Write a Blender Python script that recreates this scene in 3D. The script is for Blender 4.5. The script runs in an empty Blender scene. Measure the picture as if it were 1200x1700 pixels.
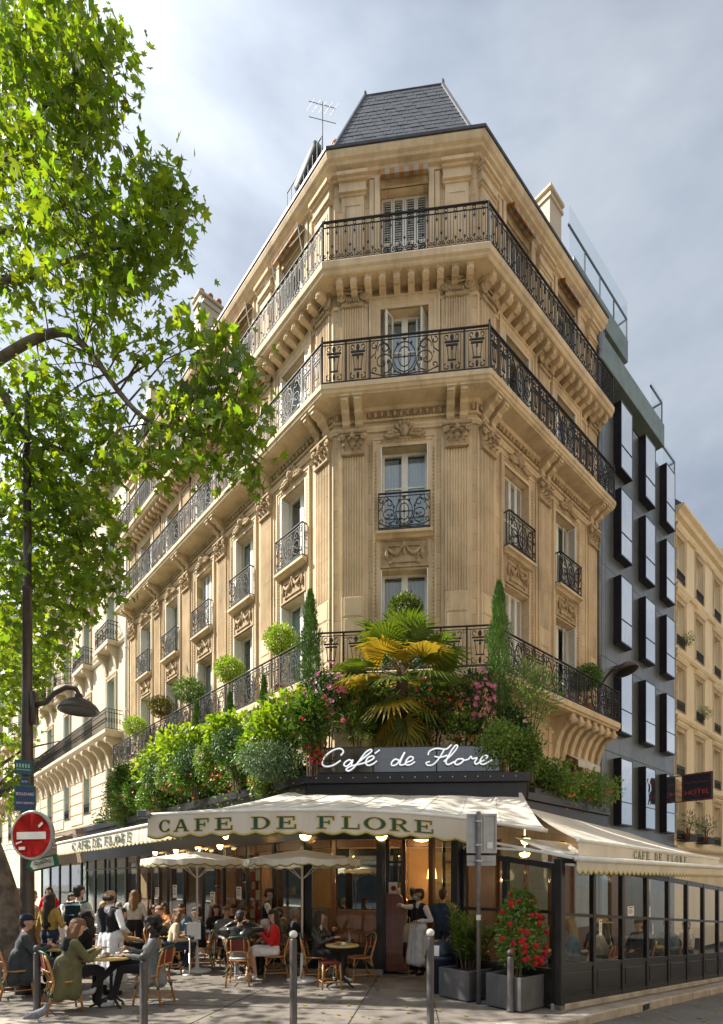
import bpy, bmesh, math, random
import numpy as np
from mathutils import Vector, Matrix, Euler

random.seed(7)
R = math.radians
scene = bpy.context.scene
COL = scene.collection

# ------------------------------------------------------------------ camera, sky, sun, exposure
F_PX, CAM_H, HOR = 913.0, 1.85, 1465.0       # focal length in photo pixels (1200 wide), eye height, horizon row
cam_d = bpy.data.cameras.new('camera')
cam_d.sensor_fit = 'HORIZONTAL'
cam_d.sensor_width = 36.0
cam_d.lens = F_PX / 1200.0 * 36.0
cam_d.shift_y = (HOR - 850.0) / 1200.0       # rising-front lens: upright verticals
cam_d.clip_start = 0.1
cam_d.clip_end = 3000
cam = bpy.data.objects.new('camera', cam_d)
COL.objects.link(cam)
cam.location = (0, 0, CAM_H)
cam.rotation_euler = (R(90), 0, 0)
scene.camera = cam

SUN_EL = R(43)
SUN_DIR = Vector((-0.92, 0.10, 0)).normalized() * math.cos(SUN_EL) + Vector((0, 0, math.sin(SUN_EL)))
world = bpy.data.worlds.new('World')
scene.world = world
world.use_nodes = True
nt = world.node_tree
nt.nodes.clear()
n_out = nt.nodes.new('ShaderNodeOutputWorld')
n_bg = nt.nodes.new('ShaderNodeBackground')
n_sky = nt.nodes.new('ShaderNodeTexSky')
n_sky.sky_type = 'NISHITA'
n_sky.sun_disc = False
n_sky.sun_elevation = SUN_EL
n_sky.sun_rotation = math.atan2(SUN_DIR.x, SUN_DIR.y)
n_sky.air_density = 1.0
n_sky.dust_density = 2.0
SKY_STRENGTH = 0.0445
SUN_GLOW = 2.6
# drifting cloud sheet mixed over the clear sky, the same in every direction
n_tc = nt.nodes.new('ShaderNodeTexCoord')
n_map = nt.nodes.new('ShaderNodeMapping')
n_map.inputs['Scale'].default_value = (1.0, 1.0, 1.7)
n_map.inputs['Rotation'].default_value = (0.2, 0.5, 0.4)
n_no = nt.nodes.new('ShaderNodeTexNoise')
n_no.inputs['Scale'].default_value = 1.9
n_no.inputs['Detail'].default_value = 7.0
n_no.inputs['Roughness'].default_value = 0.52
n_no.inputs['Distortion'].default_value = 0.5
n_r1 = nt.nodes.new('ShaderNodeValToRGB')
n_r1.color_ramp.elements[0].position = 0.18
n_r1.color_ramp.elements[1].position = 0.50
n_no2 = nt.nodes.new('ShaderNodeTexNoise')
n_no2.inputs['Scale'].default_value = 2.4
n_no2.inputs['Detail'].default_value = 6.0
n_no2.inputs['Roughness'].default_value = 0.55
n_r2 = nt.nodes.new('ShaderNodeValToRGB')
n_r2.color_ramp.elements[0].position = 0.34
n_r2.color_ramp.elements[0].color = (4.0, 4.6, 5.5, 1)
n_r2.color_ramp.elements[1].position = 0.66
n_r2.color_ramp.elements[1].color = (6.5, 6.9, 7.5, 1)
n_mix = nt.nodes.new('ShaderNodeMixRGB')
L = nt.links.new
L(n_tc.outputs['Generated'], n_map.inputs['Vector'])
L(n_map.outputs['Vector'], n_no.inputs['Vector'])
L(n_map.outputs['Vector'], n_no2.inputs['Vector'])
L(n_no.outputs['Fac'], n_r1.inputs['Fac'])
L(n_no2.outputs['Fac'], n_r2.inputs['Fac'])
L(n_r1.outputs['Color'], n_mix.inputs['Fac'])
L(n_sky.outputs['Color'], n_mix.inputs['Color1'])
# the cloud sheet brightens smoothly towards the sun
n_nm = nt.nodes.new('ShaderNodeVectorMath'); n_nm.operation = 'NORMALIZE'
n_dot = nt.nodes.new('ShaderNodeVectorMath'); n_dot.operation = 'DOT_PRODUCT'; n_dot.inputs[1].default_value = SUN_DIR
n_mx = nt.nodes.new('ShaderNodeMath'); n_mx.operation = 'MAXIMUM'; n_mx.inputs[1].default_value = 0.0
n_pw = nt.nodes.new('ShaderNodeMath'); n_pw.operation = 'POWER'; n_pw.inputs[1].default_value = 4.0
n_ma = nt.nodes.new('ShaderNodeMath'); n_ma.operation = 'MULTIPLY_ADD'; n_ma.inputs[1].default_value = SUN_GLOW; n_ma.inputs[2].default_value = 1.0
n_sc = nt.nodes.new('ShaderNodeVectorMath'); n_sc.operation = 'SCALE'
L(n_tc.outputs['Generated'], n_nm.inputs[0]); L(n_nm.outputs[0], n_dot.inputs[0]); L(n_dot.outputs['Value'], n_mx.inputs[0])
L(n_mx.outputs[0], n_pw.inputs[0]); L(n_pw.outputs[0], n_ma.inputs[0]); L(n_r2.outputs['Color'], n_sc.inputs[0]); L(n_ma.outputs[0], n_sc.inputs['Scale'])
L(n_sc.outputs[0], n_mix.inputs['Color2'])
L(n_mix.outputs['Color'], n_bg.inputs['Color'])
n_bg.inputs['Strength'].default_value = SKY_STRENGTH
L(n_bg.outputs['Background'], n_out.inputs['Surface'])

sun_d = bpy.data.lights.new('sun', 'SUN')
sun_d.energy = 4.2
sun_d.angle = R(0.5)
sun_d.color = (1.0, 0.945, 0.84)
sun = bpy.data.objects.new('sun', sun_d)
COL.objects.link(sun)
sun.location = (-20, 5, 30)
sun.rotation_euler = (-SUN_DIR).to_track_quat('-Z', 'Y').to_euler()

vs = scene.view_settings
vs.view_transform = 'Standard'
vs.look = 'None'
vs.gamma = 1.0
vs.use_curve_mapping = False
vs.exposure = 1.34
scene.cycles.max_bounces = 8
scene.cycles.diffuse_bounces = 4
scene.cycles.glossy_bounces = 3
scene.cycles.transmission_bounces = 4
scene.cycles.transparent_max_bounces = 16
scene.cycles.caustics_reflective = False
scene.cycles.caustics_refractive = False
scene.cycles.use_denoising = True

# ------------------------------------------------------------------ materials
MATS = {}

def mat(name, c1, c2=None, rough=0.6, scale=3.0, detail=5.0, bump=0.0, bscale=40.0, metal=0.0, spec=0.5,
        stretch=(1, 1, 1), world_co=False, island=0.0, lo=0.35, hi=0.65, translucent=None, emit=0.0, emitc=None,
        grime=None, gscale=1.2, gamt=0.5, coat=0.0, fuzz=0.0):
    """Procedural material: two tones mixed by noise, optional grime patches, bump and per-leaf variation."""
    if name in MATS:
        return MATS[name]
    m = bpy.data.materials.new(name)
    m.use_nodes = True
    t = m.node_tree
    N = t.nodes
    b = N['Principled BSDF']
    c2 = c2 or tuple(x * 0.8 for x in c1)
    if world_co:
        g = N.new('ShaderNodeNewGeometry'); co = g.outputs['Position']
    else:
        g = N.new('ShaderNodeTexCoord'); co = g.outputs['Object']
    mp = N.new('ShaderNodeMapping'); mp.inputs['Scale'].default_value = stretch
    t.links.new(co, mp.inputs['Vector'])
    no = N.new('ShaderNodeTexNoise')
    no.inputs['Scale'].default_value = scale; no.inputs['Detail'].default_value = detail
    no.inputs['Roughness'].default_value = 0.6
    t.links.new(mp.outputs['Vector'], no.inputs['Vector'])
    rp = N.new('ShaderNodeValToRGB')
    rp.color_ramp.elements[0].position = lo; rp.color_ramp.elements[1].position = hi
    rp.color_ramp.elements[0].color = (*c1, 1); rp.color_ramp.elements[1].color = (*c2, 1)
    t.links.new(no.outputs['Fac'], rp.inputs['Fac'])
    colr = rp.outputs['Color']
    if grime:
        n3 = N.new('ShaderNodeTexNoise'); n3.inputs['Scale'].default_value = gscale
        n3.inputs['Detail'].default_value = 8; n3.inputs['Roughness'].default_value = 0.7
        mp3 = N.new('ShaderNodeMapping'); mp3.inputs['Scale'].default_value = (1.3, 1.3, 0.22)
        t.links.new(co, mp3.inputs['Vector']); t.links.new(mp3.outputs['Vector'], n3.inputs['Vector'])
        r3 = N.new('ShaderNodeMapRange')
        r3.inputs['From Min'].default_value = 0.46; r3.inputs['From Max'].default_value = 0.72
        r3.inputs['To Max'].default_value = gamt
        t.links.new(n3.outputs['Fac'], r3.inputs['Value'])
        mx = N.new('ShaderNodeMixRGB'); mx.inputs['Color2'].default_value = (*grime, 1)
        t.links.new(r3.outputs['Result'], mx.inputs['Fac']); t.links.new(colr, mx.inputs['Color1'])
        colr = mx.outputs['Color']
    if island:
        gg = N.new('ShaderNodeNewGeometry')
        hs = N.new('ShaderNodeHueSaturation')
        mr = N.new('ShaderNodeMapRange'); mr.inputs['To Min'].default_value = 1 - island; mr.inputs['To Max'].default_value = 1 + island
        t.links.new(gg.outputs['Random Per Island'], mr.inputs['Value'])
        t.links.new(mr.outputs['Result'], hs.inputs['Value'])
        mh = N.new('ShaderNodeMapRange'); mh.inputs['To Min'].default_value = 0.5 - island * 0.06; mh.inputs['To Max'].default_value = 0.5 + island * 0.05
        mm = N.new('ShaderNodeMath'); mm.operation = 'MULTIPLY'; mm.inputs[1].default_value = 7.31
        mf = N.new('ShaderNodeMath'); mf.operation = 'FRACT'
        t.links.new(gg.outputs['Random Per Island'], mm.inputs[0]); t.links.new(mm.outputs[0], mf.inputs[0])
        t.links.new(mf.outputs[0], mh.inputs['Value']); t.links.new(mh.outputs['Result'], hs.inputs['Hue'])
        t.links.new(colr, hs.inputs['Color'])
        colr = hs.outputs['Color']
    t.links.new(colr, b.inputs['Base Color'])
    b.inputs['Roughness'].default_value = rough
    b.inputs['Metallic'].default_value = metal
    b.inputs['Specular IOR Level'].default_value = spec
    if coat:
        b.inputs['Coat Weight'].default_value = coat
    if fuzz:
        b.inputs['Sheen Weight'].default_value = fuzz
    if emit:
        b.inputs['Emission Color'].default_value = (*(emitc or c1), 1)
        b.inputs['Emission Strength'].default_value = emit
    if bump:
        n2 = N.new('ShaderNodeTexNoise'); n2.inputs['Scale'].default_value = bscale; n2.inputs['Detail'].default_value = 4
        t.links.new(mp.outputs['Vector'], n2.inputs['Vector'])
        bp = N.new('ShaderNodeBump'); bp.inputs['Strength'].default_value = bump; bp.inputs['Distance'].default_value = 0.02
        t.links.new(n2.outputs['Fac'], bp.inputs['Height']); t.links.new(bp.outputs['Normal'], b.inputs['Normal'])
    if translucent:
        tr = N.new('ShaderNodeBsdfTranslucent')
        mxc = N.new('ShaderNodeMixRGB'); mxc.blend_type = 'MULTIPLY'; mxc.inputs['Fac'].default_value = 1.0
        mxc.inputs['Color2'].default_value = (*translucent[1], 1)
        t.links.new(colr, mxc.inputs['Color1']); t.links.new(mxc.outputs['Color'], tr.inputs['Color'])
        ms = N.new('ShaderNodeMixShader'); ms.inputs['Fac'].default_value = translucent[0]
        t.links.new(b.outputs['BSDF'], ms.inputs[1]); t.links.new(tr.outputs['BSDF'], ms.inputs[2])
        t.links.new(ms.outputs['Shader'], N['Material Output'].inputs['Surface'])
    MATS[name] = m
    return m

def glass_mat(name, tint=(0.9, 0.95, 0.93), refl=1.0, rough=0.0, ior=1.5, base=0.04, wobble=0.0):
    """Window pane: clear transmission with a Fresnel mirror on top."""
    if name in MATS:
        return MATS[name]
    m = bpy.data.materials.new(name); m.use_nodes = True
    t = m.node_tree; N = t.nodes; N.clear()
    o = N.new('ShaderNodeOutputMaterial')
    tr = N.new('ShaderNodeBsdfTransparent'); tr.inputs['Color'].default_value = (*tint, 1)
    gl = N.new('ShaderNodeBsdfGlossy'); gl.inputs['Roughness'].default_value = rough
    gl.inputs['Color'].default_value = (refl, refl, refl, 1)
    fr = N.new('ShaderNodeFresnel'); fr.inputs['IOR'].default_value = ior
    ad = N.new('ShaderNodeMath'); ad.operation = 'ADD'; ad.inputs[1].default_value = base; ad.use_clamp = True
    ms = N.new('ShaderNodeMixShader')
    ge = N.new('ShaderNodeNewGeometry'); iv = N.new('ShaderNodeMath'); iv.operation = 'SUBTRACT'; iv.inputs[0].default_value = 1.0
    mu = N.new('ShaderNodeMath'); mu.operation = 'MULTIPLY'       # the inner face of a pane adds no second mirror
    t.links.new(ge.outputs['Backfacing'], iv.inputs[1]); t.links.new(iv.outputs[0], mu.inputs[1]); t.links.new(ad.outputs[0], mu.inputs[0])
    t.links.new(fr.outputs['Fac'], ad.inputs[0]); t.links.new(mu.outputs[0], ms.inputs['Fac'])
    t.links.new(tr.outputs[0], ms.inputs[1]); t.links.new(gl.outputs[0], ms.inputs[2])
    t.links.new(ms.outputs[0], o.inputs['Surface'])
    if wobble:
        tc = N.new('ShaderNodeTexCoord'); no = N.new('ShaderNodeTexNoise'); no.inputs['Scale'].default_value = 1.6
        bp = N.new('ShaderNodeBump'); bp.inputs['Strength'].default_value = wobble; bp.inputs['Distance'].default_value = 0.05
        t.links.new(tc.outputs['Object'], no.inputs['Vector']); t.links.new(no.outputs['Fac'], bp.inputs['Height'])
        t.links.new(bp.outputs['Normal'], gl.inputs['Normal'])
    MATS[name] = m
    return m

def cloth(name, c, rough=0.85, vary=0.75):
    return mat('cloth_' + name, c, tuple(x * vary for x in c), rough=rough, scale=9, bump=0.8, bscale=11, fuzz=0.15, spec=0.25)

# ------------------------------------------------------------------ mesh builder
class MB:
    def __init__(s):
        s.v = []; s.f = []; s.m = []; s.sm = []
        s.cur = 0; s.smooth = False
    def add(s, vs, fs, mi=None, smooth=None):
        k = len(s.v)
        s.v.extend([tuple(p) for p in vs])
        mi = s.cur if mi is None else mi
        sm = s.smooth if smooth is None else smooth
        for f in fs:
            s.f.append([i + k for i in f]); s.m.append(mi); s.sm.append(sm)
        return s
    def box(s, x0, x1, y0, y1, z0, z1, c=0.0, M=None):
        """box, with chamfered edges of size c"""
        x0, x1 = min(x0, x1), max(x0, x1); y0, y1 = min(y0, y1), max(y0, y1); z0, z1 = min(z0, z1), max(z0, z1)
        if c <= 0:
            vs = [(x, y, z) for z in (z0, z1) for (x, y) in ((x0, y0), (x1, y0), (x1, y1), (x0, y1))]
            fs = [(3, 2, 1, 0), (4, 5, 6, 7), (0, 1, 5, 4), (1, 2, 6, 5), (2, 3, 7, 6), (3, 0, 4, 7)]
        else:
            c = min(c, (x1 - x0) * .45, (y1 - y0) * .45, (z1 - z0) * .45)
            ix = {}; vs = []
            for sx in (0, 1):
                for sy in (0, 1):
                    for sz in (0, 1):
                        X = (x0, x1)[sx]; Y = (y0, y1)[sy]; Z = (z0, z1)[sz]
                        dx = c if sx == 0 else -c; dy = c if sy == 0 else -c; dz = c if sz == 0 else -c
                        for a, p in (('x', (X, Y + dy, Z + dz)), ('y', (X + dx, Y, Z + dz)), ('z', (X + dx, Y + dy, Z))):
                            ix[(sx, sy, sz, a)] = len(vs); vs.append(p)
            g = lambda a, b, cc, k: ix[(a, b, cc, k)]
            fs = []
            fs.append([g(0, 0, 0, 'x'), g(0, 0, 1, 'x'), g(0, 1, 1, 'x'), g(0, 1, 0, 'x')])
            fs.append([g(1, 0, 0, 'x'), g(1, 1, 0, 'x'), g(1, 1, 1, 'x'), g(1, 0, 1, 'x')])
            fs.append([g(0, 0, 0, 'y'), g(1, 0, 0, 'y'), g(1, 0, 1, 'y'), g(0, 0, 1, 'y')])
            fs.append([g(0, 1, 0, 'y'), g(0, 1, 1, 'y'), g(1, 1, 1, 'y'), g(1, 1, 0, 'y')])
            fs.append([g(0, 0, 0, 'z'), g(0, 1, 0, 'z'), g(1, 1, 0, 'z'), g(1, 0, 0, 'z')])
            fs.append([g(0, 0, 1, 'z'), g(1, 0, 1, 'z'), g(1, 1, 1, 'z'), g(0, 1, 1, 'z')])
            for sy in (0, 1):
                for sz in (0, 1):
                    fs.append([g(0, sy, sz, 'y'), g(1, sy, sz, 'y'), g(1, sy, sz, 'z'), g(0, sy, sz, 'z')])
            for sx in (0, 1):
                for sz in (0, 1):
                    fs.append([g(sx, 0, sz, 'x'), g(sx, 1, sz, 'x'), g(sx, 1, sz, 'z'), g(sx, 0, sz, 'z')])
            for sx in (0, 1):
                for sy in (0, 1):
                    fs.append([g(sx, sy, 0, 'x'), g(sx, sy, 1, 'x'), g(sx, sy, 1, 'y'), g(sx, sy, 0, 'y')])
            for sx in (0, 1):
                for sy in (0, 1):
                    for sz in (0, 1):
                        fs.append([g(sx, sy, sz, 'x'), g(sx, sy, sz, 'y'), g(sx, sy, sz, 'z')])
        if M is not None:
            vs = [M @ Vector(p) for p in vs]
        return s.add(vs, fs)
    def quad(s, a, b, c, d):
        return s.add([a, b, c, d], [(0, 1, 2, 3)])
    def prism(s, poly, a, b, axis='y'):
        """extrude a 2D polygon: axis y takes (x,z), z takes (x,y), x takes (y,z)"""
        n = len(poly)
        def pt(p, t):
            return {'y': (p[0], t, p[1]), 'z': (p[0], p[1], t), 'x': (t, p[0], p[1])}[axis]
        vs = [pt(p, a) for p in poly] + [pt(p, b) for p in poly]
        fs = [list(range(n)), list(range(2 * n - 1, n - 1, -1))]
        fs += [(i, i + n, (i + 1) % n + n, (i + 1) % n) for i in range(n)]
        return s.add(vs, fs)
    def tube(s, path, r, sides=6, closed=False, flat=None, caps=True, up=None):
        """tube along points; r number or list; flat=(w,h) gives a rectangular bar"""
        P = [Vector(p) for p in path]
        n = len(P)
        rs = r if isinstance(r, (list, tuple)) else [r] * n
        vs = []
        ref = Vector(up) if up else None
        prev = None
        for i, p in enumerate(P):
            a = P[(i - 1) % n] if (i > 0 or closed) else P[i]
            b = P[(i + 1) % n] if (i < n - 1 or closed) else P[i]
            t = (b - a)
            t = t.normalized() if t.length > 1e-9 else Vector((0, 0, 1))
            if ref is not None:
                u = ref - t * ref.dot(t)
                if u.length < 1e-4: u = t.orthogonal()
            elif prev is None:
                u = t.orthogonal()
            else:
                u = prev - t * prev.dot(t)
                if u.length < 1e-6: u = t.orthogonal()
            u.normalize(); prev = u
            w = t.cross(u)
            if flat:
                hw, hh = flat[0] / 2, flat[1] / 2
                k = rs[i]
                ring = [u * hh * k + w * hw * k, -u * hh * k + w * hw * k, -u * hh * k - w * hw * k, u * hh * k - w * hw * k]
            else:
                ring = [(u * math.cos(2 * math.pi * j / sides) + w * math.sin(2 * math.pi * j / sides)) * rs[i] for j in range(sides)]
            vs += [p + q for q in ring]
        m = 4 if flat else sides
        fs = []
        for i in range(n if closed else n - 1):
            for j in range(m):
                a = i * m + j; b = i * m + (j + 1) % m
                c = ((i + 1) % n) * m + (j + 1) % m; d = ((i + 1) % n) * m + j
                fs.append((a, b, c, d))
        if caps and not closed:
            fs.append(list(range(m - 1, -1, -1))); fs.append([(n - 1) * m + j for j in range(m)])
        return s.add(vs, fs)
    def lathe(s, prof, segs=12, c=(0, 0, 0), M=None, arc=2 * math.pi):
        vs = []
        full = abs(arc - 2 * math.pi) < 1e-6
        k = segs if full else segs + 1
        for (r, z) in prof:
            for j in range(k):
                a = arc * j / segs
                p = Vector((c[0] + r * math.cos(a), c[1] + r * math.sin(a), c[2] + z))
                vs.append(M @ p if M is not None else p)
        fs = []
        for i in range(len(prof) - 1):
            for j in range(segs):
                j2 = (j + 1) % k
                fs.append((i * k + j, i * k + j2, (i + 1) * k + j2, (i + 1) * k + j))
        if full:
            if prof[0][0] > 1e-5: fs.append(list(range(k - 1, -1, -1)))
            if prof[-1][0] > 1e-5: fs.append([(len(prof) - 1) * k + j for j in range(k)])
        return s.add(vs, fs)
    def ball(s, c, r, seg=10, rings=6, M=None):
        rx, ry, rz = (r, r, r) if not isinstance(r, (tuple, list)) else r
        vs = [(0, 0, -1)]
        for i in range(1, rings):
            a = -math.pi / 2 + math.pi * i / rings
            for j in range(seg):
                b = 2 * math.pi * j / seg
                vs.append((math.cos(a) * math.cos(b), math.cos(a) * math.sin(b), math.sin(a)))
        vs.append((0, 0, 1))
        fs = [(0, 1 + (j + 1) % seg, 1 + j) for j in range(seg)]
        for i in range(rings - 2):
            for j in range(seg):
                a = 1 + i * seg + j; b = 1 + i * seg + (j + 1) % seg
                fs.append((a, b, b + seg, a + seg))
        top = len(vs) - 1; base = 1 + (rings - 2) * seg
        fs += [(base + j, base + (j + 1) % seg, top) for j in range(seg)]
        out = []
        for v in vs:
            p = Vector((v[0] * rx, v[1] * ry, v[2] * rz))
            if M is not None: p = M @ p
            out.append(p + Vector(c))
        return s.add(out, fs)
    def sweep(s, path, prof, closed_prof=True):
        """profile (outward n, z) along a plan polyline with mitred corners; outward is to the right of travel"""
        P = [Vector((p[0], p[1])) for p in path]
        n = len(P); m = len(prof); vs = []
        for i in range(n):
            d1 = (P[i] - P[i - 1]).normalized() if i > 0 else None
            d2 = (P[i + 1] - P[i]).normalized() if i < n - 1 else None
            d1 = d1 or d2; d2 = d2 or d1
            n1 = Vector((d1.y, -d1.x)); n2 = Vector((d2.y, -d2.x))
            k = (n1 + n2) / (1 + n1.dot(n2))
            for (o, z) in prof:
                q = P[i] + k * o
                vs.append((q.x, q.y, z))
        fs = []
        for i in range(n - 1):
            for j in range(m if closed_prof else m - 1):
                j2 = (j + 1) % m
                fs.append((i * m + j, (i + 1) * m + j, (i + 1) * m + j2, i * m + j2))
        if closed_prof:
            fs.append(list(range(m))); fs.append([(n - 1) * m + j for j in range(m - 1, -1, -1)])
        return s.add(vs, fs)
    def mesh(s, name, mats, smooth_angle=None):
        me = bpy.data.meshes.new(name)
        me.from_pydata([tuple(p) for p in s.v], [], s.f)
        if not isinstance(mats, (list, tuple)): mats = [mats]
        for mm in mats: me.materials.append(mm)
        me.polygons.foreach_set('material_index', s.m)
        me.polygons.foreach_set('use_smooth', s.sm)
        me.update()
        return me
    def fix(s):
        """consistent outward normals"""
        bm = bmesh.new()
        me = bpy.data.meshes.new('t'); me.from_pydata([tuple(p) for p in s.v], [], s.f)
        bm.from_mesh(me); bmesh.ops.recalc_face_normals(bm, faces=bm.faces); bm.to_mesh(me)
        s.f = [list(p.vertices) for p in me.polygons]
        bm.free(); bpy.data.meshes.remove(me)
        return s

I4 = Matrix.Identity(4)
KIDS = {}
WM = {}

def link(name, data, parent=None, M=None):
    """link an object whose WORLD matrix is M"""
    o = bpy.data.objects.new(name, data)
    COL.objects.link(o)
    M = M if M is not None else I4
    if parent is not None:
        o.parent = parent
        o.matrix_basis = WM[parent.name].inverted() @ M
    else:
        o.matrix_basis = M
    WM[o.name] = M.copy()
    if parent is not None: KIDS.setdefault(parent.name, []).append(o)
    return o

def put(name, mb, mats, parent=None, M=None):
    if isinstance(mb, MB):
        data = mb.mesh(name, mats)
    else:
        data = mb
    return link(name, data, parent, M)

def tag(o, label=None, cat=None, group=None, kind=None):
    if label: o['label'] = label
    if cat: o['category'] = cat
    if group: o['group'] = group
    if kind: o['kind'] = kind
    return o

def thing(name, label, cat, M=None, group=None):
    o = link(name, None, None, M)
    o.empty_display_size = 0.1
    return tag(o, label, cat, group)

def copy_tree(o, M=None, parent=None, label=None):
    c = o.copy(); COL.objects.link(c)
    c.parent = parent
    if parent is None:
        c.matrix_basis = M; WM[c.name] = M.copy()
    else:
        WM[c.name] = WM[parent.name] @ c.matrix_basis
    if label: c['label'] = label
    for ch in KIDS.get(o.name, ()):
        copy_tree(ch, None, c)
    return c

def T(x, y, z, rz=0.0, s=1.0):
    return Matrix.Translation((x, y, z)) @ Matrix.Rotation(rz, 4, 'Z') @ Matrix.Scale(s, 4)

def at(px, py, d):
    """world point seen at photo pixel (px, py) at depth d"""
    return Vector(((px - 600) / F_PX * d, d, CAM_H + (HOR - py) / F_PX * d))

RS_D = Vector((0.742, 0.670)).normalized()          # side street direction
def ground_z(x, y):
    t = (x - 2.86) * RS_D.x + (y - 7.97) * RS_D.y
    return -0.062 * min(max(0.0, t - 0.2), 40.0)

def text_mesh(body, size, mats_depth=0.004, align='CENTER'):
    cu = bpy.data.curves.new('txt', 'FONT')
    cu.body = body; cu.size = size; cu.align_x = align; cu.align_y = 'CENTER'; cu.extrude = mats_depth
    ob = bpy.data.objects.new('txt', cu); COL.objects.link(ob)
    dg = bpy.context.evaluated_depsgraph_get()
    me = bpy.data.meshes.new_from_object(ob.evaluated_get(dg))
    bpy.data.objects.remove(ob); bpy.data.curves.remove(cu)
    return me

# ------------------------------------------------------------------ the palette
stone = mat('limestone', (0.71, 0.555, 0.36), (0.59, 0.45, 0.28), rough=0.85, scale=1.3, detail=8, bump=0.25, bscale=30, world_co=True, grime=(0.24, 0.17, 0.10), gscale=1.1, gamt=0.7)
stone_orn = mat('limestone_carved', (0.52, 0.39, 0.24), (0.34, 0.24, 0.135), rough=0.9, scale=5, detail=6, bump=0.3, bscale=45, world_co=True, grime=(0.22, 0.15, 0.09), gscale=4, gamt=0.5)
stone_pale = mat('limestone_pale', (0.62, 0.53, 0.39), (0.55, 0.455, 0.32), rough=0.85, scale=0.8, detail=8, bump=0.2, bscale=25, world_co=True, grime=(0.45, 0.36, 0.25), gscale=0.7, gamt=0.35)
stucco = mat('cream_render', (0.84, 0.70, 0.48), (0.77, 0.62, 0.40), rough=0.9, scale=0.7, detail=8, bump=0.15, bscale=30, world_co=True, grime=(0.42, 0.33, 0.21), gscale=0.8, gamt=0.3)
iron = mat('wrought_iron', (0.018, 0.018, 0.022), (0.035, 0.033, 0.033), rough=0.62, scale=30, spec=0.3)
blackf = mat('black_lacquer', (0.010, 0.010, 0.011), (0.018, 0.017, 0.016), rough=0.28, scale=6, spec=0.5, bump=0.05, bscale=8)
white_p = mat('white_paint', (0.78, 0.76, 0.70), (0.70, 0.68, 0.61), rough=0.5, scale=4, grime=(0.5, 0.46, 0.38), gscale=3, gamt=0.3)
grey_p = mat('grey_green_paint', (0.52, 0.56, 0.50), (0.46, 0.50, 0.44), rough=0.55, scale=4)
slate = mat('slate', (0.062, 0.066, 0.076), (0.030, 0.033, 0.041), rough=0.5, scale=7, bump=0.3, bscale=50, island=0.2, world_co=True)
zinc = mat('zinc', (0.22, 0.235, 0.25), (0.15, 0.16, 0.175), rough=0.45, scale=2, metal=0.6)
lead = mat('dark_gutter', (0.06, 0.065, 0.075), (0.035, 0.037, 0.042), rough=0.5, scale=5)
pane_m = glass_mat('window_glass', tint=(0.80, 0.88, 0.90), ior=1.6, base=0.10, wobble=0.12)
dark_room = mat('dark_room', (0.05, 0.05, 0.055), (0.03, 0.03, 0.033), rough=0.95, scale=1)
curtain = mat('net_curtain', (0.62, 0.64, 0.66), (0.45, 0.48, 0.52), rough=0.95, scale=9, stretch=(6, 6, 0.3))
canvas = mat('cream_canvas', (0.74, 0.70, 0.62), (0.69, 0.645, 0.56), rough=0.85, scale=1.5, bump=0.25, bscale=3.5, grime=(0.46, 0.40, 0.31), gscale=1.3, gamt=0.6, translucent=(0.18, (1, 0.95, 0.85)))
terracotta = mat('terracotta', (0.42, 0.15, 0.08), (0.32, 0.11, 0.06), rough=0.9, scale=8)

# ------------------------------------------------------------------ plan of the corner building
A2 = Vector((-0.72, 14.70)); B2 = Vector((2.98, 14.30))
DL = Vector((0.670, -0.742)).normalized()            # along the boulevard front, towards the corner
LEN_L, LEN_R = 15.3, 6.86
LF2 = A2 - DL * LEN_L
RF2 = B2 + RS_D * LEN_R
DC = (B2 - A2).normalized(); LEN_C = (B2 - A2).length
PLAN = [LF2, A2, B2, RF2]

def frame_m(o, d, z=0.0):
    """local x along d, y into the wall, z up"""
    m = Matrix(((d.x, -d.y, 0, o.x), (d.y, d.x, 0, o.y), (0, 0, 1, z), (0, 0, 0, 1)))
    return m
FR = {'L': frame_m(LF2, DL), 'C': frame_m(A2, DC), 'R': frame_m(B2, RS_D)}
LENS = {'L': LEN_L, 'C': LEN_C, 'R': LEN_R}
WIN = {'L': [LEN_L - (1.87 + 2.84 * k) for k in range(5)], 'C': [LEN_C / 2 + 0.0], 'R': [1.89, 4.68]}
PIL = {'L': [LEN_L - 0.42] + [LEN_L - (0.45 + 2.84 * (k + 1)) for k in range(5)], 'C': [0.50, LEN_C - 0.50], 'R': [0.42, 3.28, 6.42]}
WW = 1.26
STOREYS = [(7.16, 10.1), (10.95, 13.36), (14.62, 17.0), (17.82, 20.2)]

bld = thing('corner_building', 'tall honey stone corner building with slate roof above the cafe', 'building', Matrix.Translation((1.1, 14.6, 0)))

def offs(path, o):
    out = []
    for i, p in enumerate(path):
        d1 = (path[i] - path[i - 1]).normalized() if i > 0 else None
        d2 = (path[i + 1] - path[i]).normalized() if i < len(path) - 1 else None
        d1 = d1 or d2; d2 = d2 or d1
        n1 = Vector((d1.y, -d1.x)); n2 = Vector((d2.y, -d2.x))
        out.append(p + (n1 + n2) / (1 + n1.dot(n2)) * o)
    return out

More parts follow.
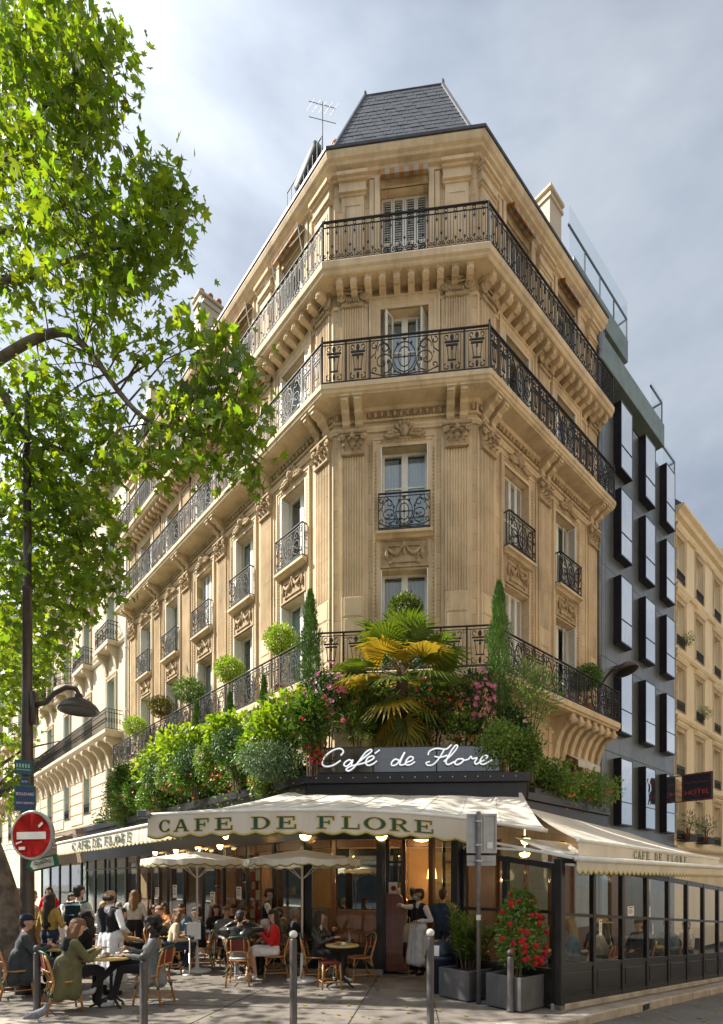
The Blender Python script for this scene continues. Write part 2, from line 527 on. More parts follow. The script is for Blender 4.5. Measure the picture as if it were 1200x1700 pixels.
def wall_mesh(length, z0, z1, ops, depth=0.42, u0=0.0):
    """front skin with real window openings and reveals"""
    mb = MB()
    us = sorted({u0, length} | {o[0] for o in ops} | {o[1] for o in ops})
    zs = sorted({z0, z1} | {o[2] for o in ops} | {o[3] for o in ops})
    for i in range(len(us) - 1):
        for j in range(len(zs) - 1):
            uc = (us[i] + us[i + 1]) / 2; zc = (zs[j] + zs[j + 1]) / 2
            if any(o[0] < uc < o[1] and o[2] < zc < o[3] for o in ops): continue
            mb.quad((us[i], 0, zs[j]), (us[i + 1], 0, zs[j]), (us[i + 1], 0, zs[j + 1]), (us[i], 0, zs[j + 1]))
    for (a, b, c, d) in ops:
        e = depth
        mb.quad((a, 0, c), (a, 0, d), (a, e, d), (a, e, c))
        mb.quad((b, 0, c), (b, e, c), (b, e, d), (b, 0, d))
        mb.quad((a, 0, d), (b, 0, d), (b, e, d), (a, e, d))
        mb.quad((a, 0, c), (a, e, c), (b, e, c), (b, 0, c))
    return mb

# stone joints drawn as fine relief in the wall skin
def joint_stone(name, base, bw, bh, c1, c2, gr):
    m = mat(name, c1, c2, rough=0.85, scale=1.3, detail=8, bump=0.2, bscale=30, world_co=True, grime=gr, gscale=1.1, gamt=0.65)
    t = m.node_tree; N = t.nodes
    tc = N.new('ShaderNodeTexCoord'); sp = N.new('ShaderNodeSeparateXYZ'); cb = N.new('ShaderNodeCombineXYZ')
    t.links.new(tc.outputs['Object'], sp.inputs[0]); t.links.new(sp.outputs['X'], cb.inputs['X']); t.links.new(sp.outputs['Z'], cb.inputs['Y'])
    br = N.new('ShaderNodeTexBrick')
    br.inputs['Scale'].default_value = 1.0; br.inputs['Mortar Size'].default_value = 0.006
    br.inputs['Brick Width'].default_value = bw; br.inputs['Row Height'].default_value = bh
    br.inputs['Color1'].default_value = (1, 1, 1, 1); br.inputs['Color2'].default_value = (0.84, 0.82, 0.79, 1)
    br.inputs['Mortar'].default_value = (0.5, 0.47, 0.42, 1)
    t.links.new(cb.outputs[0], br.inputs['Vector'])
    b = N['Principled BSDF']
    src = b.inputs['Base Color'].links[0].from_socket
    mx = N.new('ShaderNodeMixRGB'); mx.blend_type = 'MULTIPLY'; mx.inputs['Fac'].default_value = 1
    t.links.new(src, mx.inputs['Color1']); t.links.new(br.outputs['Color'], mx.inputs['Color2'])
    t.links.new(mx.outputs['Color'], b.inputs['Base Color'])
    return m
stone_wall = joint_stone('limestone_coursed', None, 0.95, 0.42, (0.71, 0.555, 0.36), (0.59, 0.45, 0.28), (0.24, 0.17, 0.10))

# ------------------------------------------------------------------ wrought-iron railing units
def spiral(cx, cz, r0, r1, a0, a1, n=12):
    out = []
    for i in range(n + 1):
        t = i / n
        r = r0 + (r1 - r0) * t; a = a0 + (a1 - a0) * t
        out.append((cx + r * math.cos(a), 0, cz + r * math.sin(a)))
    return out
PI = math.pi
UP_Y = (0, 1, 0)
def bars(mb, path, w=0.016, d=0.018):
    mb.tube(path, 1.0, flat=(w, d), up=UP_Y)
def mir(path, w):
    return [(w - x, y, z) for (x, y, z) in path]

def panel_scroll(w, h, dense=1):
    mb = MB()
    z0, z1 = 0.07, h - 0.10
    hm = z1 - z0; cz = (z0 + z1) / 2; cx = w / 2
    for x in (0.012, w - 0.012): mb.box(x - .011, x + .011, -.011, .011, 0.03, h - 0.03)
    bars(mb, [(0, 0, z0), (w, 0, z0)]); bars(mb, [(0, 0, z1), (w, 0, z1)])
    # central oval with cross
    ov = [(cx + 0.16 * w * math.cos(a), 0, cz + 0.40 * hm * math.sin(a)) for a in [2 * PI * i / 16 for i in range(16)]]
    mb.tube(ov, 1.0, flat=(0.02, 0.02), closed=True, up=UP_Y)
    ov2 = [(cx + 0.09 * w * math.cos(a), 0, cz + 0.27 * hm * math.sin(a)) for a in [2 * PI * i / 12 for i in range(12)]]
    mb.tube(ov2, 1.0, flat=(0.018, 0.018), closed=True, up=UP_Y)
    bars(mb, [(cx, 0, z0), (cx, 0, z1)], 0.018); bars(mb, [(cx - .16 * w, 0, cz), (cx + .16 * w, 0, cz)], 0.02)
    mb.ball((cx, 0, cz), (0.035, 0.02, 0.035), 6, 4)
    mb.ball((cx, 0, z0 + .03), (0.07, 0.02, 0.045), 6, 4); mb.ball((cx, 0, z1 - .02), (0.06, 0.02, 0.04), 6, 4)
    for side in (0, 1):
        P = []
        P.append(spiral(0.19 * w, cz - 0.10 * hm, 0.17 * w, 0.025 * w, -PI * .5, PI * 2.1, 18))
        P.append(spiral(0.21 * w, cz + 0.27 * hm, 0.10 * w, 0.02 * w, PI * 1.1, -PI * 1.1, 14))
        P.append([(cx, 0, z0 + .02), (cx - .12 * w, 0, z0 + .12 * hm), (cx - .21 * w, 0, cz - .08 * hm), (cx - .19 * w, 0, cz + .16 * hm), (cx - .25 * w, 0, cz + .34 * hm), (cx - .33 * w, 0, z1 - .01)])
        P.append([(cx, 0, z0 + .02), (cx - .2 * w, 0, z0 + .06 * hm), (cx - .31 * w, 0, z0 + .04 * hm), (0.02, 0, z0 + .16 * hm)])
        P.append(spiral(0.07 * w, z0 + 0.22 * hm, 0.05 * w, 0.012 * w, PI * 1.5, -PI * .6, 9))
        P.append(spiral(0.07 * w, z1 - 0.14 * hm, 0.055 * w, 0.012 * w, PI * .5, PI * 2.4, 9))
        P.append([(0.02, 0, cz + .05 * hm), (0.08 * w, 0, cz + .16 * hm), (0.12 * w, 0, z1)])
        for p in P:
            bars(mb, p if side == 0 else mir(p, w), 0.019)
        for (bx, bz, rx, rz) in ((.26, .40, .030, .05), (.30, .66, .028, .05), (.17, .88, .03, .035), (.36, .13, .045, .03), (.19, .42, .022, .03), (.08, .55, .018, .04), (.40, .86, .03, .04)):
            x = bx * w if side == 0 else w - bx * w
            mb.ball((x, 0, z0 + bz * hm), (rx * min(1, w), .014, rz * h), 5, 4)
    return mb

def panel_vase(w, h):
    mb = MB()
    z0, z1 = 0.07, h - 0.10
    hm = z1 - z0; cx = w / 2
    bars(mb, [(0, 0, z0), (w, 0, z0)]); bars(mb, [(0, 0, z1), (w, 0, z1)])
    for x in (0.011, w - 0.011): mb.box(x - .01, x + .01, -.011, .011, 0.03, h - 0.03)
    for k in (-1, 1):
        bars(mb, [(cx + k * .13 * w, 0, z0 + .30 * hm), (cx + k * .20 * w, 0, z0 + .66 * hm)], 0.016)
        bars(mb, [(cx + k * .32 * w, 0, z0), (cx + k * .36 * w, 0, z1)], 0.012)
        bars(mb, spiral(cx + k * .2 * w, z0 + .11 * hm, .15 * w, .03 * w, PI / 2 - k * PI * .1, PI / 2 - k * PI * 2.0, 11), 0.016)
        bars(mb, spiral(cx + k * .2 * w, z1 - .10 * hm, .12 * w, .03 * w, -PI / 2, -PI / 2 + k * PI * 1.7, 9), 0.016)
    bars(mb, [(cx, 0, z0 + .26 * hm), (cx, 0, z0 + .68 * hm)], 0.014)
    mb.box(cx - .24 * w, cx + .24 * w, -.014, .014, z0 + .66 * hm, z0 + .70 * hm)
    mb.box(cx - .30 * w, cx + .30 * w, -.014, .014, z0 + .745 * hm, z0 + .785 * hm)
    mb.box(cx - .17 * w, cx + .17 * w, -.012, .012, z0 + .27 * hm, z0 + .30 * hm)
    mb.ball((cx, 0, z0 + .88 * hm), (.08 * w, .015, .09 * hm), 6, 4)
    mb.ball((cx, 0, z0 + .13 * hm), (.06 * w, .015, .10 * hm), 6, 4)
    mb.ball((cx, 0, z0 + .60 * hm), (.05 * w, .015, .06 * hm), 5, 4)
    return mb

def panel_attic(w, h, n=2):
    mb = MB()
    z0, z1 = 0.06, h - 0.16
    bars(mb, [(0, 0, z0), (w, 0, z0)]); bars(mb, [(0, 0, z1), (w, 0, z1)], 0.02)
    u = w / n
    for k in range(n):
        c = u * (k + .5)
        for s in (-1, 1):
            bars(mb, [(c + s * .19 * u, 0, z0 + .22 * (z1 - z0)), (c + s * .19 * u, 0, z1)], 0.013)
            bars(mb, spiral(c + s * .24 * u, z0 + .09, .22 * u, .05 * u, PI / 2, PI / 2 - s * PI * 1.9, 10), 0.016)
        bars(mb, [(c, 0, z0 + .02), (c, 0, z0 + .24)], 0.016)
        mb.ball((c, 0, z0 + .2), (.028, .014, .05), 5, 4)
        ring = [(c + .042 * math.cos(a), 0, h - .10 + .042 * math.sin(a)) for a in [2 * PI * i / 8 for i in range(8)]]
        mb.tube(ring, 1.0, flat=(.013, .016), closed=True, up=UP_Y)
        bars(mb, [(c, 0, z1), (c, 0, z1 - .20)], 0.016)
        mb.ball((c, 0, z1 - .14), (.032, .014, .035), 5, 4)
        if k % 2 == 0:
            mb.ball((c + u * .5, 0, z0 + .42 * (z1 - z0)), (.032, .026, .032), 6, 4)
        bars(mb, [(c + u * .5, 0, z0), (c + u * .5, 0, z1)], 0.012)
    return mb

PANEL_CACHE = {}
def panel_mesh(kind, w, h):
    key = (kind, round(w, 2), round(h, 2))
    if key not in PANEL_CACHE:
        mb = {'scroll': panel_scroll, 'vase': panel_vase, 'attic': panel_attic}[kind](key[1], key[2])
        PANEL_CACHE[key] = mb.mesh(kind + '_panel', iron)
    return PANEL_CACHE[key]

def rail_run(parent, P, Q, z, h, pattern, name='railing', ends=(True, True), finial=False):
    """one straight balcony railing: top rail (a part) with its panels and posts as sub-parts"""
    P = Vector(P); Q = Vector(Q)
    d = (Q - P); Lr = d.length; d.normalize()
    M = frame_m(P, d, z)
    top = MB(); top.box(0, Lr, -.028, .028, h - .035, h, .008); top.box(0, Lr, -.014, .014, 0.025, 0.05)
    o = put(name, top, iron, parent, M)
    tot = sum(w for _, w in pattern)
    reps = max(1, round(Lr / tot))
    sc = Lr / (tot * reps)
    x = 0.0
    for r in range(reps):
        for kind, w in pattern:
            ww = w * sc
            me = panel_mesh(kind, ww, h)
            put('ironwork_panel', me, None, o, M @ Matrix.Translation((x, 0, 0)) @ Matrix.Diagonal((ww / round(ww, 2), 1, 1, 1)))
            x += ww
    for e, xx in zip(ends, (0, Lr)):
        if e:
            pm = MB(); pm.box(-.022, .022, -.022, .022, 0, h + .01)
            if finial: pm.lathe([(.02, h), (.034, h + .03), (.016, h + .06), (.03, h + .10), (.0, h + .16)], 8)
            put('post', pm, iron, o, M @ Matrix.Translation((xx, 0, 0)))
    return o

# ------------------------------------------------------------------ carved units (shared)
def cap_composite():
    mb = MB(); mb.smooth = False
    mb.prism([(-.30, 0), (.30, 0), (.31, .04), (-.31, .04)], -.13, .02)
    mb.prism([(-.27, .04), (.27, .04), (.33, .50), (-.33, .50)], -.10, .02)
    mb.box(-.38, .38, -.20, .02, .52, .60, .015)
    mb.box(-.34, .34, -.15, .02, .48, .53, .01)
    mb.smooth = True
    for s in (-1, 1):
        M = Matrix.Rotation(R(90), 4, 'X')
        mb.tube([(s * .29 + s * .085 * math.cos(a) * (1 - k / 22), -.15, .43 + .085 * math.sin(a) * (1 - k / 22)) for k, a in enumerate([PI / 2 - s * 2 * PI * i / 10 for i in range(17)])], .028, 5)
        mb.ball((s * .29, -.14, .43), (.035, .06, .035), 6, 4)
    for row, (zz, n, hh) in enumerate(((.04, 4, .20), (.14, 3, .26))):
        for k in range(n):                           # acanthus leaves curling outwards at the tip
            x = (-.225 + .45 * k / (n - 1)) * (1 - .12 * row); vs = []
            for t in (0, .3, .6, .82, 1.0):
                w = .078 * (1 - .35 * t) * (1.15 if .2 < t < .7 else .9)
                for q in (-1, -.5, 0, .5, 1):
                    vs.append((x + q * w, -.10 - .025 * row - .10 * t ** 3 + .03 * abs(q) ** 1.5 - (.015 if q == 0 else 0), zz + hh * (t if t < .83 else .80 - .10 * (t - .82) * 5)))
            mb.add(vs, [(i * 5 + j, i * 5 + j + 1, (i + 1) * 5 + j + 1, (i + 1) * 5 + j) for i in range(4) for j in range(4)])
    mb.ball((0, -.17, .45), (.07, .06, .075), 8, 5)
    for s in (-1, 1): mb.ball((s * .09, -.15, .40), (.07, .035, .03), 6, 4)
    for k in range(6): mb.ball((-.16 + .064 * k, -.14, .36), (.026, .03, .035), 5, 4)
    return mb
def cap_ionic():
    mb = MB()
    mb.box(-.31, .31, -.11, .02, 0, .05, .01)
    mb.box(-.30, .30, -.10, .02, .05, .30)
    mb.box(-.39, .39, -.17, .02, .36, .43, .015)
    mb.smooth = True
    for s in (-1, 1):
        mb.tube([(s * .30 + s * .125 * math.cos(a) * (1 - k / 24), -.13, .22 + .125 * math.sin(a) * (1 - k / 24)) for k, a in enumerate([PI / 2 - s * 2 * PI * i / 10 for i in range(19)])], .032, 5)
        mb.ball((s * .30, -.12, .22), (.06, .07, .06), 7, 5)
    mb.tube([(x, -.15, .33 - .05 * math.cos(x * 5)) for x in [-.30 + .1 * i for i in range(7)]], .028, 5)
    for k in range(6): mb.ball((-.15 + .06 * k, -.13, .13), (.024, .03, .05), 5, 4)
    for s in (-1, 0, 1): mb.ball((s * .06, -.17, .37 + .03 * (s == 0)), (.05, .04, .045), 6, 4)
    return mb
def cartouche():
    mb = MB(); mb.smooth = True
    mb.ball((0, -.07, .02), (.13, .10, .15), 9, 6)
    mb.ball((0, -.14, .02), (.07, .06, .09), 8, 5)
    mb.ball((0, -.09, .19), (.07, .07, .06), 7, 5)
    for s in (-1, 1):
        for k, (x, z, a, l) in enumerate(((.17, .10, .9, .13), (.24, .0, .35, .15), (.22, -.10, -.2, .15), (.36, -.03, .15, .14), (.34, -.12, -.1, .13), (.46, -.10, 0.05, .11), (.10, .2, 1.3, .10))):
            M = Matrix.Rotation(-s * a, 4, 'Y')
            mb.ball((s * x, -.06, z), (l, .05, .045), 6, 4, M)
    return mb
def garland_panel(w=1.26, h=0.74):
    mb = MB(); hw = w / 2
    mb.box(-hw, hw, -.02, .06, 0, h)
    for (a, b, c, d) in ((-hw, hw, h - .05, h), (-hw, hw, 0, .045), (-hw, -hw + .05, .045, h - .05), (hw - .05, hw, .045, h - .05)):
        mb.box(a, b, -.045, 0, c, d)
    fr = [(-.34, .14), (.34, .14), (.34, .30), (.44, .30), (.44, .56), (-.44, .56), (-.44, .30), (-.34, .30)]
    mb.tube([(x, -.035, z) for x, z in fr], 1.0, flat=(.035, .04), closed=True, up=UP_Y)
    mb.smooth = True
    for s in (-1, 1):
        mb.tube([(s * (.04 + .40 * t), -.06, .56 - .22 * math.sin(PI * t) * (1 - .25 * t) - .06 * t) for t in [i / 9 for i in range(10)]], [.022, .03, .042, .05, .052, .05, .045, .04, .034, .024], 6)
        mb.tube([(s * .46, -.05, .50), (s * .48, -.06, .34), (s * .46, -.05, .20)], [.02, .045, .02], 6)
        mb.ball((s * .36, -.05, .12), (.05, .035, .06), 6, 4)
    mb.ball((0, -.06, .58), (.07, .05, .08), 7, 5); mb.ball((0, -.05, .42), (.035, .035, .12), 6, 4)
    return mb
def bracket_mesh(w=0.20, out=0.55, h=0.5):
    p = [(0.02, 0), (-.10, 0), (-.16, h * .10), (-.14, h * .35), (-out * .55, h * .48), (-out * .62, h * .62), (-out * .9, h * .68), (-out, h * .8), (-out, h * .9), (-out * 1.05, h), (0.02, h)]
    mb = MB()
    n = len(p)
    mb.prism(p, -w / 2, w / 2, 'x')
    mb.box(-w * .28, w * .28, -out - .012, -out + .03, h * .72, h * .88)
    mb.box(-w * .62, w * .62, -out * 1.08, .0, h * .9, h)
    return mb
def modillion_mesh(w=0.17, out=0.44, h=0.30):
    p = [(0.02, 0), (-.05, 0), (-.10, h * .25), (-out * .6, h * .42), (-out * .78, h * .35), (-out, h * .5), (-out, h), (0.02, h)]
    mb = MB(); mb.prism(p, -w / 2, w / 2, 'x')
    mb.box(-w * .28, w * .28, -out - .015, -out + .02, h * .58, h * .92)
    mb.box(-w * .6, w * .6, -out * 1.05, 0, h * .88, h)
    return mb
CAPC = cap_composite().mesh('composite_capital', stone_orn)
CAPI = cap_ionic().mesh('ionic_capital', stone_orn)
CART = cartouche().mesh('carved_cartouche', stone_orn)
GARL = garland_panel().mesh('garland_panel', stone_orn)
BRK = bracket_mesh().mesh('bracket', stone)
MOD = modillion_mesh().mesh('modillion', stone)

def fluted_block(w, h, n=8, out=0.06):
    """one block of a fluted pilaster: concave channels between flat fillets"""
    mb = MB(); hw = w / 2
    prof = []
    ch = w * 0.92 / n; x = -hw + w * .04
    prof.append((-hw, -out))
    for k in range(n):
        a = x + ch * .16; b = x + ch * .84
        prof += [(a, -out), (a + ch * .12, -out + .022), ((a + b) / 2, -out + .034), (b - ch * .12, -out + .022), (b, -out)]
        x += ch
    prof += [(hw, -out), (hw, 0.02), (-hw, 0.02)]
    n_ = len(prof)
    vs = [(p[0], p[1], 0) for p in prof] + [(p[0], p[1], h) for p in prof]
    fs = [(i, (i + 1) % n_, (i + 1) % n_ + n_, i + n_) for i in range(n_)]
    fs += [list(range(n_ - 1, -1, -1)), list(range(n_, 2 * n_))]
    return MB().add(vs, fs)
def plain_block(w, h, out=0.06):
    mb = MB(); hw = w / 2
    mb.box(-hw, hw, -out, .02, 0, h, .006)
    mb.box(-hw + .07, hw - .07, -out - .012, -out + .01, .03, h - .03, .006)
    return mb
BLK = {}
def block(kind, w, h):
    k = (kind, w, round(h, 3))
    if k not in BLK:
        BLK[k] = (fluted_block(w, h) if kind == 'f' else plain_block(w, h)).mesh('pilaster_block', stone)
    return BLK[k]

# ------------------------------------------------------------------ windows
SHUT = {}
cream_curt = mat('cream_curtain', (0.55, 0.47, 0.34), (0.40, 0.33, 0.23), rough=0.95, scale=9, stretch=(6, 6, 0.3))
def shutter_mesh(w, h):
    k = (round(w, 2), round(h, 2))
    if k in SHUT: return SHUT[k]
    mb = MB(); w, h = k
    b = .045
    for (x0, x1, z0, z1) in ((0, b, 0, h), (w - b, w, 0, h), (b, w - b, 0, b), (b, w - b, h - b, h), (b, w - b, h * .48, h * .48 + b)):
        mb.box(x0, x1, -.016, .016, z0, z1)
    n = int((h - 2 * b) / .062)
    for i in range(n):
        z = b + .03 + (h - 2 * b - .04) * i / (n - 1) - .01
        mb.add([(b, -.014, z), (w - b, -.014, z), (w - b, .012, z + .045), (b, .012, z + .045), (b, -.014, z + .008), (w - b, -.014, z + .008), (w - b, .012, z + .053), (b, .012, z + .053)],
               [(0, 1, 5, 4), (0, 3, 2, 1), (4, 5, 6, 7), (3, 7, 6, 2)])
    SHUT[k] = mb.mesh('shutter', white_p)
    return SHUT[k]

def make_window(parent, fr, u, z0, z1, w, style, rec=0.30, framem=white_p, curt=curtain, transom=0.62, shut_mat=None):
    """casement: the frame is the part, panes, shutters and curtain its sub-parts; origin bottom centre on the wall face"""
    M = fr @ Matrix.Translation((u, 0, z0)); h = z1 - z0; hw = w / 2
    mb = MB(); b = .055
    for (x0, x1, a, c) in ((-hw, -hw + b, 0, h), (hw - b, hw, 0, h), (-hw + b, hw - b, h - b, h), (-hw + b, hw - b, 0, b * 1.6), (-.045, .045, b * 1.6, h - b)):
        mb.box(x0, x1, rec - .03, rec + .04, a, c)
    zt = h * transom
    mb.box(-hw + b, -.045, rec - .018, rec + .028, zt - .02, zt + .02)
    mb.box(.045, hw - b, rec - .018, rec + .028, zt - .02, zt + .02)
    for s in (-1, 1):
        x0, x1 = (-hw + b, -.045) if s < 0 else (.045, hw - b)
        for (xa, xb, za, zb) in ((x0, x0 + .04, b * 1.6, h - b), (x1 - .04, x1, b * 1.6, h - b)):
            mb.box(xa, xb, rec - .022, rec + .03, za, zb)
    o = put('window', mb, framem, parent, M)
    for s in (-1, 1):
        x0, x1 = (-hw + b + .04, -.085) if s < 0 else (.085, hw - b - .04)
        for (za, zb) in ((b * 1.6, zt - .02), (zt + .02, h - b)):
            g = MB(); y = rec + .006
            g.box(x0, x1, y, y + .005, za, zb)
            put('pane', g, pane_m, o, M)
    if curt and random.random() < .3: curt = None if random.random() < .6 else cream_curt
    if curt:
        cm = MB(); n = 18
        for s in (-1, 1):
            span = hw * (random.uniform(.55, .98))
            xs = [s * (hw - .04 - span * i / n) for i in range(n + 1)]
            pts = [(x, rec + .10 + .018 * math.sin(i * 1.9 + s), 0) for i, x in enumerate(xs)]
            for i in range(n):
                (xa, ya, _), (xb, yb, _) = pts[i], pts[i + 1]
                cm.quad((xa, ya, .05), (xb, yb, .05), (xb, yb, h - .06), (xa, ya, h - .06))
        put('curtain', cm, curt, o, M)
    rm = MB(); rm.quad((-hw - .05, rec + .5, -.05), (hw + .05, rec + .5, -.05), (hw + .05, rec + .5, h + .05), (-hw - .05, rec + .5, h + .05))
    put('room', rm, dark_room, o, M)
    def sh(x, y, rz, ww, hh=None):
        me = shutter_mesh(ww, (hh or h) - .04)
        s_ = put('shutter', me, None, o, M @ Matrix.Translation((x, y, .02)) @ Matrix.Rotation(rz, 4, 'Z'))
        if shut_mat: s_.material_slots[0].link = 'OBJECT'; s_.material_slots[0].material = shut_mat
    if style == 'open':
        sh(-hw + .022, rec - .05, R(-90), .30); sh(hw - .022, rec - .05, R(-90), .30)
    elif style == 'left':
        sh(-hw + .022, rec - .05, R(-90), .30); sh(-hw + .05, rec - .06, R(-75), .30)
    elif style == 'closed':
        q = (w - .02) / 4
        for i in range(4): sh(-hw + .01 + q * i, rec - .07, 0, q - .006)
    elif style == 'ajar':
        q = w / 4
        sh(-hw + .03, rec - .04, R(-68), q); sh(-hw + .03 + q * .4, rec - .04 - q * .9, R(55), q * .9)
        sh(hw - .03, rec - .04, R(180 + 60), q); sh(hw - .03 - q * .95, rec - .05, R(12), q * .9)
    elif style == 'half':
        sh(hw - .022, rec - .05, R(-90), .30); q = w / 4
        sh(hw - .02 - q, rec - .07, R(8), q)
    return o

def surround(parent, fr, u, z0, z1, w, out=0.05, wd=0.2, beads=False, ears=True):
    M = fr @ Matrix.Translation((u, 0, 0)); hw = w / 2
    mb = MB()
    for k, (a, b, o) in enumerate(((0, wd * .45, out * .6), (wd * .45, wd * .8, out), (wd * .8, wd, out * 1.5))):
        for s in (-1, 1):
            mb.box(s * (hw + a), s * (hw + b), -o, .02, z0, z1 + b)
        mb.box(-hw - a, hw + a, -o + .001, .02, z1 + a, z1 + b)
    ob = put('window_surround', mb, stone, parent, M)
    if beads:
        eb = MB(); n = int((z1 - z0) / .10)
        for s in (-1, 1):
            for i in range(n):
                eb.ball((s * (hw + wd * .62), -out - .005, z0 + .05 + i * .10), (.028, .018, .042), 5, 4)
        for i in range(int(w / .1)):
            eb.ball((-hw + .05 + i * .1, -out - .005, z1 + wd * .62), (.042, .018, .028), 5, 4)
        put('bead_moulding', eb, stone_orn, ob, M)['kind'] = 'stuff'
    return ob

# ------------------------------------------------------------------ assemble the three fronts
for key in 'LCR':
    fr = FR[key]; ln = LENS[key]
    ops = []
    for u in WIN[key]:
        for (a, b) in STOREYS: ops.append((u - WW / 2, u + WW / 2, a, b))
    if key == 'R': ops.append((4.55, 5.85, 4.3, 5.9))
    w = put('wall', wall_mesh(ln, 0.0, 20.6, ops), stone_wall, bld, fr)
    for i, u in enumerate(WIN[key]):
        st = {'L': [('open', 'open', 'open', 'open'), ('open', 'left', 'open', 'open'), ('left', 'closed', 'open', 'closed'), ('open', 'open', 'left', 'open'), ('open', 'open', 'open', 'open')][i] if key == 'L' else None,
              'C': ('open', 'open', 'ajar', 'closed'), 'R': [('closed', 'closed', 'open', 'closed'), ('half', 'half', 'open', 'open')][i] if key == 'R' else None}[key]
        for k, (a, b) in enumerate(STOREYS):
            make_window(bld, fr, u, a, b, WW, st[k])
        surround(bld, fr, u, STOREYS[0][0], STOREYS[1][1], WW, beads=True)
        surround(bld, fr, u, STOREYS[2][0], STOREYS[2][1], WW, out=.06, wd=.30)
        put('garland_panel', GARL, None, bld, fr @ Matrix.Translation((u, -.005, 10.15)))
        put('cartouche', CART, None, bld, fr @ Matrix.Translation((u, -.06, 13.66)))
        sl = MB(); sl.prism([(.05, 10.88), (-.10, 10.88), (-.16, 10.93), (-.24, 10.95), (-.24, 11.02), (.05, 11.02)], -WW / 2 - .1, WW / 2 + .1, 'x')
        put('window_sill', sl, stone, bld, fr @ Matrix.Translation((u, 0, 0)))
        # window balcony
        Mw = fr @ Matrix.Translation((u - 0.68, -.20, 11.03))
        h = .98; rl = MB(); rl.box(0, 1.36, -.022, .022, h - .035, h, .006); rl.box(0, 1.36, -.012, .012, .02, .045)
        rl.box(0, .02, 0, .2, h - .03, h); rl.box(1.34, 1.36, 0, .2, h - .03, h); rl.box(0, .02, 0, .2, .05, .07); rl.box(1.34, 1.36, 0, .2, .05, .07)
        for zz in (.2, .5, .8):
            for xx in (.01, 1.35): rl.box(xx - .008, xx + .008, .08, .1, .05, h)
        ro = put('window_railing', rl, iron, bld, Mw)
        put('ironwork_panel', panel_mesh('scroll', 1.36, h), None, ro, Mw)
    # giant order on the two main floors
    for u in PIL[key]:
        pw = 0.60
        M = fr @ Matrix.Translation((u, 0, 0))
        back = MB(); back.box(-pw / 2 - .10, pw / 2 + .10, -.035, .02, 7.15, 13.75); back.box(-pw / 2 - .10, pw / 2 + .10, -.034, .02, 14.62, 17.5)
        pil = put('pilaster', back, stone, bld, M)
        z = 7.2; nb = 0
        while z < 13.1:
            hh = min(.56, 13.13 - z)
            put('pilaster_stone', block('p' if z < 8.9 else 'f', pw, hh - .006), None, pil, M @ Matrix.Translation((0, -.03, z)))
            z += .56
        put('capital', CAPC, None, pil, M @ Matrix.Translation((0, -.03, 13.14)))
        z = 14.62
        while z < 17.0:
            hh = min(.58, 17.06 - z)
            put('pilaster_stone', block('f', .56, hh - .006), None, pil, M @ Matrix.Translation((0, -.03, z)))
            z += .58
        put('capital', CAPI, None, pil, M @ Matrix.Translation((0, -.03, 17.06)))
        # attic pier with panel and moulded cap
        ap = MB(); hw = .30
        ap.box(-hw, hw, -.09, .02, 17.82, 20.0)
        for (a, b, c, d) in ((-hw + .06, hw - .06, 19.75, 19.80), (-hw + .06, -hw + .10, 18.0, 19.75), (hw - .10, hw - .06, 18.0, 19.75), (-hw + .06, hw - .06, 17.96, 18.0)):
            ap.box(a, b, -.105, -.08, c, d)
        for (o, a, b) in ((.12, 20.0, 20.06), (.17, 20.06, 20.12), (.14, 20.12, 20.34), (.20, 20.34, 20.41), (.26, 20.41, 20.50)):
            ap.box(-hw - o * .4, hw + o * .4, -o, .02, a, b)
        put('attic_pier', ap, stone, pil, M)
    # attic window surround and rolled striped blind
    for i, u in enumerate(WIN[key]):
        mb = MB()
        for s in (-1, 1):
            mb.box(u + s * .64, u + s * .78, -.10, .02, 17.82, 20.45); mb.box(u + s * .80, u + s * .92, -.06, .02, 17.82, 20.42)
        mb.box(u - .64, u + .64, -.04, .02, 20.2, 20.45)
        put('attic_surround', mb, stone, bld, fr)
        bl = MB(); bl.cur = 0
        for k in range(10):
            x0 = u - .62 + .124 * k; bl.cur = k % 2
            bl.quad((x0, -.10, 20.44), (x0 + .124, -.10, 20.44), (x0 + .124, -.34, 20.30), (x0, -.34, 20.30))
            bl.quad((x0, -.34, 20.30), (x0 + .124, -.34, 20.30), (x0 + .124, -.335, 20.16), (x0, -.335, 20.16))
            bl.prism([(x0, 20.38), (x0 + .124, 20.38), (x0 + .124, 20.44), (x0, 20.44)], -.16, -.06)
        put('rolled_blind', bl, [mat('blind_orange', (0.46, 0.22, 0.06), (0.36, 0.16, 0.05), rough=.9), mat('blind_grey', (0.36, 0.34, 0.28), rough=.9)], bld, fr)
        if key == 'L':
            am = MB()
            for s in (-1, 1):
                am.tube([(u + s * .66, -.10, 19.2), (u + s * .66, -.36, 20.28)], .014, 5); am.tube([(u + s * .66, -.10, 20.3), (u + s * .66, -.62, 19.4)], .012, 5)
            am.tube([(u - .66, -.36, 20.28), (u + .66, -.36, 20.28)], .014, 5)
            put('blind_arm', am, white_p, bld, fr)
    # brackets in pairs under the second balcony, modillions under the third
    prs = []
    for u in PIL[key]:
        prs += [u - .17, u + .17]
    for u in prs:
        put('bracket', BRK, None, bld, fr @ Matrix.Translation((u, 0, 13.86)))
    n = max(2, round(ln / .375))
    for i in range(n):
        put('modillion', MOD, None, bld, fr @ Matrix.Translation((ln * (i + .5) / n, 0, 17.2)))
    # egg and dart frieze
    eg = MB(); eg.smooth = True; n = int(ln / .165)
    for i in range(n):
        u = ln * (i + .5) / n
        if any(abs(u - q) < .13 for q in prs): continue
        eg.ball((u, -.10, 14.16), (.055, .05, .085), 6, 4)
        eg.box(u + .072, u + .088, -.11, -.05, 14.08, 14.24)
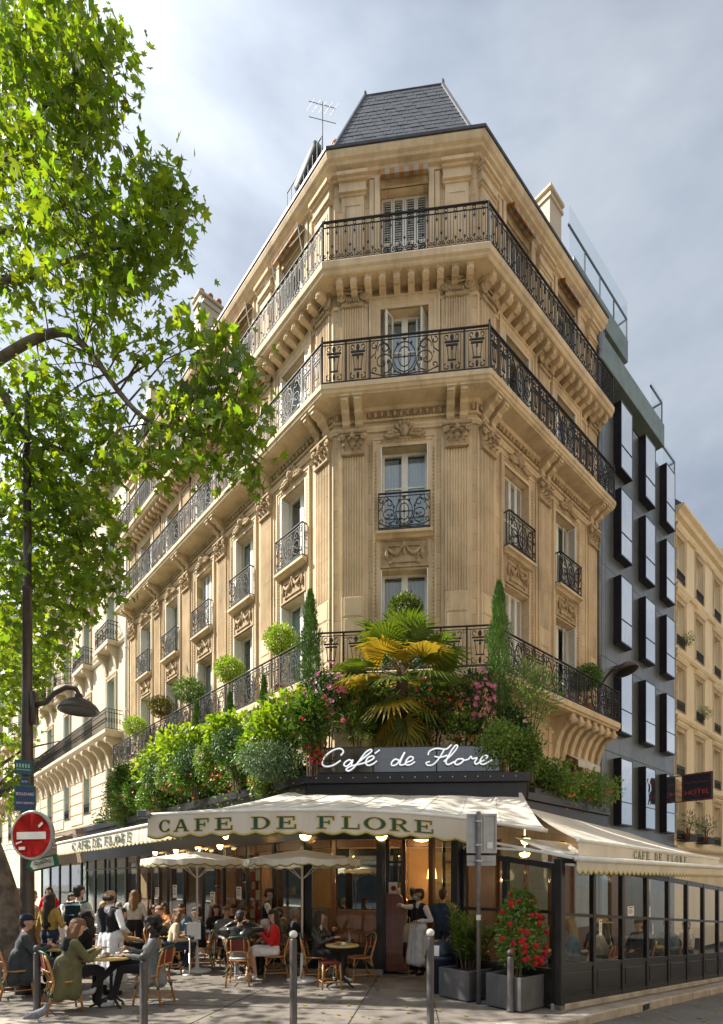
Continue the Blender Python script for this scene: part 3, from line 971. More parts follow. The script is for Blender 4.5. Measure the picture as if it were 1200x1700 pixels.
    put('egg_moulding', eg, stone_orn, bld, fr)['kind'] = 'stuff'

# continuous mouldings round the corner
def band(name, prof, m=stone, path=PLAN):
    mb = MB(); mb.sweep(path, prof); mb.fix()
    return put(name, mb, m, bld, I4)
band('string_course', [(-.05, 13.76), (.05, 13.76), (.06, 13.80), (.09, 13.84), (.09, 13.88), (-.05, 13.88)])
band('architrave', [(-.05, 14.03), (.06, 14.03), (.08, 14.06), (.05, 14.075), (.05, 14.25), (.10, 14.27), (.14, 14.335), (-.05, 14.335)])
s2 = band('balcony_slab', [(-.05, 14.336), (.56, 14.336), (.58, 14.36), (.62, 14.38), (.64, 14.44), (.67, 14.46), (.67, 14.58), (.64, 14.60), (-.05, 14.60)])
band('bed_moulding', [(-.05, 17.10), (.04, 17.10), (.06, 17.14), (.05, 17.16), (.05, 17.18), (-.05, 17.18)])
s3 = band('balcony_slab', [(-.05, 17.50), (.52, 17.50), (.55, 17.53), (.56, 17.58), (.61, 17.62), (.62, 17.77), (.60, 17.80), (-.05, 17.80)])
band('cornice', [(-.05, 20.46), (.06, 20.46), (.08, 20.52), (.16, 20.54), (.18, 20.60), (.28, 20.64), (.30, 20.70), (.36, 20.74), (.40, 20.84), (.40, 20.90), (-.30, 20.93), (-.30, 20.46)])
band('gutter', [(.30, 20.91), (.43, 20.91), (.44, 20.97), (.28, 20.98), (-.30, 20.97), (-.30, 20.94)], lead)
s1 = band('balcony_slab', [(-.05, 6.90), (.74, 6.90), (.76, 6.95), (.81, 6.97), (.82, 7.12), (.80, 7.15), (-.05, 7.15)])
band('base_moulding', [(-.05, 7.15), (.07, 7.15), (.07, 7.34), (.04, 7.38), (-.05, 7.38)])

def balcony(o, z, h, patterns, slab, finial=False):
    pts = offs(PLAN, o)
    for i, key in enumerate('LCR'):
        a, b = pts[i], pts[i + 1]
        rail_run(bld, a, b, z, h, patterns[key], 'railing', ends=(True, i == 2), finial=finial)
    d = -Vector((RS_D.y, -RS_D.x))
    rail_run(bld, pts[3], pts[3] + d * (o - .02), z, h, [('vase', .5)], 'railing', ends=(False, False))
    rail_run(bld, pts[0] - Vector((DL.y, -DL.x)) * (o - .02), pts[0], z, h, [('vase', .5)], 'railing', ends=(False, False))
V, S = ('vase', .44), ('scroll', 1.25)
balcony(.60, 14.60, 1.12, {'L': [V, S, V, V], 'C': [V, V, S, V, V], 'R': [V, V, S, V]}, s2, finial=True)
balcony(.55, 17.80, 1.06, {k: [('attic', .46)] for k in 'LCR'}, s3)
balcony(.75, 7.15, 1.05, {'L': [V, S, V], 'C': [V, V, S, V, V], 'R': [S, V, V]}, s1)

# curved consoles carrying the first balcony at its side-street end
cp = [(0, -1.25), (-.10, -1.25), (-.16, -1.05), (-.22, -.75), (-.36, -.45), (-.56, -.26), (-.62, -.30), (-.70, -.26), (-.74, -.16), (-.70, -.06), (-.70, 0), (0, 0)]
cm = MB(); cm.prism(cp, -.11, .11, 'x'); cm.smooth = True
cm.lathe([(.0, -.14), (.10, -.14), (.10, .14), (0, .14)], 10, M=Matrix.Translation((0, -.64, -.17)) @ Matrix.Rotation(R(90), 4, 'Y'))
CONS = cm.mesh('console', stone)
for i in range(7):
    put('console', CONS, None, bld, FR['R'] @ Matrix.Translation((3.9 + .46 * i, 0, 6.895)))
for u in (LEN_L - 1.0 - 2.84 * k for k in range(5)):
    for q in (-.3, .3): put('console', CONS, None, bld, FR['L'] @ Matrix.Translation((u + q, 0, 6.895)))
for u in (.5, 1.2, 2.5, 3.2): put('console', CONS, None, bld, FR['C'] @ Matrix.Translation((u, 0, 6.895)))

# mezzanine window on the side street with its little awning, channelled stone beside it
make_window(bld, FR['R'], 5.2, 4.3, 5.9, 1.3, 'none', rec=.22, framem=white_p)
for i in range(6):
    z = 3.6 + .5 * i
    for (a, b) in ((3.6, 4.40), (6.0, 6.84)):
        rst = MB(); rst.box(a + .01, b - .01, -.05, .02, z + .012, z + .49, .012); put('channelled_stone', rst, stone, bld, FR['R'])
av = MB()
for i in range(12):
    x0 = 4.45 + .125 * i
    av.quad((x0, -.04, 5.95), (x0 + .125, -.04, 5.95), (x0 + .125, -.55, 5.62), (x0, -.55, 5.62))
    av.add([(x0, -.55, 5.62), (x0 + .125, -.55, 5.62), (x0 + .125, -.552, 5.44), (x0 + .0625, -.552, 5.40), (x0, -.552, 5.44)], [(0, 4, 3, 2, 1)])
put('window_awning', av, canvas, bld, FR['R'])

# dark inner core so that no daylight leaks through, and flat roof
inn = offs(PLAN, -1.25)
back1 = RF2 + Vector((-RS_D.y, RS_D.x)) * 9; back0 = LF2 + Vector((-DL.y, DL.x)) * 9
ply = [(p.x, p.y) for p in inn] + [(back1.x, back1.y), (back0.x, back0.y)]
core = MB(); core.prism(ply, 0.0, 20.85, 'z'); core.fix()
put('inner_core', core, dark_room, bld, I4)
fl = offs(PLAN, -.02)
ply2 = [(p.x, p.y) for p in fl] + [(back1.x, back1.y), (back0.x, back0.y)]
for zz in (6.95, 10.3, 14.4, 17.55, 20.7):
    fm = MB(); fm.prism([(p.x, p.y) for p in offs(PLAN, -.44)] + [(inn[3].x, inn[3].y), (inn[2].x, inn[2].y), (inn[1].x, inn[1].y), (inn[0].x, inn[0].y)], zz, zz + .2, 'z'); fm.fix()
    put('floor_slab', fm, dark_room, bld, I4)
fm = MB(); fm.prism(ply2, 20.86, 20.93, 'z'); fm.fix(); put('roof_deck', fm, zinc, bld, I4)
for p2, q2 in ((RF2, back1), (back0, LF2)):
    d = (q2 - p2).normalized(); em = MB(); em.quad((0, 0, 0), ((q2 - p2).length, 0, 0), ((q2 - p2).length, 0, 20.9), (0, 0, 20.9))
    put('party_wall', em, stucco, bld, frame_m(p2, d))

# ------------------------------------------------------------------ corner roof of single slates
FC = FR['C']
Zb, Zt = 20.98, 24.15
b0 = [Vector((-.08, -.24, Zb)), Vector((LEN_C - .06, -.24, Zb)), Vector((LEN_C + 1.2, 3.3, Zb)), Vector((-1.2, 3.3, Zb))]
t0 = [Vector((.72, 1.0, Zt)), Vector((LEN_C - .82, 1.0, Zt)), Vector((LEN_C - .15, 2.6, Zt)), Vector((.1, 2.6, Zt))]
rf = MB(); rf.add(b0 + t0, [(0, 1, 5, 4), (1, 2, 6, 5), (2, 3, 7, 6), (3, 0, 4, 7), (4, 5, 6, 7)])
roof = put('roof', rf, lead, bld, FC)
sl = MB(); sl.box(-.5, .5, -.008, .008, 0, 1)
SLT = sl.mesh('slate', slate)
def slates(face, rows, cw):
    p0, p1, p2, p3 = face                            # bottom left, bottom right, top right, top left
    up = ((p3 + p2) / 2 - (p0 + p1) / 2); nrm = (p1 - p0).cross(up).normalized()
    for r in range(rows):
        ta = r / rows
        a = p0.lerp(p3, ta); b = p1.lerp(p2, ta); L_ = (b - a).length; d = (b - a).normalized()
        upd = up.normalized(); rh = up.length / rows
        x = -(.5 * cw if r % 2 else 0.0)
        while x < L_ - .02:
            xa, xb = max(0, x), min(L_, x + cw)
            x += cw
            if xb - xa < .03: continue
            c = a + d * ((xa + xb) / 2) + nrm * (.012 + random.uniform(0, .006))
            z = (upd + nrm * -.035 + d * random.uniform(-.012, .012)).normalized()
            y = -nrm; y = (y - z * y.dot(z)).normalized(); xx = y.cross(z)
            m = Matrix((( xx.x, y.x, z.x, c.x), (xx.y, y.y, z.y, c.y), (xx.z, y.z, z.z, c.z), (0, 0, 0, 1)))
            m = m @ Matrix.Diagonal((xb - xa - .008, 1, rh * 1.25, 1))
            put('slate', SLT, None, roof, FC @ m)
slates((b0[0], b0[1], t0[1], t0[0]), 15, .27)
slates((b0[1], b0[1].lerp(b0[2], .62), t0[1].lerp(t0[2], .62), t0[1]), 15, .5)
slates((b0[3].lerp(b0[0], .38), b0[0], t0[0], t0[3].lerp(t0[0], .38)), 15, .5)
rc = MB()
rc.tube([b0[0], t0[0]], .06, 6); rc.tube([b0[1], t0[1]], .06, 6); rc.tube([t0[3], t0[0], t0[1], t0[2]], .05, 6)
for p in (t0[0], t0[1]): rc.lathe([(.06, 0), (.045, .12), (.02, .16), (0, .22)], 8, c=p)
put('ridge_cap', rc, lead, roof, FC)

# roof furniture on the boulevard side
def chimney(name, label, pos, d, l, w, z0, z1, pots, cat='chimney'):
    M = frame_m(Vector((pos[0], pos[1])), Vector(d).normalized(), 0)
    o = thing(name, label, cat, M @ Matrix.Translation((0, 0, z0)))
    mb = MB(); mb.box(-l / 2, l / 2, -w / 2, w / 2, z0, z1, .01)
    put('stack', mb, stone_pale, o, M)
    c = MB(); c.box(-l / 2 - .06, l / 2 + .06, -w / 2 - .06, w / 2 + .06, z1 - .30, z1 - .18); c.box(-l / 2 - .09, l / 2 + .09, -w / 2 - .09, w / 2 + .09, z1, z1 + .12, .01)
    put('coping', c, stone_pale, o, M)
    for i in range(pots):
        p = MB(); p.smooth = True; x = -l / 2 + l * (i + .5) / pots
        hh = random.uniform(.35, .55)
        p.lathe([(.11, 0), (.10, hh * .8), (.125, hh * .82), (.12, hh), (.09, hh), (.08, hh * .6)], 10, c=(x, 0, z1 + .12))
        put('chimney_pot', p, terracotta, o, M)
    return o
chimney('chimney', 'stone chimney stack with terracotta pot beside the slate corner roof', (-0.66, 17.3), (0.742, 0.67), .8, .42, 20.93, 24.3, 2)
chimney('chimney', 'stone chimney with a row of terracotta pots beyond the tree tip', (-6.75, 25.3), (0.742, 0.67), 1.7, .6, 20.93, 28.1, 4)
chimney('chimney', 'white square chimney with moulded top above the side street cornice', (7.35, 22.0), (0.742, 0.67), .9, .9, 20.93, 28.8, 0)
an = thing('television_antenna', 'thin metal television antenna beside the corner roof', 'antenna', Matrix.Translation((-1.15, 16.2, 20.93)))
am = MB(); am.tube([(0, 0, 0), (0, 0, 3.9)], .018, 6); put('mast', am, zinc, an, WM[an.name])
am = MB()
for z, l in ((3.3, .55), (3.75, .55)): am.tube([(-l * .7, -.2, z - .1), (l * .7, .2, z + .25)], .008, 5)
for k in range(5):
    x = -.34 + .17 * k; am.tube([(x - .14, x * .36 + .2, 3.75 + x * .3 + .10), (x + .14, x * .36 - .2, 3.75 + x * .3 - .10)], .005, 4)
put('aerial_rod', am, lead, an, WM[an.name])
Mv = FR['L'] @ Matrix.Translation((LEN_L - 1.25, -.18, 20.99))
vd = thing('roof_vent_duct', 'grey roof vent cylinder behind small iron guard on the roof edge', 'duct', Mv)
vm = MB(); vm.smooth = True; vm.lathe([(.0, 0), (.25, 0), (.27, .05), (.27, .95), (.25, 1.0), (0, 1.02)], 14, M=Matrix.Translation((0, 0, .25)) @ Matrix.Rotation(R(70), 4, 'Y')); vm.smooth = False; vm.box(.3, .4, -.05, .05, 0, .2); vm.box(.7, .8, -.05, .05, 0, .4)
put('drum', vm, lead, vd, Mv)
vm = MB()
for k in range(9): vm.box(-.4 + .2 * k - .008, -.4 + .2 * k + .008, -.22, -.204, -.02, .5)
vm.box(-.4, 1.2, -.224, -.2, .48, .5); put('guard', vm, iron, vd, Mv)
for i, (u, lb) in enumerate(((LEN_L - 3.0, 'dark skylight on the boulevard roof edge next to the vent duct'), (LEN_L - 6.4, 'dark skylight on the boulevard roof edge farther along'))):
    Ms = FR['L'] @ Matrix.Translation((u, -.22, 20.98))
    sk = thing('skylight', lb, 'skylight', Ms)
    sm_ = MB(); sm_.prism([(0, 0), (.5, 1.15), (.62, 1.15), (.3, 0)], -.7, .7, 'x'); put('skylight_frame', sm_, lead, sk, Ms)
    sm_ = MB(); sm_.quad((-.6, -.004 + .05, .1), (.6, -.004 + .05, .1), (.6, .455, 1.06), (-.6, .455, 1.06)); put('pane', sm_, pane_m, sk, Ms)
# downpipe at the side-street end
dp = MB(); dp.smooth = True
dp.tube([(RF2.x + .02, RF2.y - .22, 20.5), (RF2.x + .0, RF2.y - .22, 19.3), (RF2.x + .05, RF2.y - .10, 18.7), (RF2.x + .05, RF2.y - .10, 4.0)], .06, 8)
for zz in (18.6, 15.4, 12.3, 9.1, 6.2): dp.lathe([(.075, 0), (.075, .08)], 8, c=(RF2.x + .05, RF2.y - .10, zz))
dp.lathe([(.07, 0), (.10, .1), (.16, .45), (.17, .5)], 8, c=(RF2.x + .02, RF2.y - .22, 19.9))
put('downpipe', dp, zinc, bld, I4)

# ------------------------------------------------------------------ ground
asphalt = mat('road_asphalt', (0.175, 0.165, 0.155), (0.115, 0.108, 0.10), rough=0.9, scale=0.9, detail=10, bump=0.5, bscale=220, world_co=True, grime=(0.07, 0.065, 0.06), gscale=0.5, gamt=0.5)
pave_m = mat('pavement_asphalt', (0.215, 0.185, 0.158), (0.150, 0.128, 0.110), rough=0.92, scale=1.1, detail=10, bump=0.5, bscale=160, world_co=True, grime=(0.075, 0.062, 0.05), gscale=1.7, gamt=0.7)
granite = mat('granite', (0.46, 0.40, 0.33), (0.34, 0.29, 0.235), rough=0.8, scale=6, detail=8, bump=0.35, bscale=60, world_co=True, grime=(0.16, 0.12, 0.08), gscale=1.5, gamt=0.65)
RN = Vector((RS_D.y, -RS_D.x))                       # outwards from the side-street front
rd = MB()
ts = [-400, .2, 40.2, 400]; ss = [-400, 400]
vs = []
for t in ts:
    for s in ss:
        p = Vector((2.86, 7.97)) + RS_D * t + RN * s
        vs.append((p.x, p.y, ground_z(p.x, p.y) - .13))
rd.add(vs, [(0, 2, 3, 1), (2, 4, 5, 3), (4, 6, 7, 5)]); rd.fix()
road = put('road', rd, asphalt); tag(road, kind='structure')
K = [Vector(p) for p in ((-46.6, 52.6), (-6.5, 8.15), (-5.1, 7.28), (-3.9, 6.92), (-2.4, 6.78), (-.8, 6.80), (.8, 6.92), (1.8, 7.02), (2.45, 7.18), (2.92, 7.44), (3.25, 7.72))]
K_end = K[-1] + RS_D * 30
pv = MB()
inner = offs(K + [K_end], -.28)
tip = Vector((3.06, 7.87))
flat_poly = [(p.x, p.y) for p in inner[:-1]]
c0 = Vector((2.86, 7.97)) + RS_D * .2 - RN * 14
flat_poly += [(c0.x, c0.y), (-20, 60)]
pv.add([(x, y, 0) for x, y in flat_poly], [list(range(len(flat_poly)))])
a = inner[-2]; b = inner[-1]
pv.add([(a.x, a.y, 0), (b.x, b.y, ground_z(b.x, b.y)), (b.x - RN.x * 9, b.y - RN.y * 9, ground_z(b.x, b.y)), (a.x - RN.x * 9, a.y - RN.y * 9, 0)], [(0, 1, 2, 3)])
pv.fix()
pav = put('pavement', pv, pave_m); tag(pav, kind='structure')
# kerb stones, one by one
def kerb_line(pts, z_of, step=1.05):
    for i in range(len(pts) - 1):
        p, q = pts[i], pts[i + 1]
        L_ = (q - p).length; n = max(1, round(L_ / step)); d = (q - p).normalized()
        for k in range(n):
            a = p + d * (L_ * k / n); m = a + d * (L_ / n / 2)
            if not (-8 < m.x < 14 and m.y < 22): continue
            l = L_ / n
            mb = MB(); mb.box(.004, l - .004, 0.0, .28, -.16, .004 + random.uniform(0, .006), .018)
            z0 = z_of(a.x, a.y); e = a + d * l; z1 = z_of(e.x, e.y)
            M = frame_m(a, d, z0) @ Matrix.Rotation(-math.atan2(z1 - z0, l), 4, 'Y')
            put('kerb_stone', mb, granite, pav, M)
kerb_line(K + [K_end], ground_z)
for i, (a, b) in enumerate((((-2.3, 6.95), (-1.7, 9.6)), ((-5.5, 8.6), (1.1, 7.9)), ((-.2, 7.0), (.35, 11.0)), ((1.0, 7.0), (1.15, 8.9)))):
    d = Vector(b) - Vector(a); m = MB(); m.box(0, d.length, -.007, .007, .001, .0045); put('asphalt_joint', m, mat('joint_tar', (.03, .026, .023), rough=.9), pav, frame_m(Vector(a), d.normalized()))
dr = P_DR = Vector((3.25, 7.72)) + RS_D * 1.75; m = MB(); m.box(0, .24, -.012, .05, -.12, -.03); put('kerb_drain', m, mat('drain_black', (.01, .01, .01), rough=.7), pav, frame_m(dr, RS_D, ground_z(dr.x, dr.y)))

# ------------------------------------------------------------------ neighbour on the boulevard
def bowed(u0, u1, out, n=8):
    return [(u0 + (u1 - u0) * i / n, -out * math.sin(PI * i / n) ** .6) for i in range(n + 1)]

def rail_simple(parent, M, pts, h, step=.115):
    """plain scroll-bar railing along local plan points"""
    mb = MB()
    P = [Vector((p[0], p[1], 0)) for p in pts]
    for zz in (h, .06, h * .82): mb.tube([p + Vector((0, 0, zz)) for p in P], 1.0, flat=(.03, .03), up=(0, 0, 1))
    for i in range(len(P) - 1):
        L_ = (P[i + 1] - P[i]).length; n = max(1, int(L_ / step))
        for k in range(n):
            q = P[i].lerp(P[i + 1], k / n)
            mb.tube([q + Vector((0, 0, .06)), q + Vector((0, 0, h))], 1.0, flat=(.018, .018))
            d = (P[i + 1] - P[i]).normalized()
            c = q + d * step * .5
            mb.tube([c + d * .045 * math.cos(a) + Vector((0, 0, h * .45 + .12 * math.sin(a))) for a in [2 * PI * j / 6 for j in range(6)]], 1.0, flat=(.014, .014), closed=True)
    return put('railing', mb, iron, parent, M)

def haussmann(label, t0, length, bays, long_deck, floors, top, stonem, shut, bows=()):
    o2 = A2 - DL * (t0 + length)
    fr = frame_m(o2, DL)
    b = thing('apartment_building', label, 'building', fr)
    us = [length - x for x in bays]
    ops = []
    for u in us:
        for (a, c) in floors: ops.append((u - .6, u + .6, a, c))
    put('wall', wall_mesh(length, 0, top, ops), stonem, b, fr)
    bk = MB(); bk.box(0, length, 1.0, 9.0, 0, top); put('inner_core', bk, dark_room, b, fr)
    for u in us:
        for k, (a, c) in enumerate(floors):
            make_window(b, fr, u, a, c, 1.2, 'open', shut_mat=shut, rec=.28)
            surround(b, fr, u, a, c, 1.2, out=.05, wd=.18)
            if k >= 2:
                dz = a - .12
                sl = MB()
                if u in [length - x for x in bows] and k == 2:
                    pts = bowed(u - 1.5, u + 1.5, .75)
                else:
                    pts = [(u - 1.05, 0), (u - 1.05, -.55), (u + 1.05, -.55), (u + 1.05, 0)]
                poly = pts
                sl.prism(poly, dz - .20, dz, 'z'); sl.fix()
                put('balcony_slab', sl, stonem, b, fr)
                rail_simple(b, fr @ Matrix.Translation((0, 0, dz)), [(x * .98 + u * .02, y * .93) for x, y in pts], .95)
                for s in (-1, 1):
                    put('console', CONS_P, None, b, fr @ Matrix.Translation((u + s * .75, 0, dz - .2)) @ Matrix.Diagonal((1, .72, .8, 1)))
            elif k == 0:
                rail_simple(b, fr @ Matrix.Translation((0, -.06, a)), [(u - .6, 0), (u + .6, 0)], .55)
    # long balcony
    sl = MB(); sl.prism([(.02, long_deck - .28), (-.70, long_deck - .28), (-.74, long_deck - .2), (-.82, long_deck - .16), (-.82, long_deck), (.02, long_deck)], .6, length - .9, 'x'); sl.fix()
    put('balcony_slab', sl, stonem, b, fr)
    rail_simple(b, fr @ Matrix.Translation((0, 0, long_deck)), [(.65, -.75), (length - .95, -.75), (length - .95, 0)], 1.0)
    n = round((length - 1.6) / 1.35)
    for i in range(n + 1):
        put('console', CONS_P, None, b, fr @ Matrix.Translation((.9 + (length - 2.2) * i / n, 0, long_deck - .28)))
    # rustication on the lower storeys
    for j in range(5):
        z = 5.2 + .62 * j
        edges = [0.05] + sorted([e for u in us for e in (u - .82, u + .82)]) + [length - .05]
        for i in range(0, len(edges) - 1, 2):
            if edges[i + 1] - edges[i] > .3:
                rb = MB(); rb.box(edges[i] + .02, edges[i + 1] - .02, -.05, .02, z + .03, z + .59, .02)
                put('channelled_block', rb, stonem, b, fr)
    def bnd(name, prof, m=stonem):
        mb = MB(); mb.prism(prof, 0, length, 'x'); mb.fix(); return put(name, mb, m, b, fr)
    for (za) in [f[0] - .35 for f in floors[2:]]:
        bnd('string_course', [(.02, za), (-.06, za), (-.12, za + .10), (-.12, za + .16), (.02, za + .16)])
    bnd('cornice', [(.02, top - .1), (-.10, top - .1), (-.16, top + .05), (-.50, top + .10), (-.62, top + .22), (-.62, top + .34), (.3, top + .36)])
    n = round(length / .52)
    for i in range(n):
        put('modillion', MOD_P, None, b, fr @ Matrix.Translation(((i + .5) * length / n, 0, top - .2)))
    rail_simple(b, fr @ Matrix.Translation((0, 0, top + .36)), [(.02, -.5), (length - .02, -.5)], .95, .16)
    rm = MB(); rm.prism([(.1, top + .3), (1.0, top + 3.4), (6, top + 3.9), (9, top + .3)], 0, length, 'x'); rm.fix(); put('roof', rm, zinc, b, fr)
    for u in us:
        d = MB(); d.box(u - .75, u + .75, .12, 1.5, top + .36, top + 2.6); d.prism([(u - .9, top + 2.6), (u + .9, top + 2.6), (u, top + 3.05)], .0, 1.6); put('dormer', d, stonem, b, fr)
        d = MB(); d.box(u - .5, u + .5, .10, .13, top + .6, top + 2.35); put('dormer_pane', d, pane_m, b, fr)
    for x in (0.0, length):
        pw = MB(); pw.box(x - .25, x + .25, .9, 8, top + .3, top + 3.9); put('party_wall', pw, stonem, b, fr)
    return b, fr
cpal = MB(); cpal.prism(cp, -.13, .13, 'x'); CONS_P = cpal.mesh('console', stone_pale)
CONS_P.materials[0] = stone_pale
MOD_P = modillion_mesh().mesh('modillion', stone_pale)
FL_N = [(5.7, 8.1), (9.3, 12.2), (13.85, 16.5), (17.75, 20.3)]
nb1, FRN = haussmann('pale stone apartment building with long iron balcony next along the boulevard', 15.34, 17.6, [2.5, 6.6, 10.7, 14.9], 9.2, FL_N, 21.9, stone_pale, grey_p, bows=(10.7,))
nb2, FRN2 = haussmann('cream apartment building far along the boulevard, behind the lamp post', 33.0, 26, [2.6, 6.8, 11.0, 15.2, 19.4, 23.6], 9.0, [(5.5, 7.9), (9.1, 12.0), (13.6, 16.3), (17.5, 20.0)], 21.5, stucco, grey_p, bows=(6.8, 15.2))
# its downpipe by the party wall
dp = MB(); dp.smooth = True; dp.tube([(17.45, -.1, 21.8), (17.45, -.1, 4.5)], .07, 8)
for zz in (7, 10, 13, 16, 19): dp.lathe([(.085, 0), (.085, .07)], 8, c=(17.45, -.1, zz))
put('downpipe', dp, white_p, nb1, FRN)
# shop awning of the neighbour
def shop_awning(label, fr, u0, u1, z1, z0, out, strips, m1, m2, name='shop_awning'):
    o = thing(name, label, 'awning', fr @ Matrix.Translation(((u0 + u1) / 2, 0, z1)))
    mb = MB(); n = strips
    for i in range(n):
        a = u0 + (u1 - u0) * i / n; b = u0 + (u1 - u0) * (i + 1) / n; mb.cur = i % 2
        for (ya, za, yb, zb) in ((-.05, z1, -out * .5, (z1 + z0) / 2 - .05), (-out * .5, (z1 + z0) / 2 - .05, -out, z0)):
            mb.quad((a, ya, za), (b, ya, za), (b, yb, zb), (a, yb, zb))
    put('canvas', mb, [m1, m2], o, fr)
    vb = MB()
    for i in range(n):
        a = u0 + (u1 - u0) * i / n; b = u0 + (u1 - u0) * (i + 1) / n; vb.cur = i % 2
        vb.add([(a, -out, z0), (b, -out, z0), (b, -out - .003, z0 - .22), ((a + b) / 2, -out - .003, z0 - .30), (a, -out - .003, z0 - .22)], [(0, 4, 3, 2, 1)])
    put('valance', vb, [m1, m2], o, fr)
    fm = MB(); fm.tube([(u0, -out, z0), (u1, -out, z0)], .03, 6); fm.tube([(u0, -.02, z1 - .8), (u0, -out, z0 - .02)], .02, 5); fm.tube([(u1, -.02, z1 - .8), (u1, -out, z0 - .02)], .02, 5)
    put('awning_frame', fm, white_p, o, fr)
    return o
grey_c = mat('grey_canvas', (0.50, 0.47, 0.43), (0.42, 0.39, 0.36), rough=.9, scale=2); dgrey_c = mat('dark_grey_canvas', (0.20, 0.19, 0.18), rough=.9, scale=2)
shop_awning('grey striped shop awning on the neighbouring building', FRN, 9.0, 16.9, 5.0, 3.9, 3.6, 14, grey_c, canvas)
shop_awning('cream shop awning farther along, behind the no entry sign', FRN, 0.5, 8.4, 4.8, 3.7, 3.4, 12, canvas, grey_c)
sf = MB(); sf.box(.3, 17.2, -.12, .02, 3.0, 5.05)
put('shop_fascia', sf, mat('brown_fascia', (0.24, 0.17, 0.11), (0.19, 0.13, 0.085), rough=.6), nb1, FRN)
for i in range(7):
    g = MB(); g.box(.5 + 2.4 * i, 2.6 + 2.4 * i, -.04, -.02, .4, 2.9); put('shop_pane', g, pane_m, nb1, FRN)
    g = MB(); g.box(.35 + 2.4 * i, .5 + 2.4 * i, -.1, .02, 0, 3.0); put('shop_post', g, blackf, nb1, FRN)
gsn = thing('pharmacy_sign', 'small green shop sign hanging behind the no entry sign', 'sign', FRN @ Matrix.Translation((3.0, -4.3, 2.6)))
g = MB(); g.box(-.5, 1.4, -.03, .03, 0, .34, .01); put('board', g, mat('green_sign', (0.02, 0.33, 0.18), (0.02, 0.28, 0.15), rough=.4), gsn, WM[gsn.name])
g = MB(); g.tube([(-.4, 0, .3), (-.4, 0, 1.2)], .015, 5); g.tube([(1.3, 0, .3), (1.3, 0, 1.2)], .015, 5); put('hanger', g, iron, gsn, WM[gsn.name])
g = MB()
for i, w in enumerate((.10, .16, .07, .13, .18, .09)): g.box(-.38 + i * .27, -.38 + i * .27 + w, -.034, -.03, .10, .22)
put('lettering', g, white_p, gsn, WM[gsn.name])['kind'] = 'stuff'

P_OPP = Vector((2.86, 7.97)) + RN * 10.5 - RS_D * 2
# ------------------------------------------------------------------ dark metal-clad building on the side street
FD = frame_m(RF2 + RS_D * .03, RS_D)
clad = mat('metal_cladding', (0.19, 0.20, 0.195), (0.13, 0.14, 0.138), rough=0.36, scale=0.9, detail=6, metal=0.55, bump=0.05, bscale=3, world_co=True)
copper = mat('patinated_copper', (0.20, 0.25, 0.225), (0.14, 0.185, 0.165), rough=0.5, scale=2, metal=0.3)
boxm = mat('black_bay_metal', (0.016, 0.014, 0.018), (0.024, 0.02, 0.026), rough=0.3, metal=0.4, scale=4)
bay_glass = glass_mat('mirror_glass', tint=(0.35, 0.42, 0.5), ior=1.7, base=0.52, wobble=0.25)
db = thing('metal_clad_building', 'dark grey metal clad building with projecting black window boxes', 'building', FD)
WD = 7.3
bk = MB(); bk.box(0, WD, .02, 9, -.5, 19.0); put('wall', bk, mat('joint_dark', (0.04, 0.042, 0.045), rough=.8), db, FD)
cols = [1.75, 3.95, 6.10]; rowz = [16.6, 13.5, 10.4, 7.2, 3.9]
edges = [0, .62, 1.75, 2.85, 3.95, 5.02, 6.10, WD]
zed = [-.4, 3.2, 6.5, 9.75, 12.95, 16.05, 19.0]
for i in range(len(edges) - 1):
    for j in range(len(zed) - 1):
        p = MB(); p.box(edges[i] + .006, edges[i + 1] - .006, -.03, .03, zed[j] + .006, zed[j + 1] - .006, .005)
        put('cladding_panel', p, clad, db, FD)
for u in cols:
    for z in rowz:
        M = FD @ Matrix.Translation((u, 0, z)); w, h, out = 1.0, 2.40, .30
        b = MB()
        for (x0, x1, z0, z1) in ((-w / 2, -w / 2 + .05, 0, h), (w / 2 - .05, w / 2, 0, h), (-w / 2 + .05, w / 2 - .05, 0, .05), (-w / 2 + .05, w / 2 - .05, h - .05, h)):
            b.box(x0, x1, -out, -.031, z0, z1)
        b.box(-w / 2 + .05, w / 2 - .05, -out - .008, -out + .03, h * .34, h * .34 + .03)
        bo = put('window_box', b, boxm, db, M)
        for (za, zb) in ((.05, h * .34), (h * .34 + .03, h - .05)):
            g = MB(); g.box(-w / 2 + .05, w / 2 - .05, -out + .006, -out + .014, za, zb); put('pane', g, bay_glass, bo, M)
        g = MB(); g.box(-w / 2 + .06, w / 2 - .06, -.06, -.04, .06, h - .06); put('room', g, dark_room, bo, M)
def tier(u1, z0, zg, zf, rec):
    g = MB(); g.box(0, u1, rec, rec + .02, z0, zg); put('glazing', g, glass_mat('dark_glazing', tint=(.12, .13, .14), base=.12), db, FD)
    n = int(u1 / 1.1)
    for i in range(n + 1):
        p = MB(); p.box(u1 * i / n - .04, u1 * i / n + .04, rec - .05, rec, z0, zg); put('mullion', p, boxm, db, FD)
    f = MB(); f.box(-.0, u1 + .08, rec - .49, rec + .6, zg, zf, .015); put('fascia', f, copper, db, FD)
    bx = MB(); bx.box(0, u1 - .02, rec + .05, 8, z0, zg); put('penthouse', bx, dark_room, db, FD)
tier(5.75, 19.02, 19.85, 20.75, .35)
tier(4.5, 20.77, 23.2, 24.1, 1.3)
tgl = glass_mat('clear_guard_glass', tint=(.93, .95, .95), ior=1.12, base=.02)
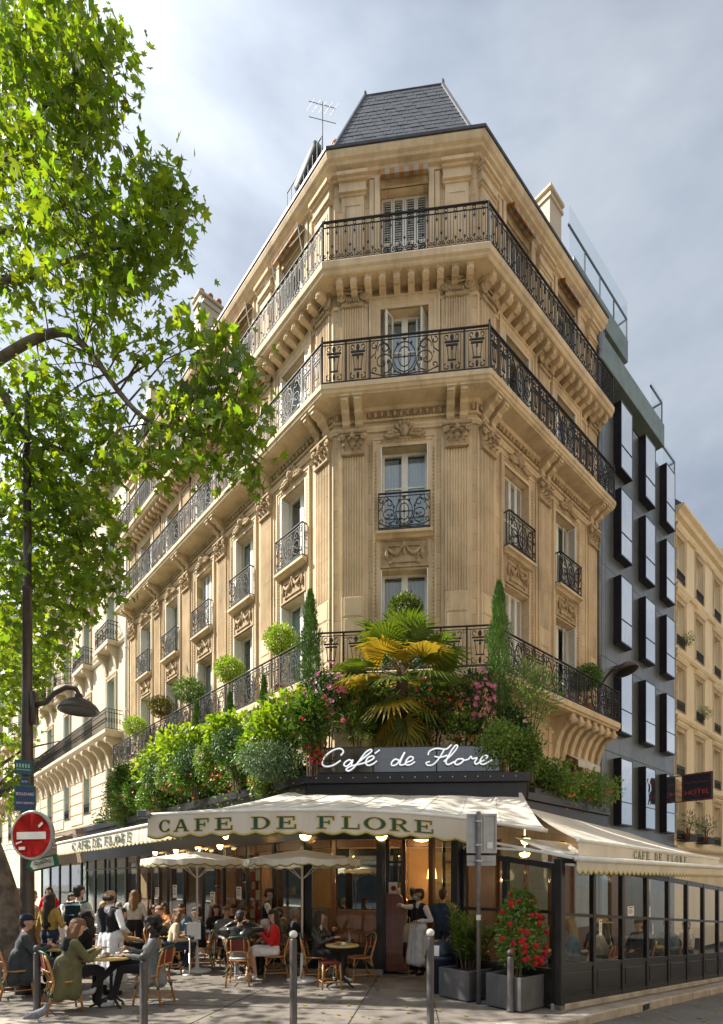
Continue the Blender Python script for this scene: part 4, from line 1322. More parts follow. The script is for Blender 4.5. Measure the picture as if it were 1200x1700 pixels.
def guard(u0, u1, z, h, y=-.08, ret=None):
    g = MB(); n = max(1, round((u1 - u0) / 1.3)); w = (u1 - u0) / n
    for i in range(n):
        q = MB(); q.box(u0 + w * i + .01, u0 + w * (i + 1) - .01, y - .006, y + .006, z, z + h); put('guard_pane', q, tgl, db, FD)
        q = MB(); q.box(u0 + w * (i + 1) - .025, u0 + w * (i + 1) + .025, y + .01, y + .05, z, z + .95); put('guard_post', q, boxm, db, FD)
    q = MB(); q.box(u0, u1, y + .008, y + .06, z + .92, z + .98); put('guard_rail', q, boxm, db, FD)
    q = MB(); q.box(u1 - .006, u1 + .006, y, y + 2.2, z, z + h); put('guard_pane', q, tgl, db, FD)
    q = MB(); q.box(u1 - .03, u1 + .02, y + .05, y + 2.2, z + .92, z + .98); put('guard_rail', q, boxm, db, FD)
guard(-.3, 4.6, 24.1, 1.6, .85); guard(4.6, 5.8, 20.75, 1.1); guard(5.85, 7.25, 19.02, 1.1)
# facade across the side street: outside the frame, mirrored in the window boxes and lit by the sun
FO = frame_m(P_OPP + RS_D * 34, -RS_D)
ob_ = thing('opposite_building', 'pale stone building across the side street, seen only as reflections in window boxes', 'building', FO)
ops = [(u - .6, u + .6, z, z + 2.2) for u in [2 + 3 * k for k in range(11)] for z in (4.5, 8, 11.4, 14.8)]
put('wall', wall_mesh(36, -1.5, 19, ops), stone_pale, ob_, FO)
for (u0, u1, z0, z1) in ops:
    g = MB(); g.box(u0, u1, .3, .34, z0, z1); put('window', g, pane_m, ob_, FO)
g = MB(); g.box(0, 36, .5, 8, -1.5, 19); put('inner_core', g, dark_room, ob_, FO)
for z in (7.4, 14.2, 18.6): g = MB(); g.box(0, 36, -.5, .02, z, z + .25); put('balcony_slab', g, stone_pale, ob_, FO)
FO = frame_m(A2 + Vector((-.742, -.67)) * 31 + DL * 30, -DL)
ob_ = thing('opposite_building', 'shaded building row across the boulevard, seen only as reflections in the cafe glass', 'building', FO)
put('wall', wall_mesh(165, -.3, 16.5, [(u - .6, u + .6, z, z + 2.2) for u in [2 + 3 * k for k in range(54)] for z in (4.5, 8, 11.4)]), stone_pale, ob_, FO)
g = MB(); g.box(0, 165, .4, 8, -.3, 16.4); put('inner_core', g, dark_room, ob_, FO)
g = MB(); g.box(0, 165, -.1, .02, -.2, 3.6); put('shop_front', g, dark_room, ob_, FO)
# slot and pipe between the two buildings
sp = MB(); sp.box(.02, .16, -.10, .0, -.4, 19.0); put('edge_channel', sp, boxm, db, FD)

# ------------------------------------------------------------------ cream building farther down the side street
FE = frame_m(RF2 + RS_D * 7.36, RS_D)
eb = thing('cream_building', 'plain cream rendered building with small iron sill rails beyond the metal clad one', 'building', FE)
us = [.75, 3.3, 6.0, 8.7, 11.4]; rows_e = [15.1 - 2.85 * k for k in range(5)]
ops = [(u - .5, u + .5, z, z + 1.95) for u in us for z in rows_e]
put('wall', wall_mesh(14, -1.2, 18.0, ops), stucco, eb, FE)
bk = MB(); bk.box(0, 14, 1.0, 9, -1.2, 17.9); put('inner_core', bk, dark_room, eb, FE)
for u in us:
    for z in rows_e:
        make_window(eb, FE, u, z, z + 1.95, 1.0, 'none', rec=.25)
        surround(eb, FE, u, z, z + 1.95, 1.0, out=.04, wd=.16)
        hd = MB(); hd.prism([(.02, z + 2.14), (-.08, z + 2.14), (-.16, z + 2.26), (-.16, z + 2.32), (.02, z + 2.34)], u - .75, u + .75, 'x'); hd.fix(); put('window_hood', hd, stucco, eb, FE)
        rail_simple(eb, FE @ Matrix.Translation((0, -.05, z)), [(u - .5, 0), (u + .5, 0)], .42, .14)
for z in [r - .42 for r in rows_e] + [17.3]:
    s = MB(); s.prism([(.02, z), (-.10, z), (-.16, z + .10), (-.16, z + .17), (.02, z + .19)], 0, 14, 'x'); s.fix(); put('string_course', s, stucco, eb, FE)
s = MB(); s.prism([(.02, 17.8), (-.18, 17.8), (-.24, 17.95), (-.40, 18.02), (-.40, 18.14), (.02, 18.16)], 0, 14, 'x'); s.fix(); put('cornice', s, stucco, eb, FE)
s = MB(); s.prism([(-.3, 18.165), (1.6, 20.4), (8, 20.6), (9, 18.2)], 0, 14, 'x'); s.fix(); put('roof', s, zinc, eb, FE)
FG = frame_m(RF2 + RS_D * 21.4, RS_D)
gb = thing('slate_roofed_building', 'distant building with slate mansard roof at the end of the side street', 'building', FG)
s = MB(); s.box(0, 16, 0, 9, -2, 17.5); put('wall', s, stucco, gb, FG)
s = MB(); s.prism([(.1, 17.5), (1.2, 22.3), (7.5, 22.8), (9, 17.5)], 0.3, 16, 'x'); s.fix(); put('roof', s, slate, gb, FG)
s = MB(); s.box(-.02, .4, .1, 8, 17.5, 22.9); put('gable', s, mat('brown_brick', (0.20, 0.13, 0.09), (0.13, 0.09, 0.065), rough=.9, scale=6), gb, FG)
for k in range(4):
    for j in range(4):
        g = MB(); g.box(1.5 + 3 * k, 2.6 + 3 * k, -.03, .01, 3 + 3.4 * j, 5.2 + 3.4 * j); put('window', g, pane_m, gb, FG)

# ------------------------------------------------------------------ hotel sign and wall lamp
Mh = FE @ Matrix.Translation((-.15, 0, 5.28))
hs = thing('hotel_sign', 'dark square hanging sign with red border reading HOTEL', 'sign', Mh)
m = MB(); m.box(-.035, .035, -1.52, -.36, 0, 1.16, .01); put('board', m, mat('sign_navy', (0.018, 0.018, 0.03), rough=.35), hs, Mh)
red_l = mat('sign_red', (0.60, 0.07, 0.05), rough=.5)
m = MB()
for (a, b, c, d) in ((-1.48, -.40, 1.11, 1.125), (-1.48, -.40, .035, .05), (-1.48, -1.465, .05, 1.11), (-.415, -.40, .05, 1.11)):
    m.box(-.039, -.034, a, b, c, d)
put('border', m, red_l, hs, Mh)
m = MB(); m.tube([(-.038, -.48 - .9 * t, .78 + .035 * math.sin(t * 22) * math.sin(PI * t)) for t in [i / 30 for i in range(31)]], .007, 4); m.box(-.04, -.035, -1.08, -.84, .50, .512); m.box(-.04, -.035, -1.08, -.84, .19, .202)
put('flourish', m, red_l, hs, Mh)
tm = text_mesh('HOTEL', .26); tm.materials.clear(); tm.materials.append(red_l)
put('lettering', tm, None, hs, Mh @ Matrix.Translation((-.04, -.94, .35)) @ Matrix.Rotation(R(-90), 4, 'Z') @ Matrix.Rotation(R(90), 4, 'X') @ Matrix.Diagonal((1.15, 1, 1, 1)))
m = MB(); m.tube([(0, 0, .02), (0, -.4, .02)], .018, 6); m.tube([(0, 0, 1.12), (0, -.4, 1.12)], .018, 6); put('bracket_arm', m, iron, hs, Mh)

lamp_brown = mat('lamp_brown', (0.085, 0.065, 0.055), (0.06, 0.047, 0.04), rough=.4, metal=.4, scale=9)
lens_m = glass_mat('lamp_lens', tint=(.75, .78, .75), base=.15, rough=.15)
Mw = frame_m(RF2, RS_D) @ Matrix.Translation((-.05, 0, 8.9))
wl = thing('wall_street_lamp', 'brown street lamp on a curved arm over the side street', 'street lamp', Mw)
m = MB(); m.smooth = True; m.tube([(0, 0, -.5), (0, -.15, -.38), (0, -.35, -.10), (0, -.55, .08), (0, -.75, .10)], .045, 8); put('arm', m, lamp_brown, wl, Mw)
Ml = Mw @ Matrix.Translation((0, -1.0, 0)) @ Matrix.Rotation(R(-16), 4, 'X')
m = MB(); m.smooth = True; m.lathe([(0, .16), (.16, .15), (.33, .06), (.38, -.04), (.38, -.10), (.35, -.11)], 18); put('lamp_head', m, lamp_brown, wl, Ml)
m = MB(); m.smooth = True; m.lathe([(.35, -.10), (.25, -.14), (0, -.16)], 18); put('lens', m, lens_m, wl, Ml)
m = MB(); m.lathe([(0, -.06), (.34, -.06)], 18); put('reflector', m, white_p, wl, Ml)

# ------------------------------------------------------------------ lamp post with signs, left
LPS = lambda x, y, z, r=0.0: T(x * 1.15, y * 1.15, 1.15 * z - .2775, r, 1.15)
Mp = LPS(-4.86, 8.0, 0)
lp = thing('lamp_post', 'tall brown lamp post with curved lantern arm at the terrace edge', 'street lamp', Mp)
m = MB(); m.smooth = True
m.lathe([(.0, 0), (.16, 0), (.16, .9), (.12, 1.0), (.095, 1.1), (.088, 3.0), (.07, 4.55), (.066, 4.6), (.062, 6.1), (.072, 6.1), (.072, 6.14), (.056, 6.16), (.052, 8.0), (.062, 8.0), (.062, 8.05), (.042, 8.07), (.038, 8.9), (.02, 9.0), (0, 9.0)], 12)
put('pole', m, lamp_brown, lp, Mp)
m = MB(); m.smooth = True
m.tube([(.09, 0, 4.42), (.28, -.01, 4.47), (.40, -.01, 4.60), (.58, -.02, 4.68), (.72, -.02, 4.66), (.76, -.02, 4.58)], [.04, .04, .036, .036, .034, .03], 8); m.box(.07, .13, -.06, .06, 4.15, 4.62); put('arm', m, lamp_brown, lp, Mp)
Ml = Mp @ Matrix.Translation((.76, -.02, 4.40))
m = MB(); m.smooth = True; m.lathe([(0, .19), (.05, .18), (.06, .12), (.15, .09), (.24, .02), (.28, -.05), (.275, -.07), (.25, -.06)], 18); put('lamp_head', m, lamp_brown, lp, Ml)
m = MB(); m.smooth = True; m.lathe([(.25, -.055), (.17, -.085), (0, -.10)], 18); put('lens', m, lens_m, lp, Ml)
m = MB(); m.lathe([(0, -.03), (.24, -.03)], 18); put('reflector', m, white_p, lp, Ml)

# no entry sign
Ms = LPS(-4.53, 7.55, 2.50, R(-12))
ne = thing('no_entry_sign', 'round red no entry sign with white bar and torn stickers', 'sign', Ms)
RX = Matrix.Rotation(R(90), 4, 'X')
alum = mat('sign_aluminium', (0.50, 0.50, 0.48), (0.40, 0.40, 0.39), rough=.4, metal=.7, scale=8)
sred = mat('sign_face_red', (0.62, 0.018, 0.018), (0.55, 0.02, 0.015), rough=.35, scale=5); swhite = mat('sign_face_white', (0.76, 0.74, 0.68), (0.70, 0.68, 0.61), rough=.45, scale=10)
m = MB(); m.smooth = False; m.lathe([(0, 0), (.335, 0), (.34, .012), (.34, .045), (.33, .05), (0, .05)], 40, M=RX @ Matrix.Translation((0, 0, -.05))); put('sign_disc', m, alum, ne, Ms)
m = MB(); m.lathe([(0, .0015), (.325, .0015)], 40, M=RX); put('white_rim', m, swhite, ne, Ms)
m = MB(); m.lathe([(0, .003), (.305, .003)], 40, M=RX); put('red_face', m, sred, ne, Ms)
m = MB(); m.box(-.235, .235, -.0055, -.0035, -.055, .045); put('white_bar', m, swhite, ne, Ms)
for (x, z, w, h, a) in ((.15, .14, .085, .035, .7), (-.20, -.10, .10, .022, .3), (-.15, -.18, .10, .042, .05)):
    m = MB(); m.box(-w / 2, w / 2, -.006, -.0045, -h / 2, h / 2); put('sticker', m, swhite, ne, Ms @ Matrix.Translation((x, 0, z)) @ Matrix.Rotation(-a, 4, 'Y'))
m = MB(); m.box(-.10, .10, .05, .12, -.25, -.20); m.box(-.10, .10, .05, .12, .20, .25); m.box(-.12, -.04, .12, .32, -.245, -.205); m.box(-.12, -.04, .12, .32, .205, .245); put('clamp', m, alum, ne, Ms)
# arrow sign under it
Ma = LPS(-4.47, 7.72, 2.12, R(-10))
ar = thing('direction_sign', 'small white direction sign with green arrow end and scribbles under the round sign', 'sign', Ma)
green_s = mat('sign_green', (0.03, 0.16, 0.09), (0.025, 0.13, 0.075), rough=.4)
Mr = Ma @ Matrix.Rotation(R(-11), 4, 'Y')
m = MB(); m.prism([(-.27, 0), (-.19, .085), (.24, .085), (.24, -.085), (-.19, -.085)], -.012, .012); put('board', m, green_s, ar, Mr)
m = MB(); m.prism([(-.20, 0), (-.155, .062), (.18, .062), (.18, -.062), (-.155, -.062)], -.0135, -.0125); put('face', m, swhite, ar, Mr)
m = MB()
for k in range(3):
    m.tube([(-.13 + .028 * i, -.015, .03 - .03 * k * .6 + random.uniform(-.016, .016)) for i in range(11)], .004, 4)
put('scribble', m, green_s, ar, Mr)
m = MB(); m.box(-.05, .05, .012, .20, -.02, .02); put('clamp', m, alum, ar, Ma)
# boulevard name plates
blue_s = mat('enamel_blue', (0.015, 0.03, 0.10), (0.012, 0.025, 0.085), rough=.25, coat=.3); egreen = mat('enamel_green', (0.02, 0.13, 0.06), rough=.3)
Mb = LPS(-4.77, 7.80, 2.86, R(22)) @ Matrix.Scale(.70, 4)
bs = thing('street_name_sign', 'blue enamel street sign with green frame reading BOULEVARD SAINT-GERMAIN', 'street sign', Mb)
m = MB(); m.prism([(-.19, 0), (.19, 0), (.19, .52), (.10, .52), (.06, .70), (-.06, .70), (-.10, .52), (-.19, .52)], -.012, .012); put('frame', m, egreen, bs, Mb)
m = MB(); m.prism([(-.165, .025), (.165, .025), (.165, .495), (-.165, .495)], -.0145, -.0125); m.prism([(-.085, .535), (.085, .535), (.048, .68), (-.048, .68)], -.0145, -.0125); put('face', m, blue_s, bs, Mb)
for txt, z, s in (('BOULEVARD', .345, .062), ('SAINT-GERMAIN', .165, .046), ('6e Arr', .60, .045)):
    tm = text_mesh(txt, s, .001); tm.materials.clear(); tm.materials.append(swhite)
    put('lettering', tm, None, bs, Mb @ Matrix.Translation((0, -.017, z)) @ RX @ Matrix.Diagonal((.9, 1.35, 1, 1)))
m = MB(); m.box(-.03, .03, .012, .2, .1, .13); m.box(-.03, .03, .012, .2, .4, .43); put('clamp', m, alum, bs, Mb)
Mb = LPS(-4.76, 7.80, 3.38, R(30)) @ Matrix.Scale(.68, 4)
bs = thing('route_plate', 'small teal plate with white stripes above the boulevard name sign', 'sign', Mb)
m = MB(); m.box(-.20, .12, -.012, .012, 0, .30, .005); put('board', m, mat('teal_enamel', (0.02, 0.075, 0.085), rough=.3), bs, Mb)
m = MB()
for i in range(5): m.box(-.17 + .052 * i, -.14 + .052 * i, -.016, -.0125, .14, .22)
m.box(-.17, .09, -.016, -.0125, .09, .105); put('lettering', m, mat('pale_green_paint', (0.30, 0.55, 0.45), rough=.5), bs, Mb)['kind'] = 'stuff'
m = MB(); m.box(-.03, .03, .012, .2, .1, .13); put('clamp', m, alum, bs, Mb)
# sign post seen from behind
Mq = T(1.78, 8.36, 0)
sp = thing('back_of_sign_post', 'grey post carrying two signs seen from behind between the planters', 'sign post', Mq)
galv = mat('galvanised', (0.23, 0.215, 0.205), (0.17, 0.155, 0.15), rough=.5, metal=.4, scale=10)
m = MB(); m.smooth = True; m.lathe([(.034, 0), (.034, 2.92), (.03, 2.93), (0, 2.93)], 10); put('post', m, galv, sp, Mq)
back_m = mat('sign_back', (0.44, 0.44, 0.43), (0.34, 0.335, 0.325), rough=.42, metal=.55, scale=5, grime=(.2, .19, .18), gscale=4, gamt=.4)
m = MB(); m.box(-.17, .28, .05, .075, 2.30, 2.90, .02); m.box(-.175, .285, .03, .05, 2.30, 2.33); m.box(-.175, .285, .03, .05, 2.87, 2.90); m.box(-.175, -.15, .03, .05, 2.33, 2.87); m.box(.26, .285, .03, .05, 2.33, 2.87); m.box(.08, .11, .035, .05, 2.33, 2.87); put('sign_plate', m, back_m, sp, Mq)
m = MB(); m.box(-.17, .28, .05, .07, 2.10, 2.27, .015); m.box(-.12, .24, .03, .05, 2.175, 2.20); put('sign_plate', m, back_m, sp, Mq)
m = MB(); m.box(.14, .22, .025, .0345, 2.37, 2.47); put('sticker', m, swhite, sp, Mq @ Matrix.Translation((0, .014, 0)))
m = MB(); m.lathe([(.0365, 1.28), (.0365, 1.36)], 10); put('sticker', m, swhite, sp, Mq)
for zz in (2.18, 2.42, 2.78):
    m = MB(); m.box(-.045, .045, -.04, .06, zz - .012, zz + .012); put('clamp', m, alum, sp, Mq)

# ------------------------------------------------------------------ cafe front: veranda, fascia, awnings
GC0 = Vector((-1.15, 11.30)); GC1 = Vector((0.44, 11.13))
cafe = thing('cafe_veranda', 'black framed glazed cafe front with planted roof at the foot of the corner building', 'cafe front', T(0, 11.3, 0))
door_glass = glass_mat('shop_glass', tint=(.93, .96, .94), ior=1.4, base=.015, wobble=.10)
wood_in = mat('interior_wood', (0.17, 0.075, 0.03), (0.10, 0.042, 0.018), rough=.4, scale=3, stretch=(6, 6, .6), coat=.2)
cream_in = mat('interior_cream', (0.30, 0.19, 0.09), (0.24, 0.15, 0.07), rough=.8, scale=2)
tile_in = mat('interior_floor', (0.16, 0.12, 0.09), (0.10, 0.075, 0.055), rough=.5, scale=3)
fs_l = offs([LF2, A2], 2.6)                           # left fascia line
FL0 = GC0 - DL * 15.0
def glazed(parent, P, Q, z0, z1, n, sill=.5, mid=None, fw=.06, pane=door_glass, z1b=None, slope=0.0, panel=True, depth=.08):
    """framed glass wall: posts and rails are the frame part, each pane and each plinth panel a part of its own"""
    P = Vector(P); Q = Vector(Q); d = (Q - P).normalized(); L_ = (Q - P).length; w = L_ / n
    M = frame_m(P, d); z1b = z1 if z1b is None else z1b
    sh = lambda mb: [mb.v.__setitem__(i, (v[0], v[1], v[2] + slope * v[0])) for i, v in enumerate(mb.v)] and mb
    top = lambda x: z1 + (z1b - z1) * x / L_
    for i in range(n + 1):
        x = min(max(w * i, fw / 2), L_ - fw / 2); p = MB(); p.box(x - fw / 2, x + fw / 2, -depth / 2, depth / 2, z0, top(x), .006); put('post', sh(p), blackf, parent, M)
    def rail(za, zb):
        r = MB()
        r.add([(0, -depth * .4, za(0)), (L_, -depth * .4, za(L_)), (L_, depth * .4, za(L_)), (0, depth * .4, za(0)), (0, -depth * .4, zb(0)), (L_, -depth * .4, zb(L_)), (L_, depth * .4, zb(L_)), (0, depth * .4, zb(0))],
              [(3, 2, 1, 0), (4, 5, 6, 7), (0, 1, 5, 4), (1, 2, 6, 5), (2, 3, 7, 6), (3, 0, 4, 7)])
        put('rail', sh(r), blackf, parent, M)
    rail(lambda x: top(x) - .09, lambda x: top(x)); rail(lambda x: z0, lambda x: z0 + .07)
    rail(lambda x: z0 + sill - .03, lambda x: z0 + sill + .03)
    if mid: rail(lambda x: mid - .025, lambda x: mid + .025)
    for i in range(n):
        a = w * i + fw / 2; b = w * (i + 1) - fw / 2
        if panel:
            p = MB(); p.box(a, b, -depth * .25, depth * .25, z0 + .07, z0 + sill - .03); p.box(a + .07, b - .07, -depth * .38, -depth * .2, z0 + .15, z0 + sill - .11, .012); put('plinth_panel', sh(p), blackf, parent, M)
        lv = [(z0 + sill + .03, lambda x: (mid - .025))] if mid else []
        lv = ([(lambda x: z0 + sill + .03, lambda x: mid - .025), (lambda x: mid + .025, lambda x: top(x) - .09)] if mid else [(lambda x: z0 + sill + .03, lambda x: top(x) - .09)])
        for fa, fb in lv:
            g = MB(); y = .004
            g.add([(a, -y, fa(a)), (b, -y, fa(b)), (b, -y, fb(b)), (a, -y, fb(a)), (a, y, fa(a)), (b, y, fa(b)), (b, y, fb(b)), (a, y, fb(a))],
                  [(0, 1, 2, 3), (7, 6, 5, 4), (0, 4, 5, 1), (3, 2, 6, 7), (0, 3, 7, 4), (1, 5, 6, 2)])
            put('pane', sh(g), pane, parent, M)
    return M
glazed(cafe, FL0, GC0, 0, 2.95, 13, sill=.34, mid=2.35, fw=.09)
glazed(cafe, GC0, GC1, 0, 2.95, 1, sill=.52, fw=.14)
glazed(cafe, GC1, (0.56, 12.25), 0, 2.95, 1, sill=.52, fw=.1)
glazed(cafe, (0.56, 12.25), (0.98, 12.20), 0, 2.95, 1, sill=.3, mid=2.3, fw=.07)
glazed(cafe, (1.78, 12.13), (2.10, 12.10), 0, 2.95, 1, sill=.3, mid=2.3, fw=.07)
P0 = Vector((2.86, 7.97)); P1 = Vector((1.67, 9.28)); P2 = Vector((2.10, 12.10))
# plinth step, head beam and soffit
bm_ = MB(); bm_.sweep([FL0, GC0, GC1 + Vector((.02, 0)), Vector((2.2, 10.9))], [(.10, 2.72), (.10, 3.05), (-.25, 3.05), (-.25, 2.951), (-.08, 2.951), (-.08, 2.72)]); bm_.fix(); put('head_beam', bm_, blackf, cafe, I4)
st = MB(); st.sweep([FL0, GC0, GC1], [(.16, .001), (.16, .10), (-.05, .10), (-.05, .001)]); st.fix(); put('step', st, granite, cafe, I4)
FC0 = Vector((-1.10, 11.48)); FC1 = Vector((3.30, 11.22))
FASC = [FL0 + Vector((-.02, .05)), FC0, FC1, Vector((3.95, 13.55)), B2 + RS_D * 5.1 + RN * 1.1]
fa = MB(); fa.sweep(FASC, [(.02, 3.56), (.06, 3.56), (.06, 3.88), (.14, 3.90), (.14, 4.08), (.0, 4.10), (-.1, 4.10), (-.1, 3.56)]); fa.fix(); put('fascia', fa, mat('black_fascia', (0.014, 0.014, 0.017), (0.022, 0.021, 0.024), rough=.35, scale=5), cafe, I4)
bolts = MB()
for i in range(17):
    p = FC0.lerp(FC1, (i + .7) / 17.4); bolts.ball((p.x - .01, p.y - .142, 4.0), .012, 6, 4)
put('fascia_bolts', bolts, white_p, cafe, I4)['kind'] = 'stuff'
deck = MB(); pl = [(p.x, p.y) for p in FASC] + [(RF2.x - 1.3, RF2.y - 1.2), (B2.x, B2.y), (A2.x, A2.y), (LF2.x, LF2.y)]
deck.add([(x, y, 4.02) for x, y in pl], [list(range(len(pl)))]); put('roof_deck', deck, lead, cafe, I4)
sf = MB(); pl2 = [(p.x, p.y) for p in FASC[:3]] + [(3.9, 13.6), (B2.x, B2.y), (A2.x, A2.y), (LF2.x, LF2.y)]
sf.add([(x, y, 3.25) for x, y in pl2], [list(range(len(pl2) - 1, -1, -1))]); put('ceiling', sf, cream_in, cafe, I4)
up_ = MB(); up_.sweep([FL0, GC0, GC1 + Vector((.02, 0)), Vector((3.1, 10.86))], [(.02, 3.05), (.02, 3.75), (-.02, 3.75), (-.02, 3.05)]); up_.fix(); put('upper_board', up_, blackf, cafe, I4)
# interior: floor, back wall with pilasters, mirrors and shelves
fl_ = MB(); pl3 = [(FL0.x, FL0.y), (GC0.x, GC0.y), (GC1.x, GC1.y), (.56, 12.25), (2.1, 12.1), (3.3, 12.6), (B2.x, B2.y), (A2.x, A2.y), (LF2.x, LF2.y)]
fl_.add([(x, y, .03) for x, y in pl3], [list(range(len(pl3)))]); put('floor', fl_, tile_in, cafe, I4)
for key in 'LC':
    fr = FR[key]; ln = LENS[key]; n = int(ln / 1.25)
    for i in range(n):
        a = ln * i / n; b = ln * (i + 1) / n
        p = MB(); p.box(a + .02, b - .02, -.10, -.01, .05, 1.1, .01); p.box(a + .12, b - .12, -.12, -.09, .25, .95, .01); put('wood_panel', p, wood_in, cafe, fr)
        p = MB(); p.box(a - .06, a + .06, -.16, -.01, .05, 3.2, .015); put('wood_pilaster', p, wood_in, cafe, fr)
        p = MB(); p.box(a + .1, b - .1, -.05, -.02, 1.15, 2.75)
        put('mirror', p, glass_mat('mirror', tint=(.02, .015, .01), base=.75, rough=.03) if i % 2 == 0 else cream_in, cafe, fr)
        p = MB(); p.box(a + .07, b - .07, -.12, -.01, 2.78, 3.1, .01); put('wood_frieze', p, wood_in, cafe, fr)
bx_red = mat('red_box', (0.45, 0.03, 0.02), rough=.5); bx_cream = mat('cream_box', (0.66, 0.56, 0.36), rough=.6)
shf = thing('display_shelves', 'tall display shelves of red and cream boxes inside the cafe window', 'shelves', T(-2.55, 13.3, .03, R(-30)))
m = MB()
for x in (-.28, .28): m.box(x - .02, x + .02, -.15, .15, 0, 2.4)
for z in (.02, .5, .95, 1.4, 1.85, 2.38): m.box(-.26, .26, -.15, .15, z - .015, z + .015)
put('shelf_frame', m, wood_in, shf, WM[shf.name])
for z in (.515, .965, 1.415, 1.865):
    for i in range(3):
        m = MB(); m.box(-.24 + .165 * i, -.10 + .165 * i, -.12, .05, z, z + random.uniform(.18, .3)); put('box', m, bx_red if (i + int(z * 10)) % 2 else bx_cream, shf, WM[shf.name])

glow = mat('lamp_glow', (0.9, 0.55, 0.2), rough=.6, emit=5.0, emitc=(1.0, .58, .20))
glow_soft = mat('lampshade_glow', (0.9, 0.55, 0.25), rough=.7, emit=3.0, emitc=(1.0, .50, .13))
def point(parent, p, w, r=.08, c=(1.0, .68, .36)):
    l = bpy.data.lights.new('lamp_light', 'POINT'); l.energy = w; l.shadow_soft_size = r; l.color = c
    o = bpy.data.objects.new('lamp_light', l); COL.objects.link(o); o.parent = parent; o.matrix_basis = WM[parent.name].inverted() @ Matrix.Translation(p)
    return o
# shell lamps on the beam
def shell_lamp(x, y, z, rz, label):
    M = T(x, y, z, rz)
    o = thing('shell_wall_lamp', label, 'wall lamp', M, 'lit shell lamps under the awnings')
    m = MB(); m.smooth = True
    vs = []; n = 12
    for i in range(5):
        ph = PI / 2 * i / 4
        for j in range(n + 1):
            th = PI * j / n; rr = .115 * math.cos(ph) * (1 + .05 * (j % 2))
            vs.append((rr * math.cos(th), -.09 * math.sin(ph) - .01, -rr * math.sin(th)))
    fs = [(i * (n + 1) + j, i * (n + 1) + j + 1, (i + 1) * (n + 1) + j + 1, (i + 1) * (n + 1) + j) for i in range(4) for j in range(n)]
    m.add(vs, fs); put('shade', m, glow, o, M)
    m = MB(); m.box(-.05, .05, -.05, .02, -.01, .05); put('bracket', m, blackf, o, M)
for i, px in enumerate((380, 507, 633)):
    p = at(px, 1386, 10.98 if i else 11.9)
    if i == 0: p = Vector((-2.72, 11.42, 2.80)); p = at(380, 1386, 12.55); p.y -= .2
    shell_lamp(p.x, p.y, p.z, R(-6) if i else R(-48), ('lit shell lamp above the two parasols', 'lit shell lamp above the tall mirror window', 'lit shell lamp by the cafe doorway')[i])
for i, s in enumerate((3.3, 4.5, 5.9, 7.4)):
    p = GC0 - DL * s + Vector((-.742, -.67)) * .16
    shell_lamp(p.x, p.y, 2.78, R(-48), ('lit shell lamp under the long valance, first from the big awning', 'lit shell lamp under the long valance, second from the big awning', 'lit shell lamp under the long valance, third from the big awning', 'lit shell lamp under the long valance, farthest one')[i])
# ceiling lamps added to brighten the interior, and a lit wall lampshade
for i, (x, y, lb) in enumerate(((-1.3, 12.9, 'added ceiling lamp brightening the cafe behind the parasols'), (1.45, 13.3, 'added ceiling lamp brightening the cafe doorway'), (-4.6, 16.2, 'added ceiling lamp brightening the long veranda'))):
    M = T(x, y, 2.95)
    o = thing('added_ceiling_lamp', lb, 'ceiling lamp', M)
    m = MB(); m.smooth = True; m.lathe([(.0, -.12), (.16, -.09), (.24, -.02), (.25, .02), (.20, .03)], 14); put('bowl', m, glow_soft, o, M)
    m = MB(); m.tube([(0, 0, .03), (0, 0, .3)], .012, 6); put('stem', m, mat('brass', (0.55, 0.36, 0.10), (0.45, 0.28, 0.08), rough=.3, metal=.9), o, M)
    point(o, (x, y, 2.70), 15)
brass = MATS['brass']
M = T(1.78, 13.9, 1.95)
o = thing('wall_lampshade', 'orange lit lampshade on the wall inside the doorway', 'lamp', M)
m = MB(); m.smooth = True; m.lathe([(.13, 0), (.09, .26)], 12); put('shade', m, glow_soft, o, M)
m = MB(); m.tube([(0, 0, -.16), (0, 0, .02), ], .015, 6); m.tube([(0, 0, -.14), (0, .3, -.14)], .012, 6); put('bracket', m, brass, o, M); point(o, (1.78, 13.85, 1.9), 6, .05)

# ------------------------------------------------------------------ awnings
gold = mat('gold_trim', (0.60, 0.43, 0.08), (0.52, 0.36, 0.06), rough=.6, scale=20); dgreen = mat('bottle_green', (0.012, 0.075, 0.04), (0.01, 0.06, 0.032), rough=.6, scale=20)
def surf(fn, nu, nv):
    mb = MB(); mb.smooth = True
    vs = [fn(i / nu, j / nv) for j in range(nv + 1) for i in range(nu + 1)]
    fs = [(j * (nu + 1) + i, j * (nu + 1) + i + 1, (j + 1) * (nu + 1) + i + 1, (j + 1) * (nu + 1) + i) for j in range(nv) for i in range(nu)]
    mb.add(vs, fs); return mb
